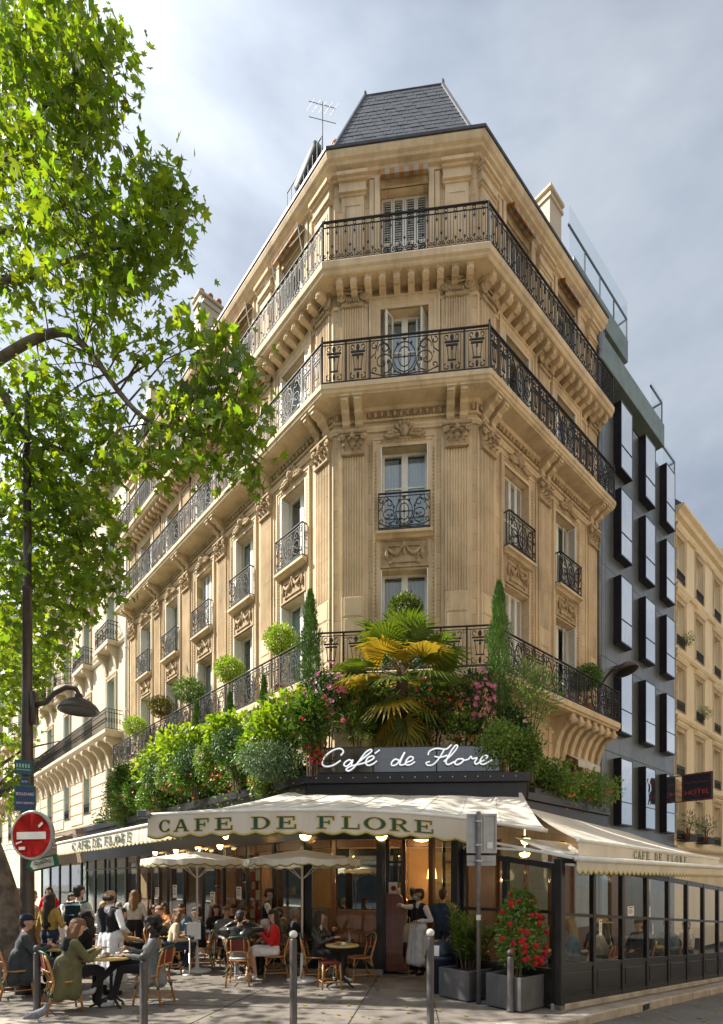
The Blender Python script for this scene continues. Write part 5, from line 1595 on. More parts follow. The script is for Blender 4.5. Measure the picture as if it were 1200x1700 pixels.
# wide serif letters drawn as strokes
def glyph(ch, e=0.0):
    out = []
    def rect(x0, x1, z0, z1): out.append([(x0 - e, z0 - e), (x1 + e, z0 - e), (x1 + e, z1 + e), (x0 - e, z1 + e)])
    def para(x0, x1, w, z0=0, z1=1): out.append([(x0 - w / 2 - e, z0 - e * .5), (x0 + w / 2 + e, z0 - e * .5), (x1 + w / 2 + e, z1 + e * .5), (x1 - w / 2 - e, z1 + e * .5)])
    def arc(cx, cz, rx, rz, a0, a1, t0, t1, n=14):
        for i in range(n):
            q = []
            for a in (a0 + (a1 - a0) * i / n, a0 + (a1 - a0) * (i + 1) / n):
                t = t0 + (t1 - t0) * abs(math.cos(a))
                q.append(((cx + (rx + e) * math.cos(a), cz + (rz + e) * math.sin(a)), (cx + (rx - t - e) * math.cos(a), cz + (rz - t * .6 - e) * math.sin(a))))
            out.append([q[0][0], q[1][0], q[1][1], q[0][1]])
    T_, t_ = .19, .09
    if ch == 'C':
        arc(.5, .5, .48, .5, .7, 2 * PI - .7, t_, T_); rect(.80, .87, .66, .95); rect(.80, .86, .08, .28)
    elif ch == 'A':
        para(.12, .48, .09); para(.84, .50, .19); rect(.24, .70, .28, .37); rect(.0, .26, 0, .06); rect(.66, 1.0, 0, .06)
    elif ch in 'EF':
        rect(.14, .14 + T_, 0, 1); rect(.02, .88, .92, 1); rect(.33, .66, .47, .55); rect(.60, .66, .36, .66); rect(.82, .88, .70, .92)
        if ch == 'E': rect(.02, .95, 0, .08); rect(.89, .95, .08, .34)
        else: rect(.02, .48, 0, .06)
    elif ch == 'D':
        rect(.14, .14 + T_, 0, 1); rect(.02, .45, .92, 1); rect(.02, .45, 0, .08); arc(.42, .5, .55, .5, -PI / 2, PI / 2, .08, T_)
    elif ch == 'L':
        rect(.14, .14 + T_, 0, 1); rect(.02, .46, .94, 1); rect(.02, .92, 0, .08); rect(.86, .92, .08, .38)
    elif ch == 'O':
        arc(.5, .5, .5, .5, 0, 2 * PI, t_, T_, 24)
    elif ch == 'R':
        rect(.14, .14 + T_, 0, 1); rect(.02, .48, .92, 1); rect(.02, .46, 0, .06); arc(.46, .74, .38, .26, -PI / 2, PI / 2, .08, .17); rect(.3, .5, .46, .54); para(.86, .52, .19, 0, .5); rect(.78, 1.0, 0, .06)
    return out
def letters(parent, word_pos, mapf, h, w, mats=(dgreen, gold), outline=.045, name='letter'):
    """word_pos: [(char, x centre)], mapf(x, z, lift) -> world point; each letter an object of its own"""
    for ch, xc, ww in word_pos:
        mb = MB()
        for lift, e, mi in ((.006, outline, 1), (.010, 0.0, 0)):
            for poly in glyph(ch, e):
                mb.cur = mi
                mb.add([mapf(xc + (p[0] - .5) * ww, p[1] * h, lift) for p in poly], [list(range(len(poly)))])
        put(name, mb, list(mats), parent, I4)

aw = thing('corner_awning', 'big cream canvas awning with green gold lettering CAFE DE FLORE over the terrace', 'awning', T(-.8, 9.1, 2.6))
XA, XB = -3.62, 1.88
def edgeZ(x): return 3.05 - (.05 if x > -.8 else .016) * ((x + .8) / 1.5) ** 2
def edgeY(x): return 9.12 - .035 * (x + .8) + .012 * (x + .8) ** 2
def front(u):
    x = XA + (3.05 - XA) * u
    if x <= XB: return Vector((x, edgeY(x), edgeZ(x)))
    t = (x - XB) / (3.05 - XB)
    return Vector((x, edgeY(XB) * (1 - t) + 9.0 * t, edgeZ(XB) * (1 - t) + 2.70 * t))
def topl(u): return Vector((-1.55, 11.55, 3.74)).lerp(Vector((3.22, 11.06, 3.66)), u)
def can(u, v):
    p = topl(u).lerp(front(u), v)
    p.z -= .075 * math.sin(PI * v) + .010 * math.sin(u * 60) * v * (1 - v) * 3 + .020 * math.sin(u * 23 + v * 5) * math.sin(PI * v) + .012 * math.sin(u * 41 - v * 9) * v * (1 - v) * 4
    return p
mb = surf(can, 72, 14); put('canvas', mb, canvas, aw, I4)
seam_m = mat('seam', (.52, .47, .38), rough=.9)
for i in range(1, 9):
    m = MB(); m.tube([can(i / 9, v / 14) + Vector((0, 0, .004)) for v in range(15)], 1.0, flat=(.022, .006), up=(0, 0, 1)); put('seam', m, seam_m, aw, I4)
def scallop(x, per, amp): return amp * abs(math.sin(PI * x / per))
def valance(parent, mapf, x0, x1, h, per=.30, amp=.055, trim=True, wav=0.0, m=canvas):
    n = int((x1 - x0) / per * 8); mb = MB(); mb.smooth = True
    vs = []
    for i in range(n + 1):
        x = x0 + (x1 - x0) * i / n
        zb = -h - scallop(x - x0, per, amp)
        for k in range(4):
            vs.append(mapf(x, zb * k / 3, .0 + wav * math.sin(x * 26) * k / 3))
    fs = [(i * 4 + k, i * 4 + k + 1, (i + 1) * 4 + k + 1, (i + 1) * 4 + k) for i in range(n) for k in range(3)]
    mb.add(vs, fs); put('valance', mb, m, parent, I4)
    if trim:
        for m_, lift, off, wd in ((gold, .004, .004, .030), (dgreen, .007, -.014, .018)):
            tb = MB(); vs = []
            for i in range(n + 1):
                x = x0 + (x1 - x0) * i / n; zb = -h - scallop(x - x0, per, amp) + off
                vs += [mapf(x, zb, lift), mapf(x, zb + wd, lift)]
            tb.add(vs, [(2 * i, 2 * i + 2, 2 * i + 3, 2 * i + 1) for i in range(n)])
            put('trim', tb, m_, parent, I4)
def mapA(x, z, lift): return Vector((x, edgeY(x) - lift - .02 * (-z), edgeZ(x) + z))
valance(aw, mapA, XA, XB, .36, per=.37, amp=.05)
dpx = 9.12 / F_PX
word = [('C', 274, .21), ('A', 301, .26), ('F', 336, .28), ('E', 372, .31), ('D', 433, .33), ('E', 476, .34), ('F', 542, .32), ('L', 583, .32), ('O', 622, .36), ('R', 663, .33), ('E', 704, .32)]
letters(aw, [(c, (px - 600) * (edgeY((px - 600) * dpx)) / F_PX, w) for c, px, w in word], lambda x, z, l: mapA(x, z - .305, l), .205, .3)
m = MB(); m.smooth = True; m.tube([front(i / 40) + Vector((0, .02, .0)) for i in range(41)], .035, 8); put('front_bar', m, white_p, aw, I4)
m = MB()
for u in (.08, .4, .72): m.tube([topl(u) + Vector((0, 0, -.35)), topl(u).lerp(front(u), .55) + Vector((.25, 0, -.28)), front(u) + Vector((0, .02, -.03))], .025, 6)
put('folding_arm', m, white_p, aw, I4)
m = MB(); m.box(-3.72, -3.55, 9.1, 9.3, 2.93, 3.06, .02); put('arm_end_cap', m, zinc, aw, I4)
# long awning along the boulevard
NLv = Vector((-.742, -.67))
al = thing('boulevard_awning', 'long cream awning with lettered valance running along the boulevard front', 'awning', T(-4, 11.2, 2.7))
q0 = Vector((-3.45, 10.72)); Wl = 9.6
def mapL(x, z, lift):
    p = q0 - DL * x + NLv * (lift + .015 * (-z) / .1 * .1)
    return Vector((p.x, p.y, 3.12 + z))
def canL(u, v):
    a = FL0.lerp(GC0, 1 - u * .68 - .10); a = Vector((a.x, a.y, 3.74)); b = mapL(Wl * u, 0, 0)
    p = a.lerp(b, v); p.z -= .06 * math.sin(PI * v); return p
put('canvas', surf(canL, 40, 8), canvas, al, I4)
valance(al, mapL, 0.0, Wl, .36, per=.26, amp=.045, wav=.018)
wl_ = []
for ch, px in (('C', 124), ('A', 133), ('F', 140), ('E', 146.5), ('D', 158), ('E', 165), ('F', 178), ('L', 186), ('O', 196), ('R', 206), ('E', 216)):
    k = (px - 600) / F_PX; s = (q0.x - k * q0.y) / (.67 + k * .742)
    wl_.append((ch, s, .31 + (200 - px) * .0014))
# read from outside: x along the valance runs away from the corner, so mirror it
for ch, s, ww in wl_:
    mb = MB()
    for lift, e, mi in ((.022, .045, 1), (.026, 0.0, 0)):
        for poly in glyph(ch, e):
            mb.cur = mi; mb.add([mapL(s - (p[0] - .5) * ww, p[1] * .22 - .31, lift) for p in poly], [list(range(len(poly)))])
    put('letter', mb, [dgreen, mat('pale_outline', (.5, .47, .36))], al, I4)
m = MB(); m.smooth = True; m.tube([mapL(Wl * i / 10, .0, 0) for i in range(11)], .04, 8); put('front_bar', m, white_p, al, I4)
m = MB(); m.box(-3.62, -3.36, 10.5, 10.72, 3.02, 3.18, .02); put('arm_end_cap', m, zinc, al, I4)

# side-street awnings (two, one above the other)
au = thing('side_street_awning', 'cream awning with small lettered valance above the glass terrace', 'awning', T(5, 10, 2.5))
e0 = Vector((3.27, 8.30)); e1 = e0 + RS_D * 6.6
def mapU(x, z, lift):
    p = e0 + RS_D * x + RN * lift
    return Vector((p.x, p.y, 2.49 - .012 * x + z))
def canU(u, v):
    a = Vector((3.35, 11.1, 3.36)).lerp(Vector((8.0, 16.5, 3.35)), u); b = mapU(6.9 * u, 0, 0)
    p = a.lerp(b, v); p.z -= .05 * math.sin(PI * v); return p
put('canvas', surf(canU, 30, 8), canvas, au, I4)
valance(au, mapU, 0, 6.9, .25, per=.19, amp=.035)
wr = []
for i, ch in enumerate('CAFE DE FLORE'):
    if ch == ' ': continue
    px = 1054 + i * 6.9; k = (px - 600) / F_PX; s = (k * e0.y - e0.x) / (RS_D.x - k * RS_D.y); wr.append((ch, s, .15))
letters(au, wr, lambda x, z, l: mapU(x, z - .195, l), .14, .15, mats=(mat('faded_green', (.12, .15, .10)), mat('pale_outline', (.5, .47, .36))), outline=.02)
m = MB(); m.smooth = True; m.tube([mapU(0, 0, 0), mapU(6.9, 0, 0)], .035, 8); put('front_bar', m, white_p, au, I4)
ab = thing('side_street_awning', 'lower plain cream awning with deep scalloped valance over the glass terrace edge', 'awning', T(5, 9.6, 2.1))
f0 = Vector((3.02, 7.72))
def mapB(x, z, lift):
    p = f0 + RS_D * x + RN * lift
    return Vector((p.x, p.y, 2.185 + z))
def canB(u, v):
    a = e0 + RS_D * (9.0 * u) - RN * 1.1; a = Vector((a.x, a.y, 2.60)); b = mapB(9.0 * u, 0, 0)
    p = a.lerp(b, v); p.z -= .04 * math.sin(PI * v); return p
put('canvas', surf(canB, 30, 6), canvas, ab, I4)
valance(ab, mapB, 0, 9.0, .175, per=.17, amp=.045)
m = MB(); m.smooth = True; m.tube([mapB(0, 0, 0), mapB(9.0, 0, 0)], .045, 8); put('front_bar', m, white_p, ab, I4)
for i, (a, b) in enumerate((((1.75, 9.3, 2.62), (3.0, 7.8, 2.20)), ((1.75, 9.35, 2.46), (3.25, 8.35, 2.30)), ((1.8, 9.4, 2.30), (3.05, 7.85, 2.10)))):
    m = MB(); m.tube([a, b], 1.0, flat=(.05, .035), up=(0, 0, 1)); m.ball(Vector(a).lerp(Vector(b), .75), .032, 8, 5); put('awning_arm', m, white_p, ab, I4)
for i, px in enumerate((870, 930)):
    p = at(px, (1392, 1401)[i], 10.2); shell_lamp(p.x, p.y, p.z, R(35), ('small lit lamp under the side awning, nearer the corner', 'small lit lamp under the side awning, farther from the corner')[i])

# ------------------------------------------------------------------ neon name over the fascia
sg = thing('neon_sign', 'white script neon sign on dark glass panel above the awning', 'sign', frame_m(FC0, (FC1 - FC0).normalized(), 4.1))
MS = frame_m(FC0, (FC1 - FC0).normalized(), 0)
LS = (FC1 - FC0).length
smoke = glass_mat('smoked_glass', tint=(.30, .29, .29), base=.14, rough=.08)
for i in range(3):
    m = MB(); m.box(.06 + i * 1.30, 1.33 + i * 1.30, -.055, -.04, 4.13, 4.63); put('glass_panel', m, smoke, sg, MS)
m = MB()
for z in (4.115, 4.38, 4.635): m.box(.02, 4.0, -.035, -.01, z - .018, z + .018)
for i in range(4): m.box(.03 + 1.3 * i, .07 + 1.3 * i, -.035, -.01, 4.1, 4.65)
put('panel_frame', m, blackf, sg, MS)
def cat(pts, n=6):
    P = [Vector(p) for p in pts]; P = [P[0] * 2 - P[1]] + P + [P[-1] * 2 - P[-2]]; out = []
    for i in range(1, len(P) - 2):
        for k in range(n):
            t = k / n; a, b, c, d = P[i - 1], P[i], P[i + 1], P[i + 2]
            out.append(.5 * ((2 * b) + (c - a) * t + (2 * a - 5 * b + 4 * c - d) * t * t + (3 * b - a - 3 * c + d) * t ** 3))
    return out + [P[-2]]
STR = [
    [(240, 168), (252, 152), (240, 138), (212, 142), (180, 162), (160, 190), (160, 208), (178, 216), (208, 210), (240, 190)],
    [(292, 196), (278, 188), (260, 198), (254, 210), (266, 216), (284, 202), (294, 188), (288, 210), (302, 212), (322, 196)],
    [(322, 196), (352, 172), (376, 152), (372, 144), (350, 156), (322, 192), (298, 222), (276, 236), (264, 230), (284, 216), (330, 206)],
    [(330, 206), (362, 196), (386, 182), (380, 172), (360, 180), (350, 200), (360, 213), (380, 208), (400, 194)], [(390, 162), (412, 146)],
    [(498, 194), (480, 188), (464, 202), (466, 215), (486, 210), (506, 184), (522, 158), (506, 190), (500, 212), (516, 212), (530, 202)],
    [(530, 202), (552, 194), (558, 182), (544, 178), (528, 194), (526, 211), (544, 213), (566, 200)],
    [(622, 172), (630, 154), (660, 143), (700, 147), (724, 128)], [(694, 146), (672, 184), (646, 212), (622, 216), (614, 206), (630, 200)], [(650, 178), (676, 182), (706, 174)],
    [(690, 202), (728, 168), (750, 138), (742, 131), (720, 160), (700, 202), (710, 214), (736, 202)],
    [(768, 190), (750, 192), (738, 206), (746, 215), (764, 209), (776, 195), (766, 188), (780, 196), (798, 192)],
    [(798, 192), (808, 180), (814, 190), (834, 187), (824, 204), (830, 214), (848, 204)],
    [(848, 204), (870, 193), (880, 180), (866, 177), (850, 192), (848, 210), (866, 214), (898, 196)]]
neon = mat('neon_tube', (.85, .88, .92), rough=.3, emit=.3, emitc=(.9, .95, 1.0)); nback = mat('neon_letter_back', (.42, .42, .45), rough=.4, metal=.4)
kk = 11.42 / F_PX / 2.727
for i, s in enumerate(STR):
    pts = [((x - 95) * kk * 1.02, 0, 4.38 + (187 - z) * kk * 1.02) for x, z in s]
    c = cat([(p[0], -.115, p[2]) for p in pts])
    m = MB(); m.smooth = True; m.tube(c, .012, 6); put('neon_stroke', m, neon, sg, MS)
    m = MB(); m.tube([(p[0], -.088, p[2]) for p in c], 1.0, flat=(.046, .022), up=UP_Y); put('letter_back', m, nback, sg, MS)
    m = MB(); p = c[len(c) // 2]; m.tube([(p[0], -.09, p[2]), (p[0], -.05, p[2])], .006, 4); put('stand_off', m, blackf, sg, MS)

# ------------------------------------------------------------------ glass terrace on the side street
ter = thing('glass_terrace', 'black framed glass terrace with panelled base along the side street kerb', 'terrace', T(P0.x, P0.y, 0))
SL = -.062
tglass = glass_mat('terrace_glass', tint=(.94, .95, .93), ior=1.32, base=.01)
glazed(ter, P0, P0 + RS_D * 10.6, .09, 2.22, 10, sill=.55, mid=1.39, fw=.085, pane=tglass, slope=SL)
glazed(ter, P1, P0, .06, 2.41, 2, sill=.50, mid=1.42, fw=.10, pane=tglass, z1b=2.12)
glazed(ter, P1 + Vector((.02, .06)), P2, .04, 2.6, 2, sill=.5, mid=1.45, fw=.08, pane=tglass)
m = MB(); m.box(-.06, 10.6, -.07, .10, -.05, .088, .01)
for i, v in enumerate(m.v): m.v[i] = (v[0], v[1], v[2] + SL * v[0])
put('base_strip', m, granite, ter, frame_m(P0, RS_D))
m = MB(); m.box(-.06, .06, -.07, .05, 0, 2.2, .01); put('corner_post', m, blackf, ter, frame_m(P0, RS_D))
m = MB(); m.box(-.14, .02, -.05, .10, 0, 2.55, .01); put('corner_post', m, blackf, ter, frame_m(P1, RS_D))
m = MB()
tf = [P0, P0 + RS_D * 10.6, P0 + RS_D * 10.6 - RN * 3.4, Vector((3.4, 12.2)), P2, P1]
m.add([(p.x, p.y, ground_z(p.x, p.y) + .02) for p in tf], [list(range(len(tf)))]); put('floor', m, tile_in, ter, I4)
for i in range(8):                                   # back wall of the terrace in wood and glass
    a = P0 + RS_D * (1.2 + 1.2 * i) - RN * 3.45; Mx = frame_m(a, RS_D, -.07 - .07 * i)
    m = MB(); m.box(.05, 1.15, 0, .06, 0, 1.0); put('wood_panel', m, wood_in, ter, Mx)
    m = MB(); m.box(.0, .08, -.04, .08, 0, 3.1); put('post', m, wood_in, ter, Mx)
    m = MB(); m.box(.08, 1.2, .02, .03, 1.0, 3.0); put('back_pane', m, wood_in if i % 3 == 1 else pane_m, ter, Mx)
for i, t in enumerate((2.2, 6.0)):
    q = P0 + RS_D * t - RN * 1.9; M = T(q.x, q.y, 2.55 + SL * t); o = thing('terrace_lamp', ('small lit ceiling lamp inside the near half of the glass terrace', 'small lit ceiling lamp inside the far half of the glass terrace')[i], 'ceiling lamp', M)
    m = MB(); m.smooth = True; m.lathe([(0, -.07), (.08, -.05), (.11, 0), (.10, .02), (.01, .03), (.01, .5), (0, .5)], 12); put('bowl', m, glow_soft, o, M); point(o, (q.x, q.y, 2.3 + SL * t), 9)
paper = mat('notice_paper', (.74, .74, .70), (.70, .70, .66), rough=.8, scale=12)
ink = mat('ink', (.03, .04, .06), rough=.8)
def notice(parent, M, w, h):
    m = MB(); m.box(-w / 2, w / 2, -.009, -.006, 0, h); o = put('notice', m, paper, parent, M)
    m = MB()
    for i in range(5): m.box(-w * .36, w * random.uniform(.1, .36), -.0105, -.0092, h * (.25 + .1 * i), h * (.25 + .1 * i) + h * .035)
    m.box(-w * .3, w * .3, -.0105, -.0092, h * .82, h * .9); put('print', m, ink, o, M)['kind'] = 'stuff'
for (t, z, w, h) in ((1.32, 1.08, .10, .26), (3.35, 1.42, .08, .2), (3.5, 1.1, .05, .2), (5.6, 1.0, .05, .25), (2.5, 1.42, .26, .17), (7.6, 1.08, .05, .18)):
    p = P0 + RS_D * t; notice(ter, frame_m(p, RS_D, z + SL * t), w, h)
for (s, z, w, h) in ((4.05, 1.25, .26, .36), (6.4, 1.4, .28, .38), (2.7, 1.45, .24, .3), (7.7, 1.4, .26, .3)):
    p = GC0 - DL * s; notice(cafe, frame_m(p, DL, z), w, h)
notice(cafe, frame_m(Vector((.7, 12.23)), DC, 1.35), .26, .34)
m = MB(); m.tube([(-3.86 + .02, 14.19, 1.0), (-3.86 + .02, 14.14, 1.02), (-3.86 + .02, 14.14, 1.38), (-3.86 + .02, 14.19, 1.4)], .016, 6); put('door_handle', m, brass, cafe, I4)
m = MB(); m.tube([(1.0, 12.19, 1.0), (1.0, 12.14, 1.02), (1.0, 12.14, 1.45), (1.0, 12.19, 1.47)], .018, 6); put('door_handle', m, brass, cafe, I4)

# ------------------------------------------------------------------ foliage tools
rng = np.random.default_rng(11)
LEAF = {
    'oval': (np.array([(0, 0, 0), (-.30, .45, .07), (0, .5, 0), (.30, .45, .07), (0, 1, -.06)]), [(0, 2, 1), (0, 3, 2), (1, 2, 4), (2, 3, 4)]),
    'lance': (np.array([(0, 0, 0), (-.085, .4, .02), (.085, .4, .02), (0, 1, -.05)]), [(0, 2, 1), (1, 2, 3)]),
    'plane': (np.array([(0, 0, 0), (-.26, .06, .03), (-.60, .22, .08), (-.30, .34, .02), (-.50, .74, .05), (-.15, .62, .01), (0, 1.06, -.05), (.15, .62, .01), (.50, .74, .05), (.30, .34, .02), (.60, .22, .08), (.26, .06, .03), (0, .4, -.03)]),
              [(12, 1, 0), (12, 2, 1), (12, 3, 2), (12, 4, 3), (12, 5, 4), (12, 6, 5), (12, 7, 6), (12, 8, 7), (12, 9, 8), (12, 10, 9), (12, 11, 10), (12, 0, 11)]),
    'needle': (np.array([(-.06, 0, 0), (.06, 0, 0), (0, 1, 0)]), [(0, 1, 2)]),
    'petal': (np.array([(0, 0, 0), (-.4, .5, .12), (0, .8, .04), (.4, .5, .12)]), [(0, 3, 2), (0, 2, 1)]),
}
def unit(a): return a / np.maximum(np.linalg.norm(a, axis=1, keepdims=True), 1e-9)
def leaf_mesh(name, pts, dirs, nrm, size, shape, mats):
    """many single leaves in one crown mesh; each leaf is its own little surface"""
    tv, tf = LEAF[shape]
    n = len(pts); k = len(tv)
    y = unit(dirs); z = nrm - y * np.sum(nrm * y, axis=1, keepdims=True); z = unit(z); x = np.cross(y, z)
    s = np.asarray(size).reshape(-1, 1, 1)
    V = pts[:, None, :] + s * (tv[None, :, 0:1] * x[:, None, :] + tv[None, :, 1:2] * y[:, None, :] + tv[None, :, 2:3] * z[:, None, :])
    V = V.reshape(-1, 3)
    F = (np.array(tf)[None, :, :] + (np.arange(n) * k)[:, None, None]).reshape(-1, 3)
    me = bpy.data.meshes.new(name)
    me.vertices.add(len(V)); me.vertices.foreach_set('co', V.astype(np.float32).ravel())
    me.loops.add(len(F) * 3); me.loops.foreach_set('vertex_index', F.astype(np.int32).ravel())
    me.polygons.add(len(F)); me.polygons.foreach_set('loop_start', np.arange(0, len(F) * 3, 3, dtype=np.int32))
    me.update(calc_edges=True); me.validate()
    me.materials.append(mats)
    return me
def rsph(n): return unit(rng.normal(size=(n, 3)))
LM = {}
def leafm(name, c1, c2, tr=(.38, (1.6, 1.7, .5)), isl=.28, rough=.45):
    if name not in LM: LM[name] = mat('leaf_' + name, c1, c2, rough=rough, scale=2.5, island=isl, translucent=tr, world_co=True)
    return LM[name]
l_plane = leafm('plane_tree', (.175, .28, .03), (.10, .18, .02), tr=(.56, (1.8, 1.55, .38)), isl=.36)
l_yel = leafm('yellow_green', (.29, .37, .03), (.17, .26, .025))
l_mid = leafm('mid_green', (.11, .19, .028), (.065, .13, .02))
l_dark = leafm('dark_conifer', (.05, .115, .024), (.028, .075, .018), tr=(.2, (1.3, 1.6, .5)))
l_grey = leafm('grey_green', (.12, .18, .085), (.07, .125, .055), tr=(.25, (1.3, 1.5, .7)))
l_cyp = leafm('cypress', (.085, .17, .02), (.04, .10, .015), tr=(.2, (1.4, 1.6, .4)))
l_palm = leafm('palm', (.115, .165, .028), (.07, .115, .02), tr=(.3, (1.7, 1.7, .4)), isl=.2)
l_palmy = leafm('palm_dry', (.40, .30, .045), (.26, .22, .035), tr=(.35, (1.5, 1.2, .4)), isl=.2)
f_pink = leafm('pink_petals', (.62, .12, .24), (.55, .20, .32), tr=(.3, (1.2, 1, 1)), isl=.2)
f_red = leafm('red_petals', (.55, .008, .012), (.42, .006, .01), tr=(.25, (1.3, 1, 1)), isl=.15)
f_org = leafm('orange_petals', (.62, .26, .02), (.5, .12, .02), tr=(.3, (1.2, 1, 1)), isl=.2)
f_white = leafm('white_petals', (.7, .66, .6), (.6, .56, .5), tr=(.3, (1, 1, 1)), isl=.1)
bark = mat('plane_bark', (.21, .165, .12), (.10, .08, .058), rough=.9, scale=6, detail=8, bump=.6, bscale=18, lo=.4, hi=.6)
stem_m = mat('woody_stem', (.12, .085, .05), (.08, .055, .035), rough=.9, scale=12)
soil = mat('potting_soil', (.035, .025, .018), rough=1.0, bump=.6, bscale=40)

def clump(n, rad, lobes=7, fill=.55, up=.25, outw=.8):
    """points and outward directions on an uneven rounded mass of several lobes"""
    rad = np.array(rad); cs = rsph(lobes) * .45 * rad; cs[0] = 0; ls = rng.uniform(.45, .75, lobes); ls[0] = .85
    pick = rng.integers(0, lobes, n); d = rsph(n)
    r = ls[pick] * rng.uniform(fill, 1.05, n)
    pts = cs[pick] + d * rad * r[:, None]
    dirs = d * outw + rsph(n) * .7 + np.array([0, 0, up])
    nr = d * .7 + rsph(n) * .6 + np.array([0, 0, .5])
    return pts, dirs, nr
def plant(name, label, c, cat='shrub', group=None):
    return thing(name, label, cat, Matrix.Translation(c), group)
def foliage(o, c, pts, dirs, nr, size, shape, m, pname='foliage'):
    me = leaf_mesh(pname, pts, dirs, nr, size, shape, m)
    ob = link(pname, me, o, Matrix.Translation(c)); ob['kind'] = 'stuff'
    return ob
def shrub(label, c, rad, n, size, shape='oval', m=None, name='shrub', cat='shrub', base=None, flowers=None, group=None, droop=0.0, lobes=7, up=.25):
    c = Vector(c); base = base if base is not None else c.z - rad[2]
    o = plant(name, label, (c.x, c.y, base), cat, group)
    pts, dirs, nr = clump(n, rad, lobes, up=up)
    if droop: dirs[:, 2] -= droop
    foliage(o, c, pts, dirs, nr, rng.uniform(.7, 1.25, n) * size, shape, m)
    sm_ = MB()
    for k in range(5):
        a = k * 1.256
        sm_.tube([(c.x + .04 * math.cos(a), c.y + .04 * math.sin(a), base), (c.x + .15 * rad[0] * math.cos(a), c.y + .15 * rad[1] * math.sin(a), base + (c.z - base) * .6), (c.x + .5 * rad[0] * math.cos(a), c.y + .5 * rad[1] * math.sin(a), c.z + .1 * rad[2])], [.02, .015, .006], 5)
    put('stem', sm_, stem_m, o)
    for fl in flowers or []:
        fm, nf, fs = fl
        p, d, q = clump(nf, tuple(r * 1.0 for r in rad), lobes, fill=.95); p[:, 1] -= .45 * rad[1]
        blossoms(o, c, p, fm, fs)
    return o
def blossoms(o, c, centres, m, fs, pet=5):
    n = len(centres); d = unit(centres + np.array([0, -.6, .2]) + rsph(n) * .3)
    P = np.repeat(centres, pet, axis=0); D = np.repeat(d, pet, axis=0)
    a = np.tile(np.arange(pet) * 2 * PI / pet, n)
    ref = np.cross(D, np.array([0, 0, 1.0]) + 1e-3); ref = unit(ref); r2 = np.cross(D, ref)
    dirs = ref * np.cos(a)[:, None] + r2 * np.sin(a)[:, None] + D * .25
    return foliage(o, c, P, dirs, D, np.repeat(rng.uniform(.8, 1.2, n) * fs, pet), 'petal', m, 'blossom')

# ------------------------------------------------------------------ planted roof edge
FS = lambda px: (lambda k: (-1.1 - 11.48 * k) / (.67 + .742 * k))((px - 600) / F_PX)
def on_fascia(px, py, back=.15):
    s = FS(px); p = Vector((-1.1, 11.48)) - DL * s - NLv * back
    return Vector((p.x, p.y, CAM_H + (HOR - py) / F_PX * p.y))
left = [
    (470, 1198, 58, 46, 'yel', 'big bright yellow green bush next to the script sign'),
    (482, 1262, 62, 34, 'grey', 'feathery grey green juniper hanging below the yellow bush by the script sign'),
    (388, 1222, 44, 36, 'yel', 'yellow green bush, second from the script sign'),
    (412, 1238, 34, 34, 'dark', 'dark drooping conifer between the two nearest yellow bushes'),
    (405, 1278, 44, 28, 'mid', 'loose green shrub with red flowers above the fascia'),
    (322, 1248, 44, 36, 'yel', 'yellow green bush, third from the script sign'),
    (342, 1264, 30, 30, 'dark', 'dark drooping conifer beside the third yellow bush'),
    (340, 1298, 44, 26, 'mid', 'green shrub with scattered red flowers low on the fascia'),
    (268, 1274, 38, 34, 'yel', 'yellow green bush, fourth from the script sign'),
    (282, 1290, 26, 26, 'dark', 'dark drooping conifer beside the fourth yellow bush'),
    (275, 1324, 40, 24, 'mid', 'light green shrub trailing over the fascia'),
    (216, 1296, 28, 36, 'mid', 'wispy green shrub at the far end of the planted edge'),
    (218, 1340, 32, 26, 'light', 'pale green trailing plant with red flowers at the far fascia end'),
    (450, 1300, 30, 16, 'light', 'pale trailing plant below the juniper'),
    (520, 1190, 30, 40, 'mid', 'leafy green shrub behind the slim cypress'), (440, 1245, 40, 34, 'mid', 'dense green shrub between juniper and second yellow bush'), (372, 1262, 40, 34, 'light', 'pale green shrub below the second yellow bush'), (306, 1284, 38, 32, 'light', 'pale green shrub below the third yellow bush'), (246, 1310, 36, 32, 'mid', 'green shrub below the fourth yellow bush'), (205, 1322, 24, 36, 'light', 'pale feathery plant at the very end of the planted edge'),
]
for (px, py, rx, ry, kd, lb) in left:
    c = on_fascia(px, py, {'yel': .05, 'dark': -.34, 'grey': -.25}.get(kd, -.10)); q = c.y / F_PX
    rad = (rx * q * 1.25, rx * q * .75, ry * q * 1.28)
    area = rad[0] * rad[2]
    sz = {'yel': .15, 'grey': .085, 'dark': .10, 'mid': .085, 'light': .07}[kd]
    n = int(area / (sz * sz) * {'yel': 66, 'grey': 110, 'dark': 85, 'mid': 60, 'light': 60}[kd])
    m = {'yel': l_yel, 'grey': l_grey, 'dark': l_dark, 'mid': l_mid, 'light': leafm('light_green', (.16, .22, .05), (.09, .16, .03))}[kd]
    fl = [(f_red, 12, .05)] if kd in ('mid', 'light') else []
    if kd == 'mid': fl.append((f_org, 5, .05))
    shrub(lb, c, rad, n, sz, 'oval' if kd in ('yel', 'mid', 'light') else 'lance', m, base=4.03, flowers=fl, droop={'dark': .8, 'grey': .5, 'light': .4}.get(kd, 0), up=.1)
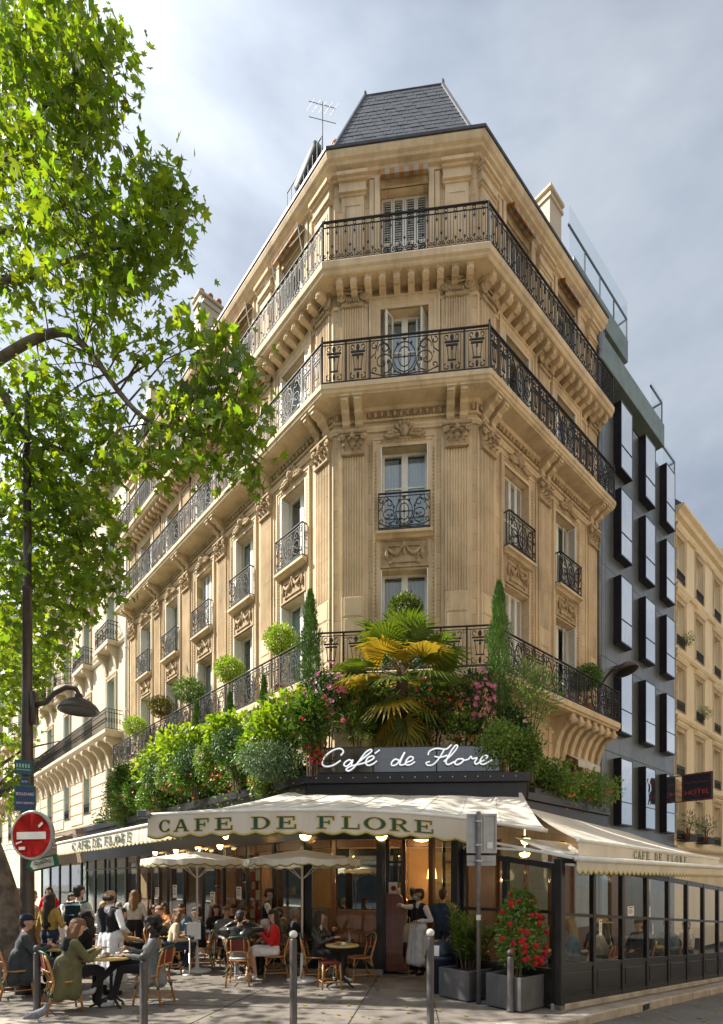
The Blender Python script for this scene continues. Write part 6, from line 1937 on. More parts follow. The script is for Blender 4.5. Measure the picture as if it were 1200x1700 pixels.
# low filler greenery in the long planter box
hm = MB(); hm.sweep([FL0 + Vector((.3, 0)), FC0 - DL * .1], [(-.02, 4.03), (-.02, 4.30), (-.75, 4.30), (-.75, 4.03)]); hm.fix()
pbx = thing('roof_planter_box', 'long dark planter box hidden under the boulevard greenery', 'planter', T(-5, 16, 4.03)); put('box', hm, blackf, pbx)
n = 6500; t = rng.uniform(0, 1, n); a0, a1 = np.array([FL0.x + .5, FL0.y - .2]), np.array([FC0.x, FC0.y])
pts = np.zeros((n, 3)); pts[:, :2] = a0 + (a1 - a0) * t[:, None] + np.array([.742, .67]) * rng.uniform(-.24, .75, n)[:, None]; pts[:, 2] = rng.uniform(3.78, 4.62, n)
gc = thing('ground_cover', 'low trailing greenery filling the long roof planter', 'plant', T(-5, 16, 4.3)); gc['kind'] = 'stuff'
foliage(gc, (0, 0, 0), pts, rsph(n) + np.array([-.4, -.5, 0]), rsph(n) + np.array([0, 0, 1]), rng.uniform(.06, .12, n), 'oval', l_mid)

def conifer(label, px, y0, y1, w, d=None, pos=None, m=None, name='cypress', dens=1.0):
    """slim upright conifer between two photo rows"""
    c = pos if pos else at(px, y1, d)
    q = c.y / F_PX; h = (y1 - y0) * q; r = w * q
    z0 = CAM_H + (HOR - y1) * q
    o = plant(name, label, (c.x, c.y, z0), 'tree')
    n = int(1500 * dens * max(.35, h)); t = rng.uniform(0, 1, n) ** .8
    ang = rng.uniform(0, 2 * PI, n); prof = np.minimum(1, (1 - t) * 2.2) ** .8 * (.75 + .25 * np.sin(t * 23 + ang * 2))
    rr = r * prof * rng.uniform(.55, 1.08, n)
    pts = np.stack([c.x + rr * np.cos(ang), c.y + rr * np.sin(ang), z0 + t * h], 1)
    dirs = np.stack([np.cos(ang) * .55, np.sin(ang) * .55, np.full(n, 1.0)], 1) + rsph(n) * .35
    nr = np.stack([np.cos(ang), np.sin(ang), np.full(n, .3)], 1) + rsph(n) * .4
    foliage(o, (0, 0, 0), pts, dirs, nr, rng.uniform(.7, 1.3, n) * (.085 if h > 1 else .055), 'lance', m or l_cyp)
    # many short sprays give the lance leaves a feathery edge
    sm_ = MB(); sm_.tube([(c.x, c.y, z0 - .12), (c.x, c.y, z0 + h * .9)], [.035, .006], 6); put('stem', sm_, stem_m, o)
    return o
conifer('tall slim cypress left of the palm', 515, 982, 1195, 24, 12.3, dens=2.2)
conifer('tall cypress right of the palm', 828, 968, 1210, 26, 12.1, dens=2.4)
for px, y0, y1, lb in ((406, 1124, 1205, 'narrow little cypress nearest the yellow bushes'), (351, 1150, 1222, 'narrow little cypress, second along the balcony'), (297, 1164, 1240, 'narrow little cypress, third along the balcony'), (241, 1216, 1270, 'narrow little cypress, farthest along the balcony')):
    conifer(lb, px, y0, y1, 8, pos=on_fascia(px, y1, .55), dens=1.2)

# clipped balls on stems along the first balcony
def topiary(label, pos, r, zc, deck=7.15, m=None, n=3000):
    o = plant('topiary_ball', label, (pos.x, pos.y, deck), 'topiary')
    o['group'] = 'clipped balls along the first balcony'
    d = rsph(n); pts = d * np.array([r, r, r * .85]) * rng.uniform(.5, 1.06, n)[:, None]
    foliage(o, (pos.x, pos.y, zc), pts, d + rsph(n) * .8, d + rsph(n) * .5, rng.uniform(.05, .085, n), 'oval', m or l_yel)
    sm_ = MB(); sm_.tube([(pos.x, pos.y, deck + .3), (pos.x + .02, pos.y, zc)], [.022, .016], 6)
    for k in range(4): sm_.tube([(pos.x + .01, pos.y, zc - r * .7), (pos.x + r * .6 * math.cos(k * 1.6), pos.y + r * .6 * math.sin(k * 1.6), zc)], [.012, .005], 4)
    put('stem', sm_, stem_m, o)
    pm = MB(); pm.lathe([(.0, 0), (.15, 0), (.19, .30), (.21, .30), (.21, .34), (.17, .34), (.16, .27), (0, .27)], 12, c=(pos.x, pos.y, deck)); put('pot', pm, terracotta, o)
c = at(672, 1012, 13.95); topiary('clipped ball bush above the palm on the corner balcony', c, .42, c.z, m=leafm('olive', (.10, .13, .02), (.06, .09, .015)))
def bal_L(px): 
    k = (px - 600) / F_PX; q = A2 + NLv * .45; s = (q.x - k * q.y) / (.67 + k * .742); return q - DL * s
for px, py, r, mm, lb in ((466, 1062, 27, l_yel, 'round clipped bush nearest the corner on the boulevard balcony'), (381, 1112, 24, l_yel, 'round clipped bush, second from the corner on the boulevard balcony'), (314, 1147, 25, l_mid, 'dark round clipped bush, third from the corner on the boulevard balcony'), (267, 1173, 20, leafm('bronze', (.17, .14, .02), (.11, .10, .018)), 'bronze round clipped bush, fourth from the corner'), (225, 1206, 19, l_yel, 'bright round clipped bush at the far end of the boulevard balcony')):
    p = bal_L(px); q = p.y / F_PX; topiary(lb, p, r * q, CAM_H + (HOR - py) * q, m=mm)
p = B2 + RS_D * 5.2 + RN * .45; topiary('round green bush in the side street balcony', p, .46, 8.35, m=l_mid)

# palm
pb = at(666, 1228, 12.0); pc = at(668, 1105, 12.15)
o = plant('fan_palm', 'large fan palm with yellowing lower fronds in front of the corner balcony', (pb.x, pb.y, 4.05), 'palm')
m = MB(); m.smooth = True; tr = [Vector((pb.x, pb.y, 4.05)).lerp(pc, t) for t in (0, .2, .4, .6, .8, 1)]; m.tube(tr, [.13, .14, .12, .13, .14, .12], 10); put('trunk', m, mat('palm_trunk', (.10, .06, .035), (.05, .03, .02), rough=1, scale=14, bump=.8, bscale=30), o)
def frond(root, az, el, ln, rad, m, seed):
    r = random.Random(seed); mb = MB()
    d = Vector((math.cos(az) * math.cos(el), math.sin(az) * math.cos(el), math.sin(el)))
    tip = root + d * ln + Vector((0, 0, -.10 * ln))
    mb.tube([root, root.lerp(tip, .5) + Vector((0, 0, .04)), tip], [.014, .01, .008], 5)
    f = (tip - root).normalized(); sd = f.cross(Vector((0, 0, 1))); sd = sd.normalized() if sd.length > .1 else Vector((1, 0, 0)); n = sd.cross(f)
    nb = 26
    for i in range(nb):
        a = -2.35 + 4.7 * i / (nb - 1)
        dr = (f * math.cos(a) + sd * math.sin(a)).normalized(); l = rad * (.75 + .25 * math.cos(a * .6)) * r.uniform(.9, 1.08)
        w = dr.cross(n).normalized() * rad * .05; sag = Vector((0, 0, -1)) * l * r.uniform(.10, .34)
        p1 = tip + dr * l * .55 + n * .03 * math.cos(a) ; p2 = tip + dr * l + sag
        mb.add([tip, p1 - w + n * .012, p1, p1 + w + n * .012, p2], [(0, 2, 1), (0, 3, 2), (1, 2, 4), (2, 3, 4)])
    return mb
k = 0
for ring, (el0, cnt, ln, rad, dry) in enumerate(((1.15, 5, .72, .72, 0), (.75, 8, .92, .78, 0), (.30, 10, 1.0, .80, .22), (-.15, 10, .95, .78, .5), (-.65, 9, .85, .74, .55), (-1.1, 7, .75, .70, .4))):
    for i in range(cnt):
        az = 2 * PI * (i + .37 * ring) / cnt + random.uniform(-.2, .2)
        mm = l_palmy if random.random() < dry else l_palm
        put('frond', frond(pc + Vector((0, 0, -.12 * ring)), az, el0 + random.uniform(-.15, .15), ln * random.uniform(.85, 1.1), rad * random.uniform(.85, 1.1), mm, 100 + k), mm, o); k += 1

# shrubs round the palm
def sh(label, px, py, rx, ry, d, n, size, shape, m, fl=None, droop=0, up=.25, name='shrub', base=4.05):
    c = at(px, py, d); q = d / F_PX * 1.25
    return shrub(label, c, (rx * q, rx * q * .7, ry * q), int(n * 1.35), size, shape, m, flowers=fl, droop=droop, up=up, name=name, base=base)
sh('shrub full of pink flowers left of the palm', 545, 1168, 34, 46, 11.9, 900, .08, 'oval', l_dark, [(f_pink, 75, .075)], name='flowering_shrub')
sh('shrub with pink flowers right of the palm', 792, 1150, 26, 36, 11.9, 650, .08, 'oval', l_dark, [(f_pink, 48, .07)], name='flowering_shrub')
sh('grassy bamboo clump left below the palm', 592, 1190, 34, 36, 11.8, 750, .20, 'lance', leafm('bamboo', (.13, .19, .02), (.08, .13, .02)), droop=.1, up=.8, name='bamboo')
sh('dark green shrub with red blooms left of the palm trunk', 625, 1170, 38, 40, 12.3, 900, .09, 'oval', l_dark, [(f_red, 26, .05)], name='flowering_shrub')
sh('dark green shrub with red blooms right of the palm trunk', 722, 1178, 40, 42, 12.2, 1000, .09, 'oval', l_dark, [(f_red, 28, .05), (f_org, 4, .06)], name='flowering_shrub')
sh('dark low greenery behind the script sign', 770, 1205, 42, 26, 11.9, 800, .09, 'oval', l_mid, [(f_org, 5, .07)])
sh('red geranium cluster beside the script sign', 524, 1252, 17, 13, 11.35, 240, .06, 'oval', l_mid, [(f_red, 40, .045)], name='geranium')
sh('orange bloom clump between yellow bush and sign', 530, 1212, 16, 14, 11.6, 200, .07, 'oval', l_mid, [(f_org, 12, .07)], name='flowering_shrub')
sh('tall oleander bush right of the right cypress', 880, 1165, 44, 58, 12.1, 1300, .15, 'lance', leafm('oleander', (.17, .24, .065), (.11, .17, .045)), [(f_white, 8, .05)], up=.5, name='oleander')
sh('rounded dense green shrub at the right end of the script sign', 834, 1240, 34, 38, 11.2, 3000, .065, 'oval', leafm('box_green', (.21, .30, .075), (.14, .22, .05)))
sh('rounded darker shrub at the fascia corner', 870, 1250, 26, 36, 11.35, 2200, .065, 'oval', leafm('box_dark', (.13, .20, .045), (.085, .14, .03)))
sh('leafy hanging plant behind the sign corner', 850, 1205, 30, 30, 11.9, 700, .09, 'oval', l_dark)
# side-street planter
pr0 = B2 + RS_D * .9 + RN * .95; pr1 = B2 + RS_D * 5.0 + RN * .95
px_ = thing('side_planter_box', 'dark planter box above the side street awning', 'planter', T(pr0.x, pr0.y, 3.9)); m = MB(); m.box(0, (pr1 - pr0).length, -.22, .22, 4.08, 4.30, .02); put('box', m, blackf, px_, frame_m(pr0, RS_D))
for i, (t, mm, lb, fl) in enumerate(((.12, l_mid, 'leafy green plant in the side planter, nearest the corner', []), (.36, leafm('box_green', (.1, .16, .045), (.065, .115, .03)), 'leafy green plant in the side planter with yellow flowers', [(f_org, 14, .05)]), (.6, l_mid, 'bushy green plant in the side planter with red blooms', [(f_red, 16, .06)]), (.84, leafm('box_green', (.1, .16, .045), (.065, .115, .03)), 'trailing green plant at the far end of the side planter', [(f_org, 5, .05)]))):
    p = pr0.lerp(pr1, t); shrub(lb, (p.x, p.y, 4.58), (.95, .72, .66), 2200, .085, 'oval', mm, base=4.3, flowers=fl, droop=.25, name='planter_shrub')
# plants on the cream building's sills
for i, (u, z, lb) in enumerate(((.8, 12.3, 'fern on a high sill of the cream building'), (3.3, 9.5, 'leafy pot on a lower sill of the cream building'))):
    p = FE @ Vector((u, -.2, z)); shrub(lb, (p.x, p.y, p.z + .3), (.4, .3, .35), 350, .12, 'lance', l_mid, base=p.z, name='sill_plant', droop=.2)
for i, (u, lb) in enumerate(((.85, 'potted shrub on the lowest sill of the cream building, nearer the metal clad one'), (3.3, 'tall potted shrub on the lowest sill of the cream building, next to the frame edge'))):
    p = FE @ Vector((u, -.30, 3.72)); o = shrub(lb, (p.x, p.y, p.z + .75), (.5, .35, .55), 260, .17, 'lance', l_grey, base=p.z + .2, name='sill_plant', up=.5)
    m = MB(); m.lathe([(.13, 0), (.18, .24), (.19, .24), (.19, .27), (.0, .27)], 10, c=p); put('pot', m, terracotta, o)
    m = MB(); m.box(u - .5, u + .5, -.5, .0, 3.66, 3.70); m.box(u - .5, u + .5, -.51, -.49, 3.70, 3.95); put('tray', m, iron, o, FE)

# ------------------------------------------------------------------ plane trees
def limb(o, pts, r0, r1, name='limb'):
    c = cat(pts, 5); n = len(c); m = MB(); m.smooth = True
    m.tube(c, [r0 + (r1 - r0) * i / (n - 1) for i in range(n)], 8); put(name, m, bark, o)
    return c
tree = thing('plane_tree', 'plane tree leaning in at the left with bright backlit leaves', 'tree', T(-6.35, 9.7, 0))
trunk = [Vector((-6.15, 9.75, -.05)), Vector((-6.22, 9.72, .8)), Vector((-6.5, 9.7, 2.0)), Vector((-7.0, 9.6, 3.6)), Vector((-7.4, 9.4, 5.5)), Vector((-7.5, 9.2, 8.0)), Vector((-7.4, 9.0, 11)), Vector((-7.2, 8.9, 14))]
m = MB(); m.smooth = True; c = cat(trunk, 5); m.tube(c, [.40 - .30 * (i / (len(c) - 1)) ** .8 for i in range(len(c))], 14); put('trunk', m, bark, tree)
twigs = []
def L_px(pts, r0, r1):
    c = limb(tree, [at(*p) for p in pts], r0, r1); twigs.append(c); return c
L_px([(-160, 760, 9.4), (-60, 640, 9.2), (0, 596, 9.0), (60, 562, 8.8), (108, 552, 8.7), (140, 575, 8.6), (170, 612, 8.5), (205, 660, 8.4), (245, 697, 8.3), (310, 715, 8.2), (390, 735, 8.1), (430, 770, 8.1)], .085, .014)
L_px([(-140, 420, 9.3), (-40, 640, 9.2), (0, 648, 9.0), (22, 690, 9.0), (36, 715, 9.0), (100, 745, 9.3), (170, 760, 9.5)], .10, .015)
L_px([(-180, 560, 9.3), (-60, 480, 9.1), (0, 465, 8.9), (45, 462, 8.8), (85, 442, 8.7), (140, 425, 8.6), (230, 400, 8.5), (280, 360, 8.4)], .075, .012)
L_px([(-160, 460, 9.3), (-50, 390, 9), (0, 385, 8.9), (40, 372, 8.8), (110, 340, 8.6)], .06, .012)
L_px([(-150, 380, 9.2), (-20, 290, 9), (40, 240, 8.9), (80, 170, 8.7), (135, 130, 8.6), (190, 90, 8.5)], .06, .010)
L_px([(-150, 950, 10), (-40, 860, 10), (60, 870, 10), (140, 900, 10), (190, 950, 10)], .06, .010)
L_px([(-100, 1080, 10.5), (0, 1010, 10.5), (70, 1000, 10.5), (120, 1020, 10.4)], .05, .010)
lobes = [  # px, py, rx, ry, depth, half depth, leaves
    (30, 50, 100, 95, 9, 1.6, 800), (110, 60, 55, 70, 8.6, 1.2, 380), (60, 190, 110, 95, 9, 1.6, 900), (152, 125, 42, 80, 8.4, .9, 270), (205, 75, 14, 36, 8.3, .4, 40), (205, 135, 12, 36, 8.3, .4, 46), (150, 210, 45, 50, 8.6, .8, 190),
    (70, 320, 120, 90, 9, 1.6, 900), (200, 370, 90, 65, 8.6, 1.1, 560), (265, 310, 40, 50, 8.3, .7, 190), (290, 345, 22, 60, 8.3, .5, 110), (110, 440, 130, 60, 8.9, 1.3, 620), (255, 425, 50, 45, 8.4, .7, 200), (200, 470, 60, 35, 8.5, .8, 150),
    (20, 500, 40, 30, 9, .8, 70), (90, 600, 60, 40, 8.8, .8, 95), (160, 560, 60, 45, 8.6, .9, 130), (260, 560, 50, 40, 8.4, .7, 110), (345, 575, 55, 38, 8.2, .8, 190), (300, 640, 60, 32, 8.3, .8, 130), (390, 625, 36, 34, 8.1, .6, 130), (340, 690, 75, 40, 8.1, .8, 330), (400, 700, 35, 50, 8.0, .6, 200), (255, 745, 60, 40, 8.3, .8, 210), (335, 760, 55, 28, 8.1, .6, 130), (415, 775, 25, 25, 8.0, .4, 60),
    (40, 640, 55, 45, 9.2, 1.0, 170), (60, 720, 80, 55, 9.5, 1.2, 420), (150, 700, 65, 50, 9, 1, 260), (165, 760, 60, 45, 9.3, 1, 250), (50, 820, 85, 65, 10, 1.3, 700), (130, 850, 70, 60, 9.8, 1.1, 520), (60, 930, 90, 60, 10.2, 1.3, 700), (150, 935, 50, 55, 9.8, .9, 300), (40, 1020, 75, 55, 10.6, 1.2, 430), (120, 1010, 55, 40, 10.3, .9, 240), (195, 985, 18, 28, 9.6, .4, 40), (25, 1085, 45, 40, 10.8, .9, 190), (85, 1075, 40, 30, 10.6, .7, 110)]
def sample_lobes(lobes):
    P = []
    for (px, py, rx, ry, d, hd, n) in lobes:
        n = int(n * .88); ncl = max(3, n // 8)
        u = rsph(ncl) * rng.uniform(.25, 1.0, ncl)[:, None] ** .5
        for i in range(ncl):
            dd = d + u[i, 1] * hd
            c = at(px + u[i, 0] * rx, py - u[i, 2] * ry, dd)
            k = n // ncl
            P.append(np.array(c)[None, :] + rng.normal(size=(k, 3)) * np.array([.17, .17, .13]))
    return np.concatenate(P)
P = sample_lobes(lobes)
# the part of the crown beyond the frame
ext = [((-9.6, 9.0, 9.0), (2.2, 2.6, 3.2), 1500), ((-9.0, 10.5, 13.0), (2.6, 2.6, 2.6), 1300), ((-7.8, 7.2, 10.5), (1.6, 1.6, 3.0), 900), ((-6.2, 8.6, 17.6), (2.6, 2.4, 1.6), 900), ((-10.5, 9.5, 5.8), (1.6, 2.0, 1.4), 600)]
Q = [P]
for c, r, n in ext:
    k = n // 8; cc = np.array(c) + rsph(k) * rng.uniform(.3, 1, k)[:, None] ** .5 * np.array(r)
    Q.append(np.repeat(cc, 8, axis=0) + rng.normal(size=(k * 8, 3)) * .2)
P = np.concatenate(Q); n = len(P)
dirs = rsph(n) * .9 + np.array([.15, -.1, -.75]); nr = rsph(n) * .8 + np.array([-.25, -.35, .75])
foliage(tree, (0, 0, 0), P, dirs, nr, rng.uniform(.09, .19, n), 'plane', l_plane, 'crown')
# fine twigs from the limbs out to the leaf clusters, and hanging seed balls
tw = MB(); pool = [p for c in twigs for p in c]
sel = rng.choice(9000, 330, replace=False)
for i in sel:
    if i >= n: continue
    e = Vector(P[i]); b = min(pool, key=lambda q: (q - e).length_squared)
    if (b - e).length > 2.4 or (b - e).length < .25: continue
    mid = b.lerp(e, .5) + Vector((random.uniform(-.12, .12), random.uniform(-.1, .1), random.uniform(-.02, .14)))
    tw.tube([b, mid, e], [.014, .009, .004], 4)
put('twig', tw, stem_m, tree)['kind'] = 'stuff'
sb = MB(); sb.smooth = True
for i in rng.choice(n, 150, replace=False):
    p = Vector(P[i]) + Vector((0, 0, -.16)); sb.ball(p, .019, 6, 4); sb.tube([p, p + Vector((0, 0, .14))], .002, 3)
put('seed_ball', sb, mat('seed_brown', (.14, .07, .03), rough=1), tree)['kind'] = 'stuff'

t2 = thing('plane_tree', 'farther plane tree along the boulevard behind the lamp post', 'tree', T(-15.2, 21.5, 0))
m = MB(); m.smooth = True; m.tube(cat([(-15.2, 21.5, -.1), (-15.3, 21.5, 3), (-15.0, 21.4, 6), (-15.0, 21.3, 10), (-14.8, 21.2, 14)], 4), [.34 - .013 * i for i in range(17)], 12); put('trunk', m, bark, t2)
for k in range(7):
    a = k * .9; limb(t2, [(-15.1, 21.4, 4.5 + k), (-15.1 + 1.6 * math.cos(a), 21.4 + 1.6 * math.sin(a), 6.2 + k), (-15.1 + 3.2 * math.cos(a), 21.4 + 3.2 * math.sin(a), 7.0 + k)], .09, .02)
lob2 = [(20, 1150, 60, 60, 20, 2, 420), (30, 1080, 70, 60, 20, 2, 480), (10, 1250, 45, 50, 21, 2, 260), (25, 1340, 30, 30, 20, 1.5, 110), (60, 1110, 40, 35, 19.5, 1.2, 150)]
P2_ = [sample_lobes(lob2)]
for c, r, nn in (((-16.2, 21.5, 10), (3.4, 3.2, 4.2), 2200), ((-15.0, 20.8, 14), (3.2, 3.0, 3.0), 1200)):
    k = nn // 8; cc = np.array(c) + rsph(k) * rng.uniform(.3, 1, k)[:, None] ** .5 * np.array(r); P2_.append(np.repeat(cc, 8, axis=0) + rng.normal(size=(k * 8, 3)) * .25)
P2_ = np.concatenate(P2_); n2 = len(P2_)
foliage(t2, (0, 0, 0), P2_, rsph(n2) * .9 + np.array([.1, -.1, -.6]), rsph(n2) * .8 + np.array([-.2, -.3, .75]), rng.uniform(.14, .26, n2), 'plane', l_plane, 'crown')

# fallen leaves
n = 150; fx = rng.uniform(-6, 4.5, n); fy = rng.uniform(6.9, 10.6, n)
ok = [i for i in range(n) if (fx[i] < 2.2 or fy[i] < 7.9 - 0) and (fy[i] > 7.4 or abs(fx[i]) < 2.2 or fx[i] > 2.6)]
pts = np.array([[fx[i], fy[i], ground_z(fx[i], fy[i]) + (.012 if not (fx[i] > 2.9 and fy[i] < 8.2) else -.115)] for i in ok])
extra = []
for i in range(40):
    t = rng.uniform(.2, 6.5); s = rng.uniform(.45, 1.6); p = P0 + RS_D * t + RN * s; extra.append([p.x, p.y, ground_z(p.x, p.y) - .118])
pts = np.concatenate([pts, np.array(extra)]); k = len(pts)
fl_ = leaf_mesh('fallen_leaves', pts, rsph(k) * np.array([1, 1, .05]), np.tile([0, 0, 1.0], (k, 1)) + rsph(k) * .15, rng.uniform(.04, .09, k), 'plane', leafm('fallen', (.34, .30, .06), (.22, .24, .04), isl=.3))
o = link('fallen_leaves', fl_); tag(o, 'scattered yellow green fallen leaves on the pavement and gutter', 'leaves', kind='stuff')

# ------------------------------------------------------------------ rattan chairs, tables, parasols
rattan = mat('rattan', (.50, .26, .085), (.38, .18, .055), rough=.4, scale=14, stretch=(1, 1, 3), coat=.2)
weave_r = mat('woven_red', (.20, .028, .022), (.10, .016, .014), rough=.55, scale=60, detail=2, bump=.5, bscale=90)
weave_g = mat('woven_green', (.012, .085, .05), (.01, .06, .035), rough=.5, scale=40)
cush = cloth('white_cushion', (.55, .54, .52))
def ground_px(px, py):
    d = CAM_H * F_PX / (py - HOR); return Vector(((px - 600) / F_PX * d, d, 0))
def make_chair(cushion=False):
    o = thing('rattan_chair', 'chair', 'chair', I4, 'rattan cafe chairs')
    m = MB(); m.smooth = True
    m.lathe([(.0, .435), (.19, .435), (.205, .445), (.205, .46), (.18, .47), (0, .466)], 18); put('seat', m, weave_r, o)
    m = MB(); m.smooth = True; m.tube([(.208 * math.cos(a), .208 * math.sin(a), .448) for a in [2 * PI * i / 20 for i in range(20)]], .016, 6, closed=True); put('seat_rim', m, rattan, o)
    if cushion:
        m = MB(); m.smooth = True; m.lathe([(0, .462), (.18, .466), (.195, .48), (.18, .498), (0, .505)], 16); put('cushion', m, cush, o)
    for s in (-1, 1):
        m = MB(); m.smooth = True; m.tube([(s * .195, -.20, 0), (s * .165, -.155, .44)], [.016, .018], 7); lg = put('leg', m, rattan, o)
        m = MB(); m.smooth = True; m.lathe([(.0205, .25), (.0205, .31)], 8, M=Matrix.Translation((s * .176, -.171, 0))); put('binding', m, weave_g, lg)
        m = MB(); m.smooth = True; m.tube([(s * .205, .26, 0), (s * .175, .165, .44), (s * .185, .20, .60), (s * .20, .245, .75), (s * .17, .275, .84)], .017, 7); lg = put('leg', m, rattan, o)
        m = MB(); m.smooth = True; m.lathe([(.021, .25), (.021, .31)], 8, M=Matrix.Translation((s * .187, .202, 0))); put('binding', m, weave_g, lg)
    for q in [[(s * .19, -.19, .14), (s * .20, .235, .14)] for s in (-1, 1)] + [[(-.19, -.19, .12), (.19, -.19, .12)], [(-.20, .24, .12), (.20, .24, .12)]]:
        m = MB(); m.smooth = True; m.tube(q, .011, 6); put('stretcher', m, rattan, o)
    for q in [[(s * .18, -.16, .28), (s * .12, -.05, .43)] for s in (-1, 1)] + [[(s * .19, .2, .28), (s * .13, .08, .43)] for s in (-1, 1)] + [[(-.15, -.165, .28), (0, -.17, .43), (.15, -.165, .28)], [(-.165, .195, .28), (0, .17, .43), (.165, .195, .28)]]:
        m = MB(); m.smooth = True; m.tube(q, .009, 5); put('brace', m, rattan, o)
    def bk(a, z):                                     # curved back: a in -1..1
        return Vector((.20 * math.sin(a * 1.25) / math.sin(1.25), .275 + .035 * (z - .62) / .25 - .12 * (1 - math.cos(a * 1.25)), z))
    top = lambda a: .885 - .10 * abs(a) ** 3
    m = MB(); m.smooth = True
    vs = [bk(-1 + 2 * i / 12, .63 - .05 * (abs(-1 + 2 * i / 12) ** 2) + (top(-1 + 2 * i / 12) - .63) * j / 4) for j in range(5) for i in range(13)]
    m.add(vs, [(j * 13 + i, j * 13 + i + 1, (j + 1) * 13 + i + 1, (j + 1) * 13 + i) for j in range(4) for i in range(12)])
    b = put('backrest', m, weave_r, o)
    m = MB(); m.smooth = True; m.tube([bk(a, top(a)) for a in [-1 + 2 * i / 14 for i in range(15)]], .019, 7); put('green_edge', m, weave_g, b)
    m = MB(); m.smooth = True
    m.tube([bk(a, .63 - .05 * a * a) for a in [-1 + 2 * i / 12 for i in range(13)]], .013, 6)
    for a in (-.45, .45): m.tube([(a * .42, .17, .44), bk(a, .62), bk(a, .87)], .011, 6)
    put('back_frame', m, rattan, o)
    return o
chairA = make_chair(); chairB = make_chair(True)
USED = {}
def chair(x, y, face, label, cushion=False, z=0):
    """face: world angle that the sitter looks to (0 = +x, 90 = +y)"""
    src = chairB if cushion else chairA
    M = T(x, y, z, R(face + 90))
    if src.name not in USED:
        USED[src.name] = 1; src.matrix_basis = M; WM[src.name] = M; src['label'] = label
        return src
    return copy_tree(src, M, None, label)
cream_top = mat('marble_cream', (.60, .53, .40), (.52, .45, .33), rough=.3, scale=6); wfl = mat('table_yellow', (.50, .38, .12), (.42, .30, .09), rough=.4)
china = mat('white_china', (.78, .77, .74), rough=.25); tglass2 = glass_mat('tumbler_glass', tint=(.92, .94, .93), base=.08)
coffee = mat('coffee', (.05, .02, .008), rough=.2); juice = mat('orange_drink', (.75, .30, .03), rough=.2, emit=.05, emitc=(1, .4, .05)); bread = mat('bread', (.42, .22, .07), (.30, .15, .05), rough=.9, scale=20)
def make_table():
    o = thing('cafe_table', 't', 'table', I4, 'round cafe tables')
    m = MB(); m.smooth = False; m.lathe([(0, .715), (.285, .715), (.285, .735), (0, .735)], 26); put('tabletop', m, cream_top, o)
    m = MB(); m.smooth = True; m.lathe([(.286, .706), (.298, .71), (.298, .736), (.286, .74)], 26); put('rim', m, wfl, o)
    m = MB(); m.smooth = True; m.lathe([(.10, .714), (.05, .69), (.024, .66), (.022, .5), (.03, .47), (.022, .44), (.024, .2), (.04, .15), (.045, .10), (0, .08)], 10); put('column', m, iron, o)
    for k in range(3):
        a = k * 2 * PI / 3 + .5; c, s = math.cos(a), math.sin(a)
        m = MB(); m.smooth = True; m.tube([(.03 * c, .03 * s, .13), (.12 * c, .12 * s, .115), (.20 * c, .20 * s, .05), (.27 * c, .27 * s, .02), (.29 * c, .29 * s, .006)], [.026, .022, .018, .017, .016], 6); put('foot', m, iron, o)
    return o
tbl0 = make_table()
TCOUNT = [0]
def table(x, y, label, z=0, rz=0):
    M = T(x, y, z, rz); TCOUNT[0] += 1
    if TCOUNT[0] == 1:
        tbl0.matrix_basis = M; WM[tbl0.name] = M; tbl0['label'] = label; return tbl0
    return copy_tree(tbl0, M, None, label)
def cup(x, y, z, label):
    o = thing('coffee_cup', label, 'cup', T(x, y, z)); M = WM[o.name]
    m = MB(); m.smooth = True; m.lathe([(0, .0), (.05, .002), (.07, .012), (.068, .014), (.03, .008), (0, .008)], 14); put('saucer', m, china, o, M)
    m = MB(); m.smooth = True; m.lathe([(0, .012), (.02, .012), (.032, .03), (.038, .06), (.035, .06), (.028, .03)], 12); m.tube([(.035, 0, .05), (.055, 0, .045), (.05, 0, .028), (.032, 0, .027)], .004, 5); put('bowl', m, china, o, M)
    m = MB(); m.lathe([(0, .052), (.034, .052)], 12); put('coffee', m, coffee, o, M)
def plate(x, y, z, label, food=True):
    o = thing('plate', label, 'plate', T(x, y, z)); M = WM[o.name]
    m = MB(); m.smooth = True; m.lathe([(0, .004), (.07, .004), (.11, .016), (.113, .018), (.07, .009), (0, .008)], 18); put('dish', m, china, o, M)
    if food:
        m = MB(); m.smooth = True; m.ball((.01, 0, .035), (.055, .035, .028), 8, 5); m.ball((-.04, .02, .03), (.03, .03, .02), 7, 4); put('food', m, bread, o, M)
def tumbler(x, y, z, label, drink=None, h=.13, r=.035, stem=False):
    o = thing('wine_glass' if stem else 'drinking_glass', label, 'glass', T(x, y, z)); M = WM[o.name]
    m = MB(); m.smooth = True
    m.lathe([(.032, 0), (.03, .004), (.005, .01), (.005, .07), (.03, .10), (.036, .13), (.030, .17)] if stem else [(0, .003), (r * .8, 0), (r, h), (r - .003, h), (r * .8 - .003, .008)], 12); put('bowl', m, tglass2, o, M)
    if drink:
        m = MB(); m.lathe([(0, .01 if not stem else .085), (r * .74, .01 if not stem else .095), (r * .88, h * .75 if not stem else .135), (0, h * .75 if not stem else .135)], 12); put('drink', m, drink, o, M)
def carafe(x, y, z, label):
    o = thing('water_carafe', label, 'carafe', T(x, y, z)); M = WM[o.name]
    m = MB(); m.smooth = True; m.lathe([(0, .003), (.045, 0), (.048, .09), (.022, .15), (.02, .19), (.027, .205)], 12); put('bottle', m, tglass2, o, M)
    m = MB(); m.lathe([(0, .006), (.042, .006), (.044, .08), (0, .08)], 12); put('water', m, glass_mat('water', tint=(.85, .93, .95), base=.12), o, M)

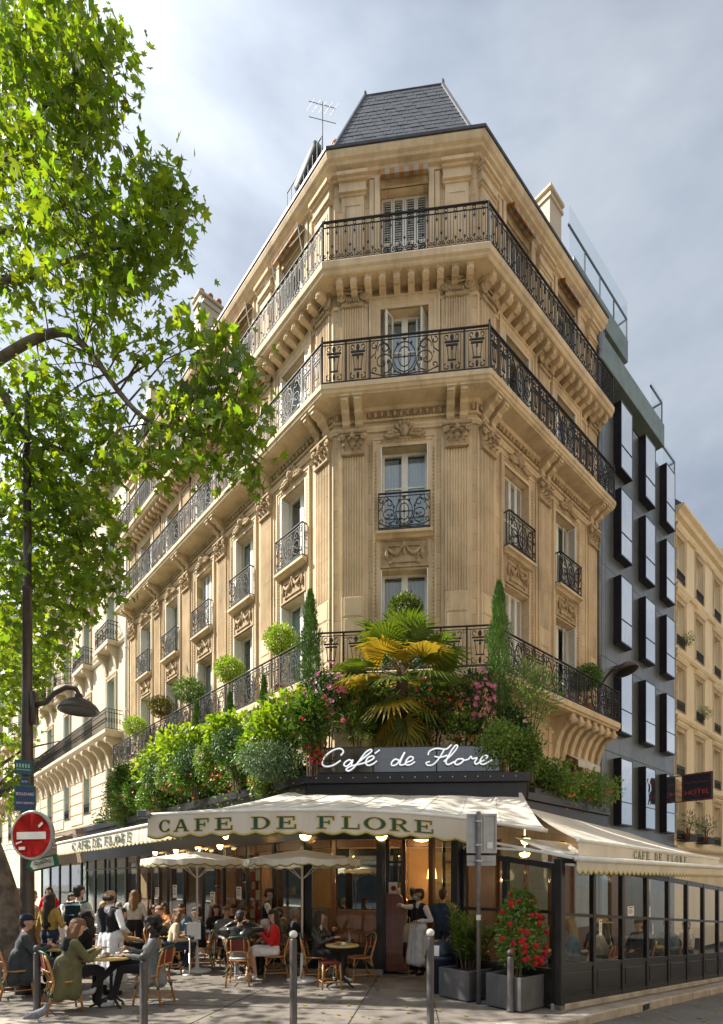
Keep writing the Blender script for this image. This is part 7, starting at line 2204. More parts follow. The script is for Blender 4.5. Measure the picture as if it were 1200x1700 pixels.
TB = {}
def tb(key, x, y, label, z=0):
    TB[key] = (x, y, z + .741); return table(x, y, label, z, random.uniform(0, 2))
tb('olive', -3.75, 8.24, 'round cafe table between the olive parka and the grey blazer')
tb('cap', -5.22, 9.35, 'round cafe table in front of the man in the navy cap')
tb('sweater', -4.02, 11.75, 'round cafe table in front of the cream sweater and under the far parasol')
tb('leather', -2.42, 10.75, 'round cafe table in front of the black leather jacket')
tb('single', -.34, 9.84, 'round cafe table by the tall mirror window with plate and carafe')
tb('greyhair', -5.55, 13.6, 'round cafe table between the two grey haired men')
tb('back', -3.0, 12.6, 'round cafe table under the parasols near the veranda glass')
tb('olivej', -1.95, 12.0, 'round cafe table behind the woman in red')
for key, fn, args in (('olive', cup, (.08, .05, 'coffee cup on the olive parka table')), ('olive', plate, (-.08, .02, 'small plate on the olive parka table')),
                      ('cap', tumbler, (-.05, -.05, 'tall orange drink on the cap table', juice, .16, .04)), ('cap', tumbler, (.12, .06, 'clear glass on the cap table')), ('cap', plate, (.02, .14, 'plate of food on the cap table')), ('cap', carafe, (.14, -.09, 'water carafe on the cap table')),
                      ('sweater', plate, (-.10, .0, 'plate of food nearest the couple')), ('sweater', plate, (.12, .06, 'second plate on the couple table')), ('sweater', tumbler, (.02, -.14, 'glass on the couple table')), ('sweater', cup, (-.02, .16, 'cup on the couple table')),
                      ('leather', plate, (.13, -.05, 'plate on the leather jacket table')), ('leather', tumbler, (-.10, -.08, 'wine glass on the leather jacket table', juice, .13, .035, True)), ('leather', cup, (-.12, .1, 'cup on the leather jacket table')), ('leather', plate, (-.02, .12, 'second plate on the leather jacket table')),
                      ('single', plate, (-.07, -.03, 'plate of food on the mirror window table')), ('single', carafe, (.12, .04, 'water carafe on the mirror window table')), ('single', cup, (.02, -.16, 'cup on the mirror window table')),
                      ('greyhair', plate, (0, -.1, 'plate between the grey haired men')), ('greyhair', tumbler, (.1, .1, 'glass between the grey haired men')), ('back', plate, (0, 0, 'plate on the table near the veranda glass')), ('back', tumbler, (.14, 0, 'glass on the table near the veranda glass')), ('olivej', plate, (0, 0, 'plate on the table behind the woman in red')), ('olivej', tumbler, (.12, -.1, 'glass on the table behind the woman in red', juice))):
    x, y, z = TB[key]; fn(x + args[0], y + args[1], z, *args[2:])
# empty chair and stool at the mirror-window table
chair(-.04, 10.35, 200, 'empty rattan chair with green edged back by the mirror window')
o = thing('rattan_stool', 'low rattan stool with dark red seat in front of the leather jacketed woman', 'stool', T(-.56, 9.66, 0, .3)); M = WM[o.name]
m = MB(); m.smooth = True; m.box(-.17, .17, -.17, .17, .43, .47, .02); put('seat', m, weave_r, o, M)
for sx in (-1, 1):
    for sy in (-1, 1):
        m = MB(); m.smooth = True; m.tube([(sx * .17, sy * .17, 0), (sx * .15, sy * .15, .44)], .017, 7); put('leg', m, rattan, o, M)
m = MB(); m.smooth = True
for a, b in (((-.165, -.165), (.165, -.165)), ((.165, -.165), (.165, .165)), ((.165, .165), (-.165, .165)), ((-.165, .165), (-.165, -.165))):
    m.tube([(a[0], a[1], .13), (b[0], b[1], .13)], .011, 6); m.tube([(a[0] * .95, a[1] * .95, .28), ((a[0] + b[0]) * .45, (a[1] + b[1]) * .45, .42), (b[0] * .95, b[1] * .95, .28)], .009, 5)
put('stretcher', m, rattan, o, M)

# parasols
def parasol(label, x, y, r, ztop, zedge, rz):
    M = T(x, y, 0, rz); o = thing('parasol', label, 'parasol', M, 'cream parasols in front of the cafe')
    m = MB(); m.smooth = False; n = 8; sub = 6; vs = [(0, 0, ztop)]; rings = (.33, .66, 1.0)
    for q in rings:
        for k in range(n * sub):
            a = 2 * PI * k / (n * sub); seg = abs(((k % sub) / sub) - .5) * 2
            rr = r * q * (1 - .06 * (1 - seg)); z = ztop + (zedge - ztop) * q ** 1.15 - .035 * (1 - seg) * q
            vs.append((rr * math.cos(a), rr * math.sin(a), z))
    N_ = n * sub; fs = [(0, 1 + k, 1 + (k + 1) % N_) for k in range(N_)]
    for i in range(2): fs += [(1 + i * N_ + k, 1 + (i + 1) * N_ + k, 1 + (i + 1) * N_ + (k + 1) % N_, 1 + i * N_ + (k + 1) % N_) for k in range(N_)]
    m.smooth = True; m.add(vs, fs); put('canopy', m, canvas, o, M)
    edge = [Vector(v) for v in vs[1 + 2 * N_:]]
    vm = MB(); tm = MB(); gv = []; w = []
    per = r * 2 * PI / 26
    arc = 0; tot = []
    fine = []
    for k in range(N_):
        a, b = edge[k], edge[(k + 1) % N_]
        for j in range(4): fine.append(a.lerp(b, j / 4))
    nf = len(fine); vs2 = []; t1 = []; t2_ = []
    for i, p in enumerate(fine):
        s = abs(math.sin(PI * i / nf * 26)); d = .10 + .035 * s
        q = p * 1.0; out = Vector((p.x, p.y, 0)).normalized()
        b = p + Vector((0, 0, -d)) + out * .01
        vs2 += [p, b]; t1 += [b + out * .003 + Vector((0, 0, .022)), b + out * .003 + Vector((0, 0, -.004))]; t2_ += [b + out * .005 + Vector((0, 0, .008)), b + out * .005 + Vector((0, 0, -.008))]
    F_ = [(2 * i, 2 * ((i + 1) % nf), 2 * ((i + 1) % nf) + 1, 2 * i + 1) for i in range(nf)]
    vm.smooth = True; vm.add(vs2, F_); put('valance', vm, canvas, o, M)
    q1 = MB(); q1.add(t1, F_); put('trim', q1, gold, o, M); q2 = MB(); q2.add(t2_, F_); put('trim', q2, dgreen, o, M)
    m = MB(); m.smooth = True; m.lathe([(.021, .3), (.021, ztop), (.03, ztop + .01), (.02, ztop + .06), (0, ztop + .07)], 10); put('pole', m, white_p, o, M)
    m = MB(); m.smooth = True; m.lathe([(0, .0), (.30, 0), (.30, .025), (.26, .045), (.06, .07), (.04, .10), (.032, .50), (.021, .52)], 24); put('base', m, white_p, o, M)
    for k in range(n):
        a = 2 * PI * k / n; m = MB(); m.tube([(0, 0, ztop - .03), (.98 * r * math.cos(a), .98 * r * math.sin(a), zedge - .015)], .008, 5); m.tube([(.02 * math.cos(a), .02 * math.sin(a), ztop - .55), (.5 * r * math.cos(a), .5 * r * math.sin(a), ztop + (zedge - ztop) * .45 - .04)], .007, 5); put('rib', m, white_p, o, M)
parasol('cream scalloped parasol farther from the door, above the couple', -3.42, 11.45, 1.10, 2.50, 2.32, .3)
parasol('cream scalloped parasol nearer the door, above the woman in red', -1.12, 10.38, 1.10, 2.47, 2.28, .1)
# menu and ice bucket stand
o = thing('menu_stand', 'slim metal stand with bucket and white menu sheets beside the far parasol pole', 'stand', T(-3.45, 11.05, 0)); M = WM[o.name]
m = MB(); m.smooth = True; m.lathe([(0, 0), (.16, 0), (.15, .02), (.02, .04), (.018, .80), (.0, .80)], 14); put('pole', m, alum, o, M)
m = MB(); m.smooth = True; m.lathe([(0, .80), (.085, .80), (.10, 1.02), (.11, 1.03), (.105, 1.035), (.08, .82)], 14); put('bucket', m, alum, o, M)
m = MB(); m.box(-.02, .14, -.13, -.12, .80, 1.06); m.box(.12, .25, -.10, -.095, .72, 1.06); put('menu_sheet', m, paper, o, M)

# ------------------------------------------------------------------ bollards, planters, bin, menu desk, pigeon
bol_m = mat('bollard_brown', (.075, .064, .060), (.052, .045, .042), rough=.5, scale=8, grime=(.2, .17, .14), gscale=6, gamt=.5)
white_ball = mat('bollard_white_ball', (.72, .70, .64), (.62, .60, .53), rough=.5, scale=14)
def bollard(label, x, y, h, ball_m, r=.047):
    M = T(x, y, ground_z(x, y)); o = thing('bollard', label, 'bollard', M, 'bollards along the kerb')
    m = MB(); m.smooth = True; m.lathe([(0, 0), (r * 1.25, 0), (r * 1.2, .03), (r, .05), (r, h - .13), (r * .9, h - .12), (r * .6, h - .105), (0, h - .10)], 14); put('post', m, bol_m, o, M)
    m = MB(); m.smooth = True; m.ball((0, 0, h - .055), r * 1.12, 14, 9); put('ball', m, ball_m, o, M)
bollard('short dark bollard in front of the olive parka chair', -4.60, 7.80, .97, bol_m)
bollard('short dark bollard in front of the woman in the grey blazer', -2.66, 6.72, 1.0, bol_m)
bollard('tall bollard with white ball below the near parasol', -.86, 6.95, 1.25, white_ball)
bollard('tall bollard with white ball in front of the waiter with the mask', .87, 6.95, 1.27, white_ball)
bollard('short dark bollard in front of the red flowered planter', 2.13, 7.86, .90, bol_m)
zincp = mat('grey_planter', (.105, .105, .11), (.072, .072, .077), rough=.6, scale=3, bump=.1, grime=(.24, .22, .20), gscale=2.5, gamt=.4)
PLD = Vector((.63, -.777)).normalized()
def planter(label, corner, l, w, h):
    """corner: left end of the front face"""
    M = frame_m(Vector(corner), PLD); o = thing('square_planter', label, 'planter', M)
    m = MB()
    for (a, b, c, d) in ((0, l, 0, .03), (0, l, w - .03, w), (0, .03, .03, w - .03), (l - .03, l, .03, w - .03)): m.box(a, b, c, d, .02, h, .006)
    m.box(.03, l - .03, .03, w - .03, .02, .06); put('box', m, zincp, o, M)
    m = MB(); m.box(.031, l - .031, .031, w - .031, .06, h - .05); put('soil', m, soil, o, M)
    return M
Mp1 = planter('grey square planter holding the oleander', (1.25, 8.92), .62, .62, .48)
Mp2 = planter('grey square planter holding the red flowered climber', (1.86, 8.24), .62, .66, .50)
c = Mp1 @ Vector((.31, .31, .43))
ol = plant('potted_oleander', 'upright oleander with long narrow leaves in the grey planter', c, 'shrub')
lm_o = leafm('oleander_bright', (.15, .23, .035), (.085, .15, .025))
for k, (dx, dy, h) in enumerate(((-.20, -.05, 1.0), (-.03, -.12, .82), (.12, .02, .80), (.26, -.05, .66), (.0, .14, .86), (-.12, .12, .7), (.2, .16, .72), (.38, .0, .62))):
    top = c + Vector((dx * 1.25, dy * 1.2, h)); bs = c + Vector((dx * .3, dy * .3, 0))
    m = MB(); m.tube([bs, bs.lerp(top, .5) + Vector((0, 0, .03)), top], [.012, .009, .005], 5); put('stem', m, stem_m, ol)
    n = 105; t = rng.uniform(.22, 1.0, n); ang = rng.uniform(0, 2 * PI, n)
    pts = np.array([list(bs.lerp(top, float(q))) for q in t]); dirs = np.stack([np.cos(ang), np.sin(ang), .35 + 1.0 * (t - .3)], 1); nr = np.stack([-np.cos(ang) * .5, -np.sin(ang) * .5, np.ones(n)], 1)
    me = leaf_mesh('foliage', pts, dirs, nr, rng.uniform(.15, .24, n), 'lance', lm_o); q = link('foliage', me, ol, I4); q['kind'] = 'stuff'
blossoms(ol, (0, 0, 0), np.array([list(c + Vector((-.24, -.07, 1.06))), list(c + Vector((-.20, -.09, 1.03)))]), f_pink, .05)
c = Mp2 @ Vector((.34, .34, .45))
mv = plant('red_climber', 'tall green climber covered in red trumpet flowers', c, 'plant')
n = 2100; t = rng.uniform(0, 1, n) ** .75; ang = rng.uniform(0, 2 * PI, n); rr = (.27 * np.sin(PI * np.minimum(1, .18 + t * .80)) ** .7 + .05) * rng.uniform(.5, 1.08, n)
pts = np.stack([c.x + .02 + rr * np.cos(ang), c.y + rr * np.sin(ang), c.z + .12 + 1.16 * t], 1); od = np.stack([np.cos(ang), np.sin(ang), rng.uniform(-.4, .4, n)], 1)
me = leaf_mesh('foliage', pts, od + rsph(n) * .6, od + np.array([0, 0, .5]) + rsph(n) * .4, rng.uniform(.05, .085, n), 'oval', leafm('climber', (.17, .26, .05), (.09, .16, .03))); link('foliage', me, mv, I4)['kind'] = 'stuff'
k = 36; t = rng.uniform(.05, .98, k) ** 1.2; ang = rng.uniform(-PI * .95, PI * .05, k); rr = .32 * np.sin(PI * np.minimum(1, .2 + t * .78)) ** .7 + .06
blossoms(mv, (0, 0, 0), np.stack([c.x + .02 + rr * np.cos(ang), c.y + rr * np.sin(ang), c.z + .12 + 1.14 * t], 1), f_red, .062)
m = MB()
for k in range(4): m.tube([c + Vector((.04 * math.cos(k * 1.6), .04 * math.sin(k * 1.6), 0)), c + Vector((.08 * math.cos(k * 2 + 1), .08 * math.sin(k * 2 + 1), .6)), c + Vector((.02, 0, 1.25))], .009, 5)
m.tube([c + Vector((.02, 0, 1.2)), c + Vector((-.06, 0, 1.42)), c + Vector((-.26, 0, 1.44)), c + Vector((-.36, 0, 1.40))], .004, 4); m.tube([c + Vector((.02, 0, 1.2)), c + Vector((.10, 0, 1.40)), c + Vector((.22, 0, 1.43))], .004, 4); put('stem', m, mat('green_stem', (.14, .17, .05), rough=.7), mv)

o = thing('litter_bin', 'round dark blue domed bin between the bollard and the oleander planter', 'bin', T(1.34, 9.35, 0)); M = WM[o.name]
m = MB(); m.smooth = True; m.lathe([(0, 0), (.22, 0), (.24, .02), (.25, .55), (.265, .56), (.265, .60), (.25, .62)], 20); put('body', m, mat('bin_blue', (.022, .03, .055), (.016, .022, .04), rough=.45, scale=5), o, M)
m = MB(); m.smooth = True; m.lathe([(.25, .60), (.245, .70), (.20, .80), (.11, .86), (0, .88)], 20); put('dome', m, MATS['bin_blue'], o, M)
m = MB(); m.smooth = True; m.lathe([(.253, .63), (.248, .72), (.21, .80)], 8, arc=1.0, M=Matrix.Rotation(R(200), 4, 'Z')); put('flap', m, china, o, M)

wood_red = mat('red_mahogany', (.20, .055, .025), (.12, .03, .014), rough=.3, scale=4, stretch=(5, 5, .5), coat=.4)
o = thing('menu_desk', 'red brown wooden reception desk on castors at the cafe door', 'desk', T(.69, 11.5, 0, R(-6))); M = WM[o.name]
m = MB(); m.prism([(-.22, .10), (.22, .10), (.20, .25), (.17, .32), (.20, .78), (.24, .82), (.235, 1.15), (.16, 1.55), (.10, 1.62), (-.24, 1.62), (-.24, .3)], -.25, .25); put('body', m, wood_red, o, M)
m = MB(); m.prism([(-.30, .05), (.30, .05), (.26, .10), (.20, .13), (-.30, .13)], -.28, .28); put('base', m, wood_red, o, M)
m = MB()
for z in (.80, 1.14): m.box(-.25, .255, -.262, -.25, z - .012, z + .012)
for (a, b, c_, d) in ((-.17, .13, .36, .74), (-.19, .18, .88, 1.08)):
    m.box(a, b, -.256, -.248, c_, d)
put('moulding', m, wood_red, o, M)
for sx in (-.25, .25):
    m = MB(); m.smooth = True; m.ball((sx, -.22, .027), .027, 8, 6); put('castor', m, alum, o, M)
m = MB(); m.prism([(-.12, 1.62), (.06, 1.62), (.06, 1.86), (-.12, 1.86)], -.02, .0); put('menu_card', m, paper, o, M)
m = MB(); m.lathe([(.0, -.023), (.055, -.023)], 14, M=Matrix.Translation((-.02, 0, 1.73)) @ Matrix.Rotation(R(90), 4, 'X') @ Matrix.Scale(-1, 4, (0, 0, 1))); put('card_print', m, bx_red, o, M)
# pigeon at the kerb
o = thing('pigeon', 'grey pigeon standing on the pale kerb below the short bollard', 'pigeon', T(-4.28, 7.28, .005, R(35))); M = WM[o.name]
pg = mat('pigeon_grey', (.22, .23, .27), (.12, .13, .16), rough=.7, scale=20)
m = MB(); m.smooth = True
m.tube([(-.17, 0, .07), (-.10, 0, .085), (-.03, 0, .10), (.04, 0, .12), (.075, 0, .155), (.09, 0, .19), (.10, 0, .215), (.118, 0, .22), (.128, 0, .213)], [.012, .035, .055, .058, .042, .026, .026, .02, .006], 10)
for s in (-1, 1): m.ball((-.03, s * .04, .105), (.09, .022, .038), 8, 5); m.tube([(.0, s * .02, .06), (.005, s * .02, .0), (.03, s * .02, .004)], .005, 4)
put('body', m, pg, o, M)
m = MB(); m.tube([(.126, 0, .213), (.146, 0, .205)], [.006, .001], 5); put('beak', m, ink, o, M)

# ------------------------------------------------------------------ people
SK = {'fair': mat('skin_fair', (.58, .35, .25), (.52, .29, .20), rough=.5, scale=12), 'tan': mat('skin_tan', (.42, .23, .14), (.36, .19, .115), rough=.5, scale=12), 'brown': mat('skin_brown', (.24, .12, .07), (.20, .095, .055), rough=.5, scale=12)}
def hairm(n, c): return mat('hair_' + n, c, tuple(x * .55 for x in c), rough=.5, scale=30, stretch=(4, 4, .5), bump=.5, bscale=60)
H_BLK = hairm('black', (.018, .013, .011)); H_BRN = hairm('brown', (.085, .045, .022)); H_DKB = hairm('dark_brown', (.035, .021, .013)); H_GRY = hairm('grey', (.28, .27, .26)); H_BLD = hairm('blonde', (.48, .31, .13)); H_AUB = hairm('auburn', (.22, .10, .035))
CL = {k: cloth(k, v) for k, v in {'black': (.014, .014, .016), 'white': (.84, .83, .83), 'grey': (.22, .23, .24), 'charcoal': (.055, .06, .068), 'navy': (.016, .022, .045), 'olive': (.14, .135, .06), 'red': (.62, .015, .012), 'cream': (.60, .50, .34), 'mustard': (.52, .33, .07), 'tan': (.42, .27, .13), 'denim': (.14, .22, .30), 'blue': (.05, .085, .16), 'brown': (.12, .08, .05), 'jeans': (.035, .05, .085), 'apron': (.80, .80, .83), 'teal': (.02, .075, .10), 'blazer': (.20, .21, .21), 'offwhite': (.56, .54, .48), 'orange': (.55, .22, .06), 'green': (.05, .07, .04), 'leather': (.016, .015, .015)}.items()}
CL['leather'] = mat('black_leather', (.016, .015, .015), (.03, .028, .027), rough=.33, scale=10, bump=.35, bscale=14)
JOBS = []
def cap_mesh(mb, p, q, r1, r2):
    p, q = Vector(p), Vector(q); d = (q - p); L_ = d.length; d = d / L_ if L_ > 1e-6 else Vector((0, 0, 1))
    if L_ < 1e-6: q = p + d * .001
    path = []; rad = []
    for a in (-1, -.8, -.45): path.append(p + d * r1 * a); rad.append(r1 * math.sqrt(max(0.02, 1 - a * a)))
    path += [p, q]; rad += [r1, r2]
    for a in (.45, .8, 1): path.append(q + d * r2 * a); rad.append(r2 * math.sqrt(max(0.02, 1 - a * a)))
    mb.tube(path, rad, 10)
def ik(a, b, l1, l2, hint):
    a, b, hint = Vector(a), Vector(b), Vector(hint); d = b - a; L_ = d.length
    if L_ > (l1 + l2) * .995: b = a + d.normalized() * (l1 + l2) * .995; d = b - a; L_ = d.length
    x = (l1 * l1 - l2 * l2 + L_ * L_) / (2 * L_); h = math.sqrt(max(0, l1 * l1 - x * x)); u = d / L_
    v = hint - u * hint.dot(u); v = v.normalized() if v.length > 1e-5 else u.orthogonal()
    return a + u * x + v * h, b
def person(label, x, y, face, sit=False, top='black', bottom='black', skin='fair', hair=('short', H_BLK), shoes='black', s=1.0, z=0.0, lean=0.0, turn=0.0, nod=0.0, hands=None, sleeves=None, vest=None, apron=None, coat=None, skirt=None, legs=None, hat=None, mask=False, bag=None, female=False, tilt=0.0, arm_r=1.0, seat=.50, hood=None, collar=None, shorts=False):
    """facing -y locally. hands: ((x,y,z),(x,y,z)) for the +x and -x hand"""
    pr = []                                           # (p, q, r1, r2, tag)
    A_ = lambda p, q, r1, r2, t: pr.append((Vector(p), Vector(q), r1, r2, t))
    hz = seat + .04 if sit else .93
    Rl = Matrix.Translation((0, .0, hz)) @ Matrix.Rotation(lean, 4, 'X') @ Matrix.Rotation(tilt, 4, 'Y')
    U = lambda x_, y_, z_: Rl @ Vector((x_, y_, z_))   # upper-body point, relative to the hips
    w = .92 if female else 1.0
    tt = 'vest' if vest else 'top'
    for sx in (-1, 1):
        A_((sx * .075, .0, hz - .01), (sx * .07, .0, hz + .05), .115, .11, 'bottom')
        A_(U(sx * .065, .0, .12), U(sx * .085 * w, .01, .33), .105 * w, .115 * w, tt)
        A_(U(sx * .085 * w, .01, .33), U(sx * .11 * w, .01, .42), .115 * w, .085, tt)
        A_(U(sx * .06, .01, .47), U(sx * .165 * w, .01, .44), .055, .062, tt)
    if female:
        for sx in (-1, 1): A_(U(sx * .07, -.07, .31), U(sx * .07, -.08, .31), .062, .055, tt)
    A_(U(0, .015, .46), U(0, .0, .56), .052, .050, 'skin')
    A_(U(0, .012, .47), U(0, .005, .495), .066, .058, 'collar' if collar else tt)
    hc = U(0, -.015, .67)                              # head centre
    Rh = Matrix.Rotation(turn, 4, 'Z') @ Matrix.Rotation(lean * .25 + nod, 4, 'X')
    Hh = lambda x_, y_, z_: hc + (Rh @ Vector((x_, y_, z_)))
    A_(Hh(0, .018, .02), Hh(0, -.008, .025), .087, .085, 'skin'); A_(Hh(0, -.02, -.03), Hh(0, -.035, -.075), .066, .045, 'skin')
    A_(Hh(0, -.092, .02), Hh(0, -.108, -.02), .011, .016, 'skin'); A_(Hh(-.085, .01, 0), Hh(-.09, .012, -.02), .018, .014, 'skin'); A_(Hh(.085, .01, 0), Hh(.09, .012, -.02), .018, .014, 'skin')
    hands = hands or (((.24, -.04, -.06) if not sit else (.17, -.30, .14)), ((-.24, -.04, -.06) if not sit else (-.17, -.30, .14)))
    fing = []
    for sx, hp in zip((1, -1), hands):
        sh = U(sx * .185 * w, .01, .43)
        tgt = Vector((hp[0], hp[1], hz + hp[2]))
        el, wr = ik(sh, tgt, .285, .255, (sx * .55, .45, -.6))
        slv = 'sleeve' if sleeves else 'top'
        A_(sh, el, .060 * arm_r, .048 * arm_r, slv); A_(el, wr, .046 * arm_r, .036 * arm_r, slv)
        d = (wr - el).normalized(); A_(wr + d * .01, wr + d * .075, .030, .032, 'skin')
        fing.append((wr, d, sx))
    foot_d = []
    for i, sx in enumerate((1, -1)):
        hip = Vector((sx * .09, 0, hz))
        if sit:
            kn = Vector((sx * .11, -.43, hz + .015)); an = Vector((sx * .11, -.40, .09))
            if legs: kn, an = Vector(legs[i][0]), Vector(legs[i][1])
        else:
            an = Vector((sx * .10, .02, .09)); kn = Vector((sx * .095, -.015, .50))
            if legs: kn, an = Vector(legs[i][0]), Vector(legs[i][1])
        lt = 'skin' if skirt else 'bottom'
        wide = 1.0 if not skirt else .85
        A_(hip, kn, .092, .062 * wide, 'bottom' if not shorts else 'skin'); A_(kn, an + Vector((0, 0, .03)), .060 * wide, .043, lt)
        A_(an, an + Vector((0, -.02, -.03)), .042, .045, 'shoe'); A_(an + Vector((0, -.02, -.045)), an + Vector((0, -.15, -.055)), .042, .036, 'shoe')
        if skirt: A_(hip, hip.lerp(kn, .75), .105, .095, 'skirt')
    if apron:
        for sx in (-.09, 0, .09):
            for yy in (-.08, .04): A_((sx, yy, hz + .04), (sx * 1.5, yy * 1.3, .28), .075, .10, 'apron')
        A_((-.11, -.02, hz + .03), (.11, -.02, hz + .03), .115, .115, 'apron')
    if coat:
        zb = coat
        for sx in (-.10, 0, .10):
            for yy in (-.05, .07): A_(U(sx, yy, .15), (sx * 1.5, yy * 1.6 - (.0 if not sit else -.02), zb), .10, .105, 'top')
    if hood: 
        for a in (-1, 0, 1): A_(U(a * .06, .09, .46), U(a * .09, .10, .36), .06, .05, 'hood')
    mats = {'top': CL[top], 'bottom': CL[bottom], 'skin': SK[skin], 'shoe': CL[shoes] if shoes in CL else shoes, 'sleeve': CL[sleeves or top], 'vest': CL[vest or top], 'apron': CL['apron'], 'skirt': CL[skirt or 'white'], 'hood': CL[hood or 'black'], 'collar': CL[collar or 'white']}
    M = T(x, y, z, R(face + 90), s)
    o = thing('person', label, 'person', M)
    mb = MB()
    for p, q, r1, r2, t in pr: cap_mesh(mb, p, q, r1, r2)
    JOBS.append(dict(o=o, M=M, mb=mb, pr=pr, mats=mats, fing=fing, voxel=.0165 if y < 11.3 else .021, name='body'))
    # hair as its own child
    hs, hm = hair; hp = []
    B_ = lambda p, q, r1, r2: hp.append((Vector(p), Vector(q), r1, r2, 'h'))
    if hs != 'bald':
        B_(Hh(0, .035, .055), Hh(0, -.02, .062), .086, .080); B_(Hh(0, .05, .0), Hh(0, .055, -.04), .078, .06)
    else:
        B_(Hh(-.05, .05, -.015), Hh(.05, .05, -.015), .055, .055); B_(Hh(-.075, .02, -.01), Hh(-.07, .05, -.02), .03, .04); B_(Hh(.075, .02, -.01), Hh(.07, .05, -.02), .03, .04); B_(Hh(0, .06, .05), Hh(0, .062, .05), .04, .04)
    if hs in ('long', 'mid', 'pony'):
        ln = {'long': .38, 'mid': .20, 'pony': .06}[hs]
        for sx in (-1, 1):
            B_(Hh(sx * .065, .02, .02), Hh(sx * .08, .03, -.14), .05, .045)
            B_(Hh(sx * .06, .05, -.10), hc + Vector((sx * .085, .09, -.12 - ln)), .055, .035)
        B_(Hh(0, .07, -.05), hc + Vector((0, .12, -.13 - ln)), .07, .045)
    if hs == 'pony': B_(Hh(0, .10, .03), Hh(0, .15, -.16), .04, .02); B_(Hh(0, .1, .07), Hh(0, .11, .07), .045, .045)
    if hs == 'curly':
        r_ = random.Random(5)
        for k in range(34):
            a = r_.uniform(-.2, PI + .2); zz = r_.uniform(-.20, .09); rr = .105 + .03 * r_.random() + (.04 if zz < -.05 else 0)
            c_ = Hh(rr * math.cos(a), rr * math.sin(a) * .9 + .02, zz); B_(c_, c_ + Vector((.01, 0, .01)), .042, .04)
    if hp:
        hb = MB()
        for p, q, r1, r2, t in hp: cap_mesh(hb, p, q, r1, r2)
        JOBS.append(dict(o=o, M=M, mb=hb, pr=None, mats={'h': hm}, fing=[], voxel=.015 if y < 11.3 else .02, name='hair'))
    # face
    eye = MB(); eye.smooth = True
    for sx in (-1, 1): eye.ball(Hh(sx * .033, -.088, .012), (.013, .008, .008), 6, 4)
    put('eyes', eye, ink, o, M)
    br = MB()
    for sx in (-1, 1): br.tube([Hh(sx * .015, -.093, .034), Hh(sx * .035, -.091, .040), Hh(sx * .052, -.080, .034)], .004, 4)
    put('eyebrows', br, hm if hs != 'bald' else H_DKB, o, M)
    if mask:
        mk = MB(); mk.smooth = True; mk.ball(Hh(0, -.058, -.045), (.062, .055, .05), 10, 7, Rh); put('face_mask', mk, mat('mask_blue', (.30, .50, .55), rough=.8), o, M)
    else:
        mo = MB(); mo.smooth = True; mo.ball(Hh(0, -.088, -.056), (.022, .008, .007), 7, 4); put('mouth', mo, mat('lips', (.38, .10, .09), rough=.5), o, M)
    if hat:
        hm_ = MB(); hm_.smooth = True; kind, mm = hat; MH = Matrix.Translation(hc) @ Rh.to_4x4()
        if kind == 'beret': hm_.lathe([(.088, .045), (.10, .05), (.135, .085), (.12, .125), (.06, .145), (.0, .148)], 16, M=MH @ Matrix.Translation((0, .015, 0)) @ Matrix.Rotation(.22, 4, 'X'))
        elif kind == 'cap':
            hm_.lathe([(.102, .035), (.106, .06), (.095, .11), (.05, .138), (0, .142)], 16, M=MH @ Matrix.Translation((0, .012, 0)))
            vs = [MH @ Vector(p) for p in ((-.08, -.06, .045), (.08, -.06, .045), (.07, -.13, .036), (.03, -.165, .03), (-.03, -.165, .03), (-.07, -.13, .036))]; vs2 = [v + Vector((0, 0, .01)) for v in vs]
            hm_.add(vs + vs2, [(5, 4, 3, 2, 1, 0), (6, 7, 8, 9, 10, 11)] + [(i, (i + 1) % 6, (i + 1) % 6 + 6, i + 6) for i in range(6)])
        elif kind == 'beanie': hm_.lathe([(.100, -.01), (.108, .03), (.10, .09), (.06, .13), (0, .145)], 16, M=MH @ Matrix.Translation((0, .02, 0)))
        elif kind == 'straw': hm_.lathe([(.19, .030), (.20, .034), (.105, .055), (.10, .11), (.07, .135), (0, .13)], 20, M=MH @ Matrix.Translation((0, .01, 0)))
        put('hat', hm_, mm, o, M)
    return o, Hh, U

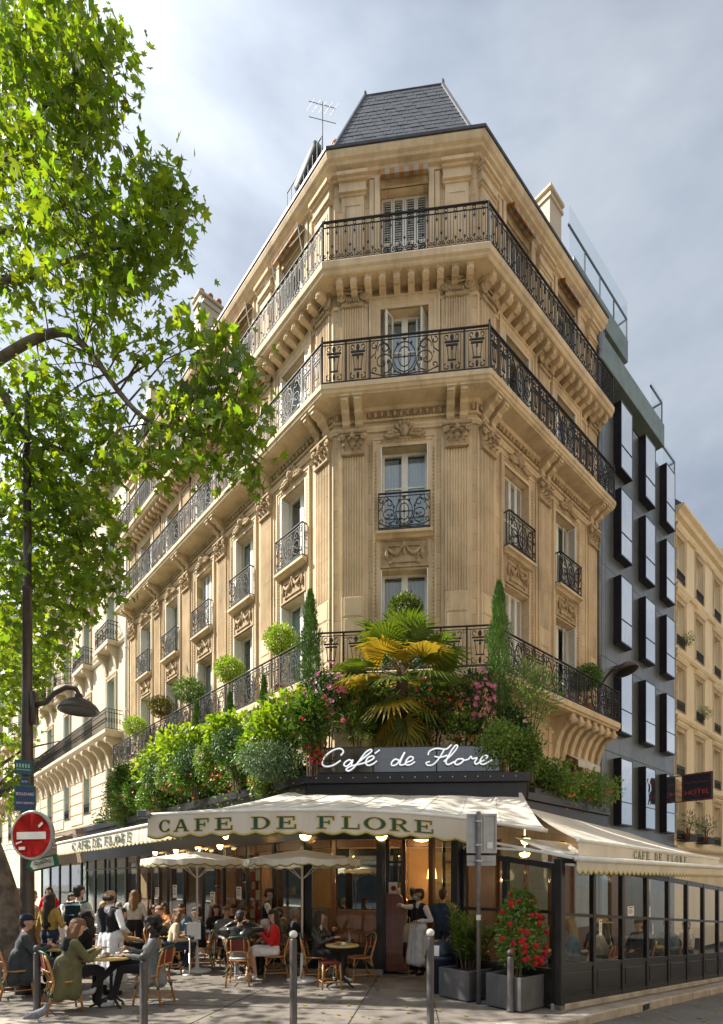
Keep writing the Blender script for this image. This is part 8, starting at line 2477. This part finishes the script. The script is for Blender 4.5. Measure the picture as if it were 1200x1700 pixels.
def finish_people():
    tmp = []
    for j in JOBS:
        me = j['mb'].mesh('tmp', SK['fair']); ob = bpy.data.objects.new('tmp', me); COL.objects.link(ob)
        m1 = ob.modifiers.new('r', 'REMESH'); m1.mode = 'VOXEL'; m1.voxel_size = j['voxel']; m1.use_smooth_shade = True
        m2 = ob.modifiers.new('s', 'SMOOTH'); m2.iterations = 4; m2.factor = .5
        tmp.append(ob)
    dg = bpy.context.evaluated_depsgraph_get()
    for j, ob in zip(JOBS, tmp):
        me = bpy.data.meshes.new_from_object(ob.evaluated_get(dg)); me.name = j['name']; me.materials.clear()
        names = list(j['mats'].keys())
        for k in names: me.materials.append(j['mats'][k])
        if j['pr']:
            n = len(me.polygons); cc = np.empty(n * 3); me.polygons.foreach_get('center', cc); cc = cc.reshape(-1, 3)
            best = np.full(n, 1e9); idx = np.zeros(n, int)
            for p, q, r1, r2, t in j['pr']:
                p_ = np.array(p); d = np.array(q) - p_; L2 = max(d @ d, 1e-9)
                tt = np.clip((cc - p_) @ d / L2, 0, 1); dist = np.linalg.norm(cc - p_ - tt[:, None] * d, axis=1) - (r1 + (r2 - r1) * tt)
                if t in ('apron', 'skirt', 'hood', 'collar'): dist = dist - .012
                b = dist < best; best[b] = dist[b]; idx[b] = names.index(t)
            me.polygons.foreach_set('material_index', idx.astype(np.int32))
        if j['fing']:
            fb = MB(); fb.smooth = True; si = names.index('skin'); fb.cur = si
            for wr, d, sx in j['fing']:
                up = Vector((0, 0, 1)); sd = d.cross(up); sd = sd.normalized() if sd.length > .15 else Vector((1, 0, 0)); nn = sd.cross(d).normalized()
                for k, (o_, l) in enumerate(((-.030, .055), (-.011, .068), (.010, .064), (.029, .050))):
                    b = wr + d * .075 + sd * o_; m_ = b + d * l * .5 - nn * .012; e = m_ + d * l * .35 - nn * .028
                    fb.tube([b - d * .01, m_, e], [.0095, .0088, .007], 6)
                b = wr + d * .03 - sd * .03 * sx; fb.tube([b, b + d * .035 - sd * .022 * sx - nn * .01, b + d * .06 - sd * .018 * sx - nn * .025], [.011, .0095, .007], 6)
            bm = bmesh.new(); bm.from_mesh(me); m3 = fb.mesh('f', SK['fair']); bm.from_mesh(m3); bm.to_mesh(me); bm.free(); bpy.data.meshes.remove(m3)
        me.polygons.foreach_set('use_smooth', [True] * len(me.polygons))
        link(j['name'], me, j['o'], j['M'])
        old = ob.data; bpy.data.objects.remove(ob); bpy.data.meshes.remove(old)

canv_shoe = cloth('canvas_shoe', (.5, .5, .5))
CL['sneaker'] = canv_shoe
# --- near tables, left
chair(-4.28, 7.92, 40, 'rattan chair with red woven back under the woman in the olive parka')
person('seated woman in olive parka with brown hair, seen from behind, holding a phone', -4.26, 7.95, 40, True, 'olive', 'black', hair=('long', H_AUB), female=True, hands=((.10, -.40, .30), (-.06, -.42, .30)), coat=.26, hood='black', lean=.20, turn=-.1, arm_r=1.15, skin='fair', nod=.15)
chair(-5.52, 8.85, 35, 'rattan chair at the frame edge under the man in the navy cap')
person('seated man in charcoal coat and navy cap, seen from behind', -5.50, 8.9, 35, True, 'charcoal', 'jeans', hair=('short', H_DKB), hat=('cap', CL['navy']), hands=((.16, -.36, .26), (-.14, -.38, .26)), coat=.30, lean=.10, arm_r=1.15)
person('woman in grey beret and black top at the frame edge', -6.22, 9.75, -10, True, 'black', 'black', hair=('long', H_AUB), hat=('beret', CL['grey']), female=True, hands=((.12, -.36, .26), (-.14, -.36, .26)))
chair(-6.25, 9.75, -10, 'rattan chair under the woman in the grey beret')
person('woman with black beret and dark hair seated behind the cap table', -4.98, 9.95, 200, True, 'black', 'black', hair=('mid', H_BLK), hat=('beanie', CL['black']), female=True, nod=.35, hands=((.10, -.34, .26), (-.10, -.36, .26)))
chair(-4.95, 9.98, 200, 'rattan chair under the woman in the black hat')
chair(-3.20, 8.42, 170, 'rattan chair under the woman in the grey blazer')
person('woman with black curly hair in grey blazer, legs crossed, book in hand', -3.22, 8.42, 200, True, 'blazer', 'black', skin='brown', hair=('curly', H_BLK), female=True, shoes='sneaker', hands=((.12, -.33, .22), (-.10, -.32, .30)), legs=(((.10, -.42, .56), (.06, -.52, .09)), ((-.02, -.46, .66), (.12, -.78, .30))), coat=.36, nod=.25, turn=-.25, collar='white', lean=-.04)
bk = thing('open_book', 'open paperback held by the woman in the grey blazer', 'book', T(-3.58, 8.36, .79, R(80))); m = MB(); m.add([(-.11, -.07, .02), (0, -.07, 0), (0, .07, 0), (-.11, .07, .02), (.11, -.07, .02), (.11, .07, .02)], [(0, 1, 2, 3), (1, 4, 5, 2)]); m.add([(-.112, -.072, .012), (0, -.072, -.012), (0, .072, -.012), (-.112, .072, .012), (.112, -.072, .012), (.112, .072, .012)], [(3, 2, 1, 0), (2, 5, 4, 1)]); put('pages', m, mat('book_paper', (.55, .47, .34), rough=.9), bk, WM[bk.name])
ph = thing('smartphone', 'dark phone in the hand of the woman in olive', 'phone', T(-3.88, 8.28, .87, R(40))); m = MB(); m.box(-.075, .075, -.035, .035, 0, .009, .003); put('case', m, ink, ph, WM[ph.name])
# --- waiters and passers-by
person('balding waiter in black waistcoat and long white apron, seen from behind', -4.12, 9.0, 70, False, 'white', 'black', hair=('bald', H_DKB), vest='black', sleeves='white', apron=True, collar='white', hands=((.16, -.30, .18), (-.22, -.16, .10)), s=1.01, skin='tan')
person('young man in pale sweater wearing a teal backpack, seen from behind', -5.45, 10.6, 80, False, 'offwhite', 'black', hair=('short', H_BLK), hands=((.16, -.18, .25), (-.16, -.18, .25)), s=1.04)
bp = thing('backpack', 'teal backpack worn by the young man in the pale sweater', 'backpack', T(-5.42, 10.40, 1.02, R(170))); M = WM[bp.name]
m = MB(); m.smooth = True; m.box(-.15, .15, -.02, .14, 0, .46, .06); put('bag', m, CL['teal'], bp, M); m = MB(); m.smooth = True; m.box(-.11, .11, .13, .17, .05, .24, .03); put('pocket', m, CL['teal'], bp, M); m = MB(); m.tube([(-.10, -.02, .44), (-.12, -.16, .47), (-.13, -.22, .38)], .02, 5); m.tube([(.10, -.02, .44), (.12, -.16, .47), (.13, -.22, .38)], .02, 5); put('strap', m, CL['teal'], bp, M)
person('woman with long dark hair in mustard jacket and jeans, seen from behind', -5.72, 10.1, 75, False, 'mustard', 'jeans', hair=('long', H_DKB), female=True, s=.96, hands=((.14, -.22, .2), (-.16, -.2, .2)))
person('person in tan coat standing behind the lamp post', -6.6, 11.0, 60, False, 'tan', 'tan', hair=('short', H_GRY), coat=.55, s=.98)
person('waiter in black waistcoat bending forward far down the boulevard terrace', -7.35, 13.2, 10, False, 'white', 'black', hair=('short', H_DKB), vest='black', sleeves='white', apron=True, lean=.6, hands=((.12, -.5, .15), (-.12, -.5, .15)))
person('pale haired person in black far along the pavement behind the tree trunk', -8.6, 14.0, -80, False, 'black', 'black', hair=('mid', H_BLD), female=True)
person('woman with light brown hair standing by the notice, back turned', -5.2, 12.6, 100, False, 'offwhite', 'black', hair=('mid', H_AUB), female=True, s=.97)
# --- middle tables
for (lb, x, y, fc, kw) in (
    ('grey haired man in blue jacket eating', -5.9, 13.9, -20, dict(top='blue', hair=('short', H_GRY), nod=.3, hands=((.1, -.34, .3), (-.1, -.32, .38)))),
    ('grey haired man in brown tweed jacket, seen from behind', -5.30, 13.2, 130, dict(top='brown', hair=('short', H_GRY))),
    ('man in dark jacket with short grey hair behind the waiter', -6.35, 14.4, -60, dict(top='black', hair=('short', H_GRY), skin='tan')),
    ('smiling woman with long brown hair and black top at the couple table', -4.75, 12.6, -55, dict(top='black', hair=('long', H_DKB), female=True, hands=((.1, -.3, .3), (-.06, -.26, .46)))),
    ('person in tan sweater eating beside the couple', -4.45, 12.1, -30, dict(top='tan', hair=('short', H_AUB), hands=((.1, -.34, .3), (-.06, -.28, .42)))),
    ('woman with blonde ponytail in cream sweater leaning to the man', -3.90, 11.25, 20, dict(top='cream', bottom='jeans', hair=('pony', H_AUB), female=True, lean=.25, nod=.1, legs=(((.11, -.40, .54), (.16, -.22, .09)), ((-.10, -.42, .54), (-.02, -.30, .09))), shoes='tan')),
    ('man in dark suit with black hair facing the cream sweater', -3.45, 11.85, 190, dict(top='navy', bottom='black', hair=('short', H_BLK), lean=.12)),
    ('dark haired woman in black at the back by the veranda glass', -3.45, 13.05, -60, dict(top='black', hair=('long', H_BLK), female=True)),
    ('dark haired man in black at the back behind the parasol pole', -3.05, 13.1, -100, dict(top='black', hair=('short', H_BLK))),
    ('dark haired woman with bangs looking down at the back table', -2.72, 12.75, -150, dict(top='charcoal', hair=('mid', H_BLK), female=True, nod=.3)),
    ('laughing woman with long dark hair facing the leather jacket', -2.55, 11.9, -85, dict(top='charcoal', hair=('long', H_DKB), female=True)),
    ('smiling young man in olive jacket behind the woman in red', -1.72, 11.35, 215, dict(top='olive', hair=('short', H_BLK), skin='tan')),
    ('man with glasses and dark suit beside the parasol pole', -1.35, 11.05, 30, dict(top='black', hair=('short', H_GRY), collar='white', skin='tan')),
):
    person(lb, x, y, fc, True, **kw); chair(x, y, fc, 'rattan chair under the ' + ' '.join(lb.split(',')[0].split()[:11]))
for (lb, x, y, fc, kw) in (('woman in orange top beside the grey haired men', -5.0, 14.0, -120, dict(top='orange', hair=('mid', H_BRN), female=True)), ('man in denim shirt near the door handle', -4.35, 13.3, -90, dict(top='denim', hair=('short', H_BRN))), ('woman in white blouse at the far boulevard tables', -7.0, 14.9, -40, dict(top='white', hair=('long', H_BLD), female=True)), ('man in green jacket at the far boulevard tables', -7.9, 15.4, -20, dict(top='green', hair=('short', H_DKB))), ('woman in tan coat in the middle of the crowd', -4.9, 11.2, 30, dict(top='tan', hair=('mid', H_DKB), female=True)), ('man in grey sweater next to the laughing woman', -2.95, 12.0, -60, dict(top='grey', hair=('short', H_AUB)))):
    person(lb, x, y, fc, True, **kw); chair(x, y, fc, 'rattan chair under the ' + lb)
for (lb, x, y, fc, kw) in (('passer-by in navy coat far along the boulevard pavement', -7.9, 12.6, 100, dict(top='navy', bottom='jeans', hair=('short', H_GRY))), ('woman in red coat far along the boulevard pavement', -9.2, 16.2, -80, dict(top='red', bottom='black', hair=('mid', H_BLK), female=True, coat=.5))):
    person(lb, x, y, fc, False, **kw)
chair(-2.22, 10.0, 95, 'rattan chair with white cushion under the black leather jacket', True)
person('person in shiny black leather jacket seen from behind, both hands raised', -2.22, 10.02, 95, True, 'leather', 'grey', hair=('short', H_BLK), hands=((.15, -.24, .56), (-.16, -.22, .56)), shoes='white', nod=.2, lean=.08, arm_r=1.15)
chair(-1.66, 10.55, 190, 'rattan chair under the woman in red')
person('woman in bright red top and white skirt seated facing the table', -1.68, 10.55, 195, True, 'red', 'white', hair=('mid', H_BLK), female=True, skirt='white', shorts=True, shoes='white', hands=((.10, -.24, .32), (-.06, -.18, .40)), turn=.5, legs=(((.10, -.42, .55), (.08, -.36, .09)), ((-.06, -.44, .58), (.14, -.5, .12))))
person('waiter in black waistcoat and white apron serving beside the shelves', -2.12, 12.15, 10, False, 'white', 'black', hair=('short', H_BLK), vest='black', sleeves='white', apron=True, nod=.35, lean=.10, hands=((.12, -.36, .12), (-.14, -.36, .14)), mask=True)
chair(-.86, 10.42, -5, 'rattan chair under the woman in the black leather biker jacket')
person('woman with straight brown hair in black biker jacket looking over her shoulder', -.80, 10.38, -20, True, 'leather', 'black', hair=('mid', H_DKB), female=True, collar='white', shoes='white', hands=((.08, -.26, .40), (-.10, -.34, .28)), turn=.55, legs=(((.11, -.42, .54), (.08, -.46, .09)), ((-.09, -.42, .54), (-.10, -.36, .09))))
# --- doorway
person('waiter with blue mask, black waistcoat and white apron holding the menu desk', 1.15, 11.0, 215, False, 'white', 'black', hair=('short', H_DKB), vest='black', sleeves='white', apron=True, collar='white', mask=True, hands=((.14, -.14, .16), (.02, -.50, .48)), turn=-.45, skin='tan', s=1.0)
person('man in navy quilted jacket seen from behind in the doorway', 1.62, 10.95, 70, False, 'blue', 'jeans', hair=('short', H_BRN), s=1.0, hands=((.16, -.2, .18), (-.16, -.2, .18)))
person('man in black standing inside the doorway, back turned', 1.20, 12.9, 95, False, 'black', 'black', hair=('short', H_BLK))
o = thing('tote_bag', 'beige tote bag hanging beside the masked waiter', 'bag', T(.93, 11.25, .62, R(20))); M = WM[o.name]; m = MB(); m.smooth = True; m.prism([(-.11, .02), (.08, -.02), (.12, .30), (.02, .40), (-.06, .36)], -.04, .04); put('bag', m, CL['cream'], o, M); m = MB(); m.tube([(-.02, 0, .37), (-.02, 0, .52), (.06, 0, .52), (.06, 0, .36)], .01, 5); put('strap', m, CL['cream'], o, M)
# --- inside the glass terrace
def ter_pt(t, s): p = P0 + RS_D * t - RN * s; return p.x, p.y, ground_z(p.x, p.y) + .02
for (t, s, fc, lb, kw) in (
    (.55, 1.0, 20, 'woman in dark jacket behind the first terrace pane', dict(top='charcoal', bottom='jeans', hair=('long', H_AUB), female=True)),
    (1.75, .62, 150, 'woman with long blonde hair and denim jacket in the glass terrace', dict(top='denim', bottom='jeans', hair=('long', H_BLD), female=True, lean=.15)),
    (2.75, .60, 130, 'person in straw hat and pale top in the glass terrace', dict(top='offwhite', hair=('mid', H_BRN), female=True, hat=('straw', mat('straw', (.52, .40, .20), (.42, .31, .14), rough=.9, scale=30)))),
    (3.7, 1.1, 60, 'dark haired person in navy farther back in the glass terrace', dict(top='navy', hair=('short', H_BRN), skin='tan')),
    (5.2, .9, 200, 'person in black near the middle of the glass terrace', dict(top='black', hair=('short', H_DKB))),
    (6.6, .8, 210, 'man in denim shirt at the far end of the glass terrace', dict(top='denim', hair=('short', H_DKB), skin='tan')),
    (7.9, .8, 190, 'person in white at the far end of the glass terrace', dict(top='white', hair=('short', H_BRN))),
    (.3, 1.9, -60, 'person in navy behind the red climber in the terrace', dict(top='navy', hair=('short', H_DKB)))):
    x, y, zz = ter_pt(t, s); person(lb, x, y, fc, True, z=zz, **kw); chair(x, y, fc, 'terrace rattan chair under the ' + ' '.join(lb.split()[:10]), z=zz)
for t, s, lb in ((1.1, 1.05, 'cafe table inside the terrace behind the first pane'), (3.3, .75, 'cafe table inside the terrace beside the straw hat'), (5.9, .85, 'cafe table inside the terrace near its middle'), (7.3, .8, 'cafe table inside the terrace near its far end')):
    x, y, zz = ter_pt(t, s); tb('t%.1f' % t, x, y, lb, zz); tumbler(x + .05, y, zz + .741, 'orange drink on the ' + lb, juice)
finish_people()
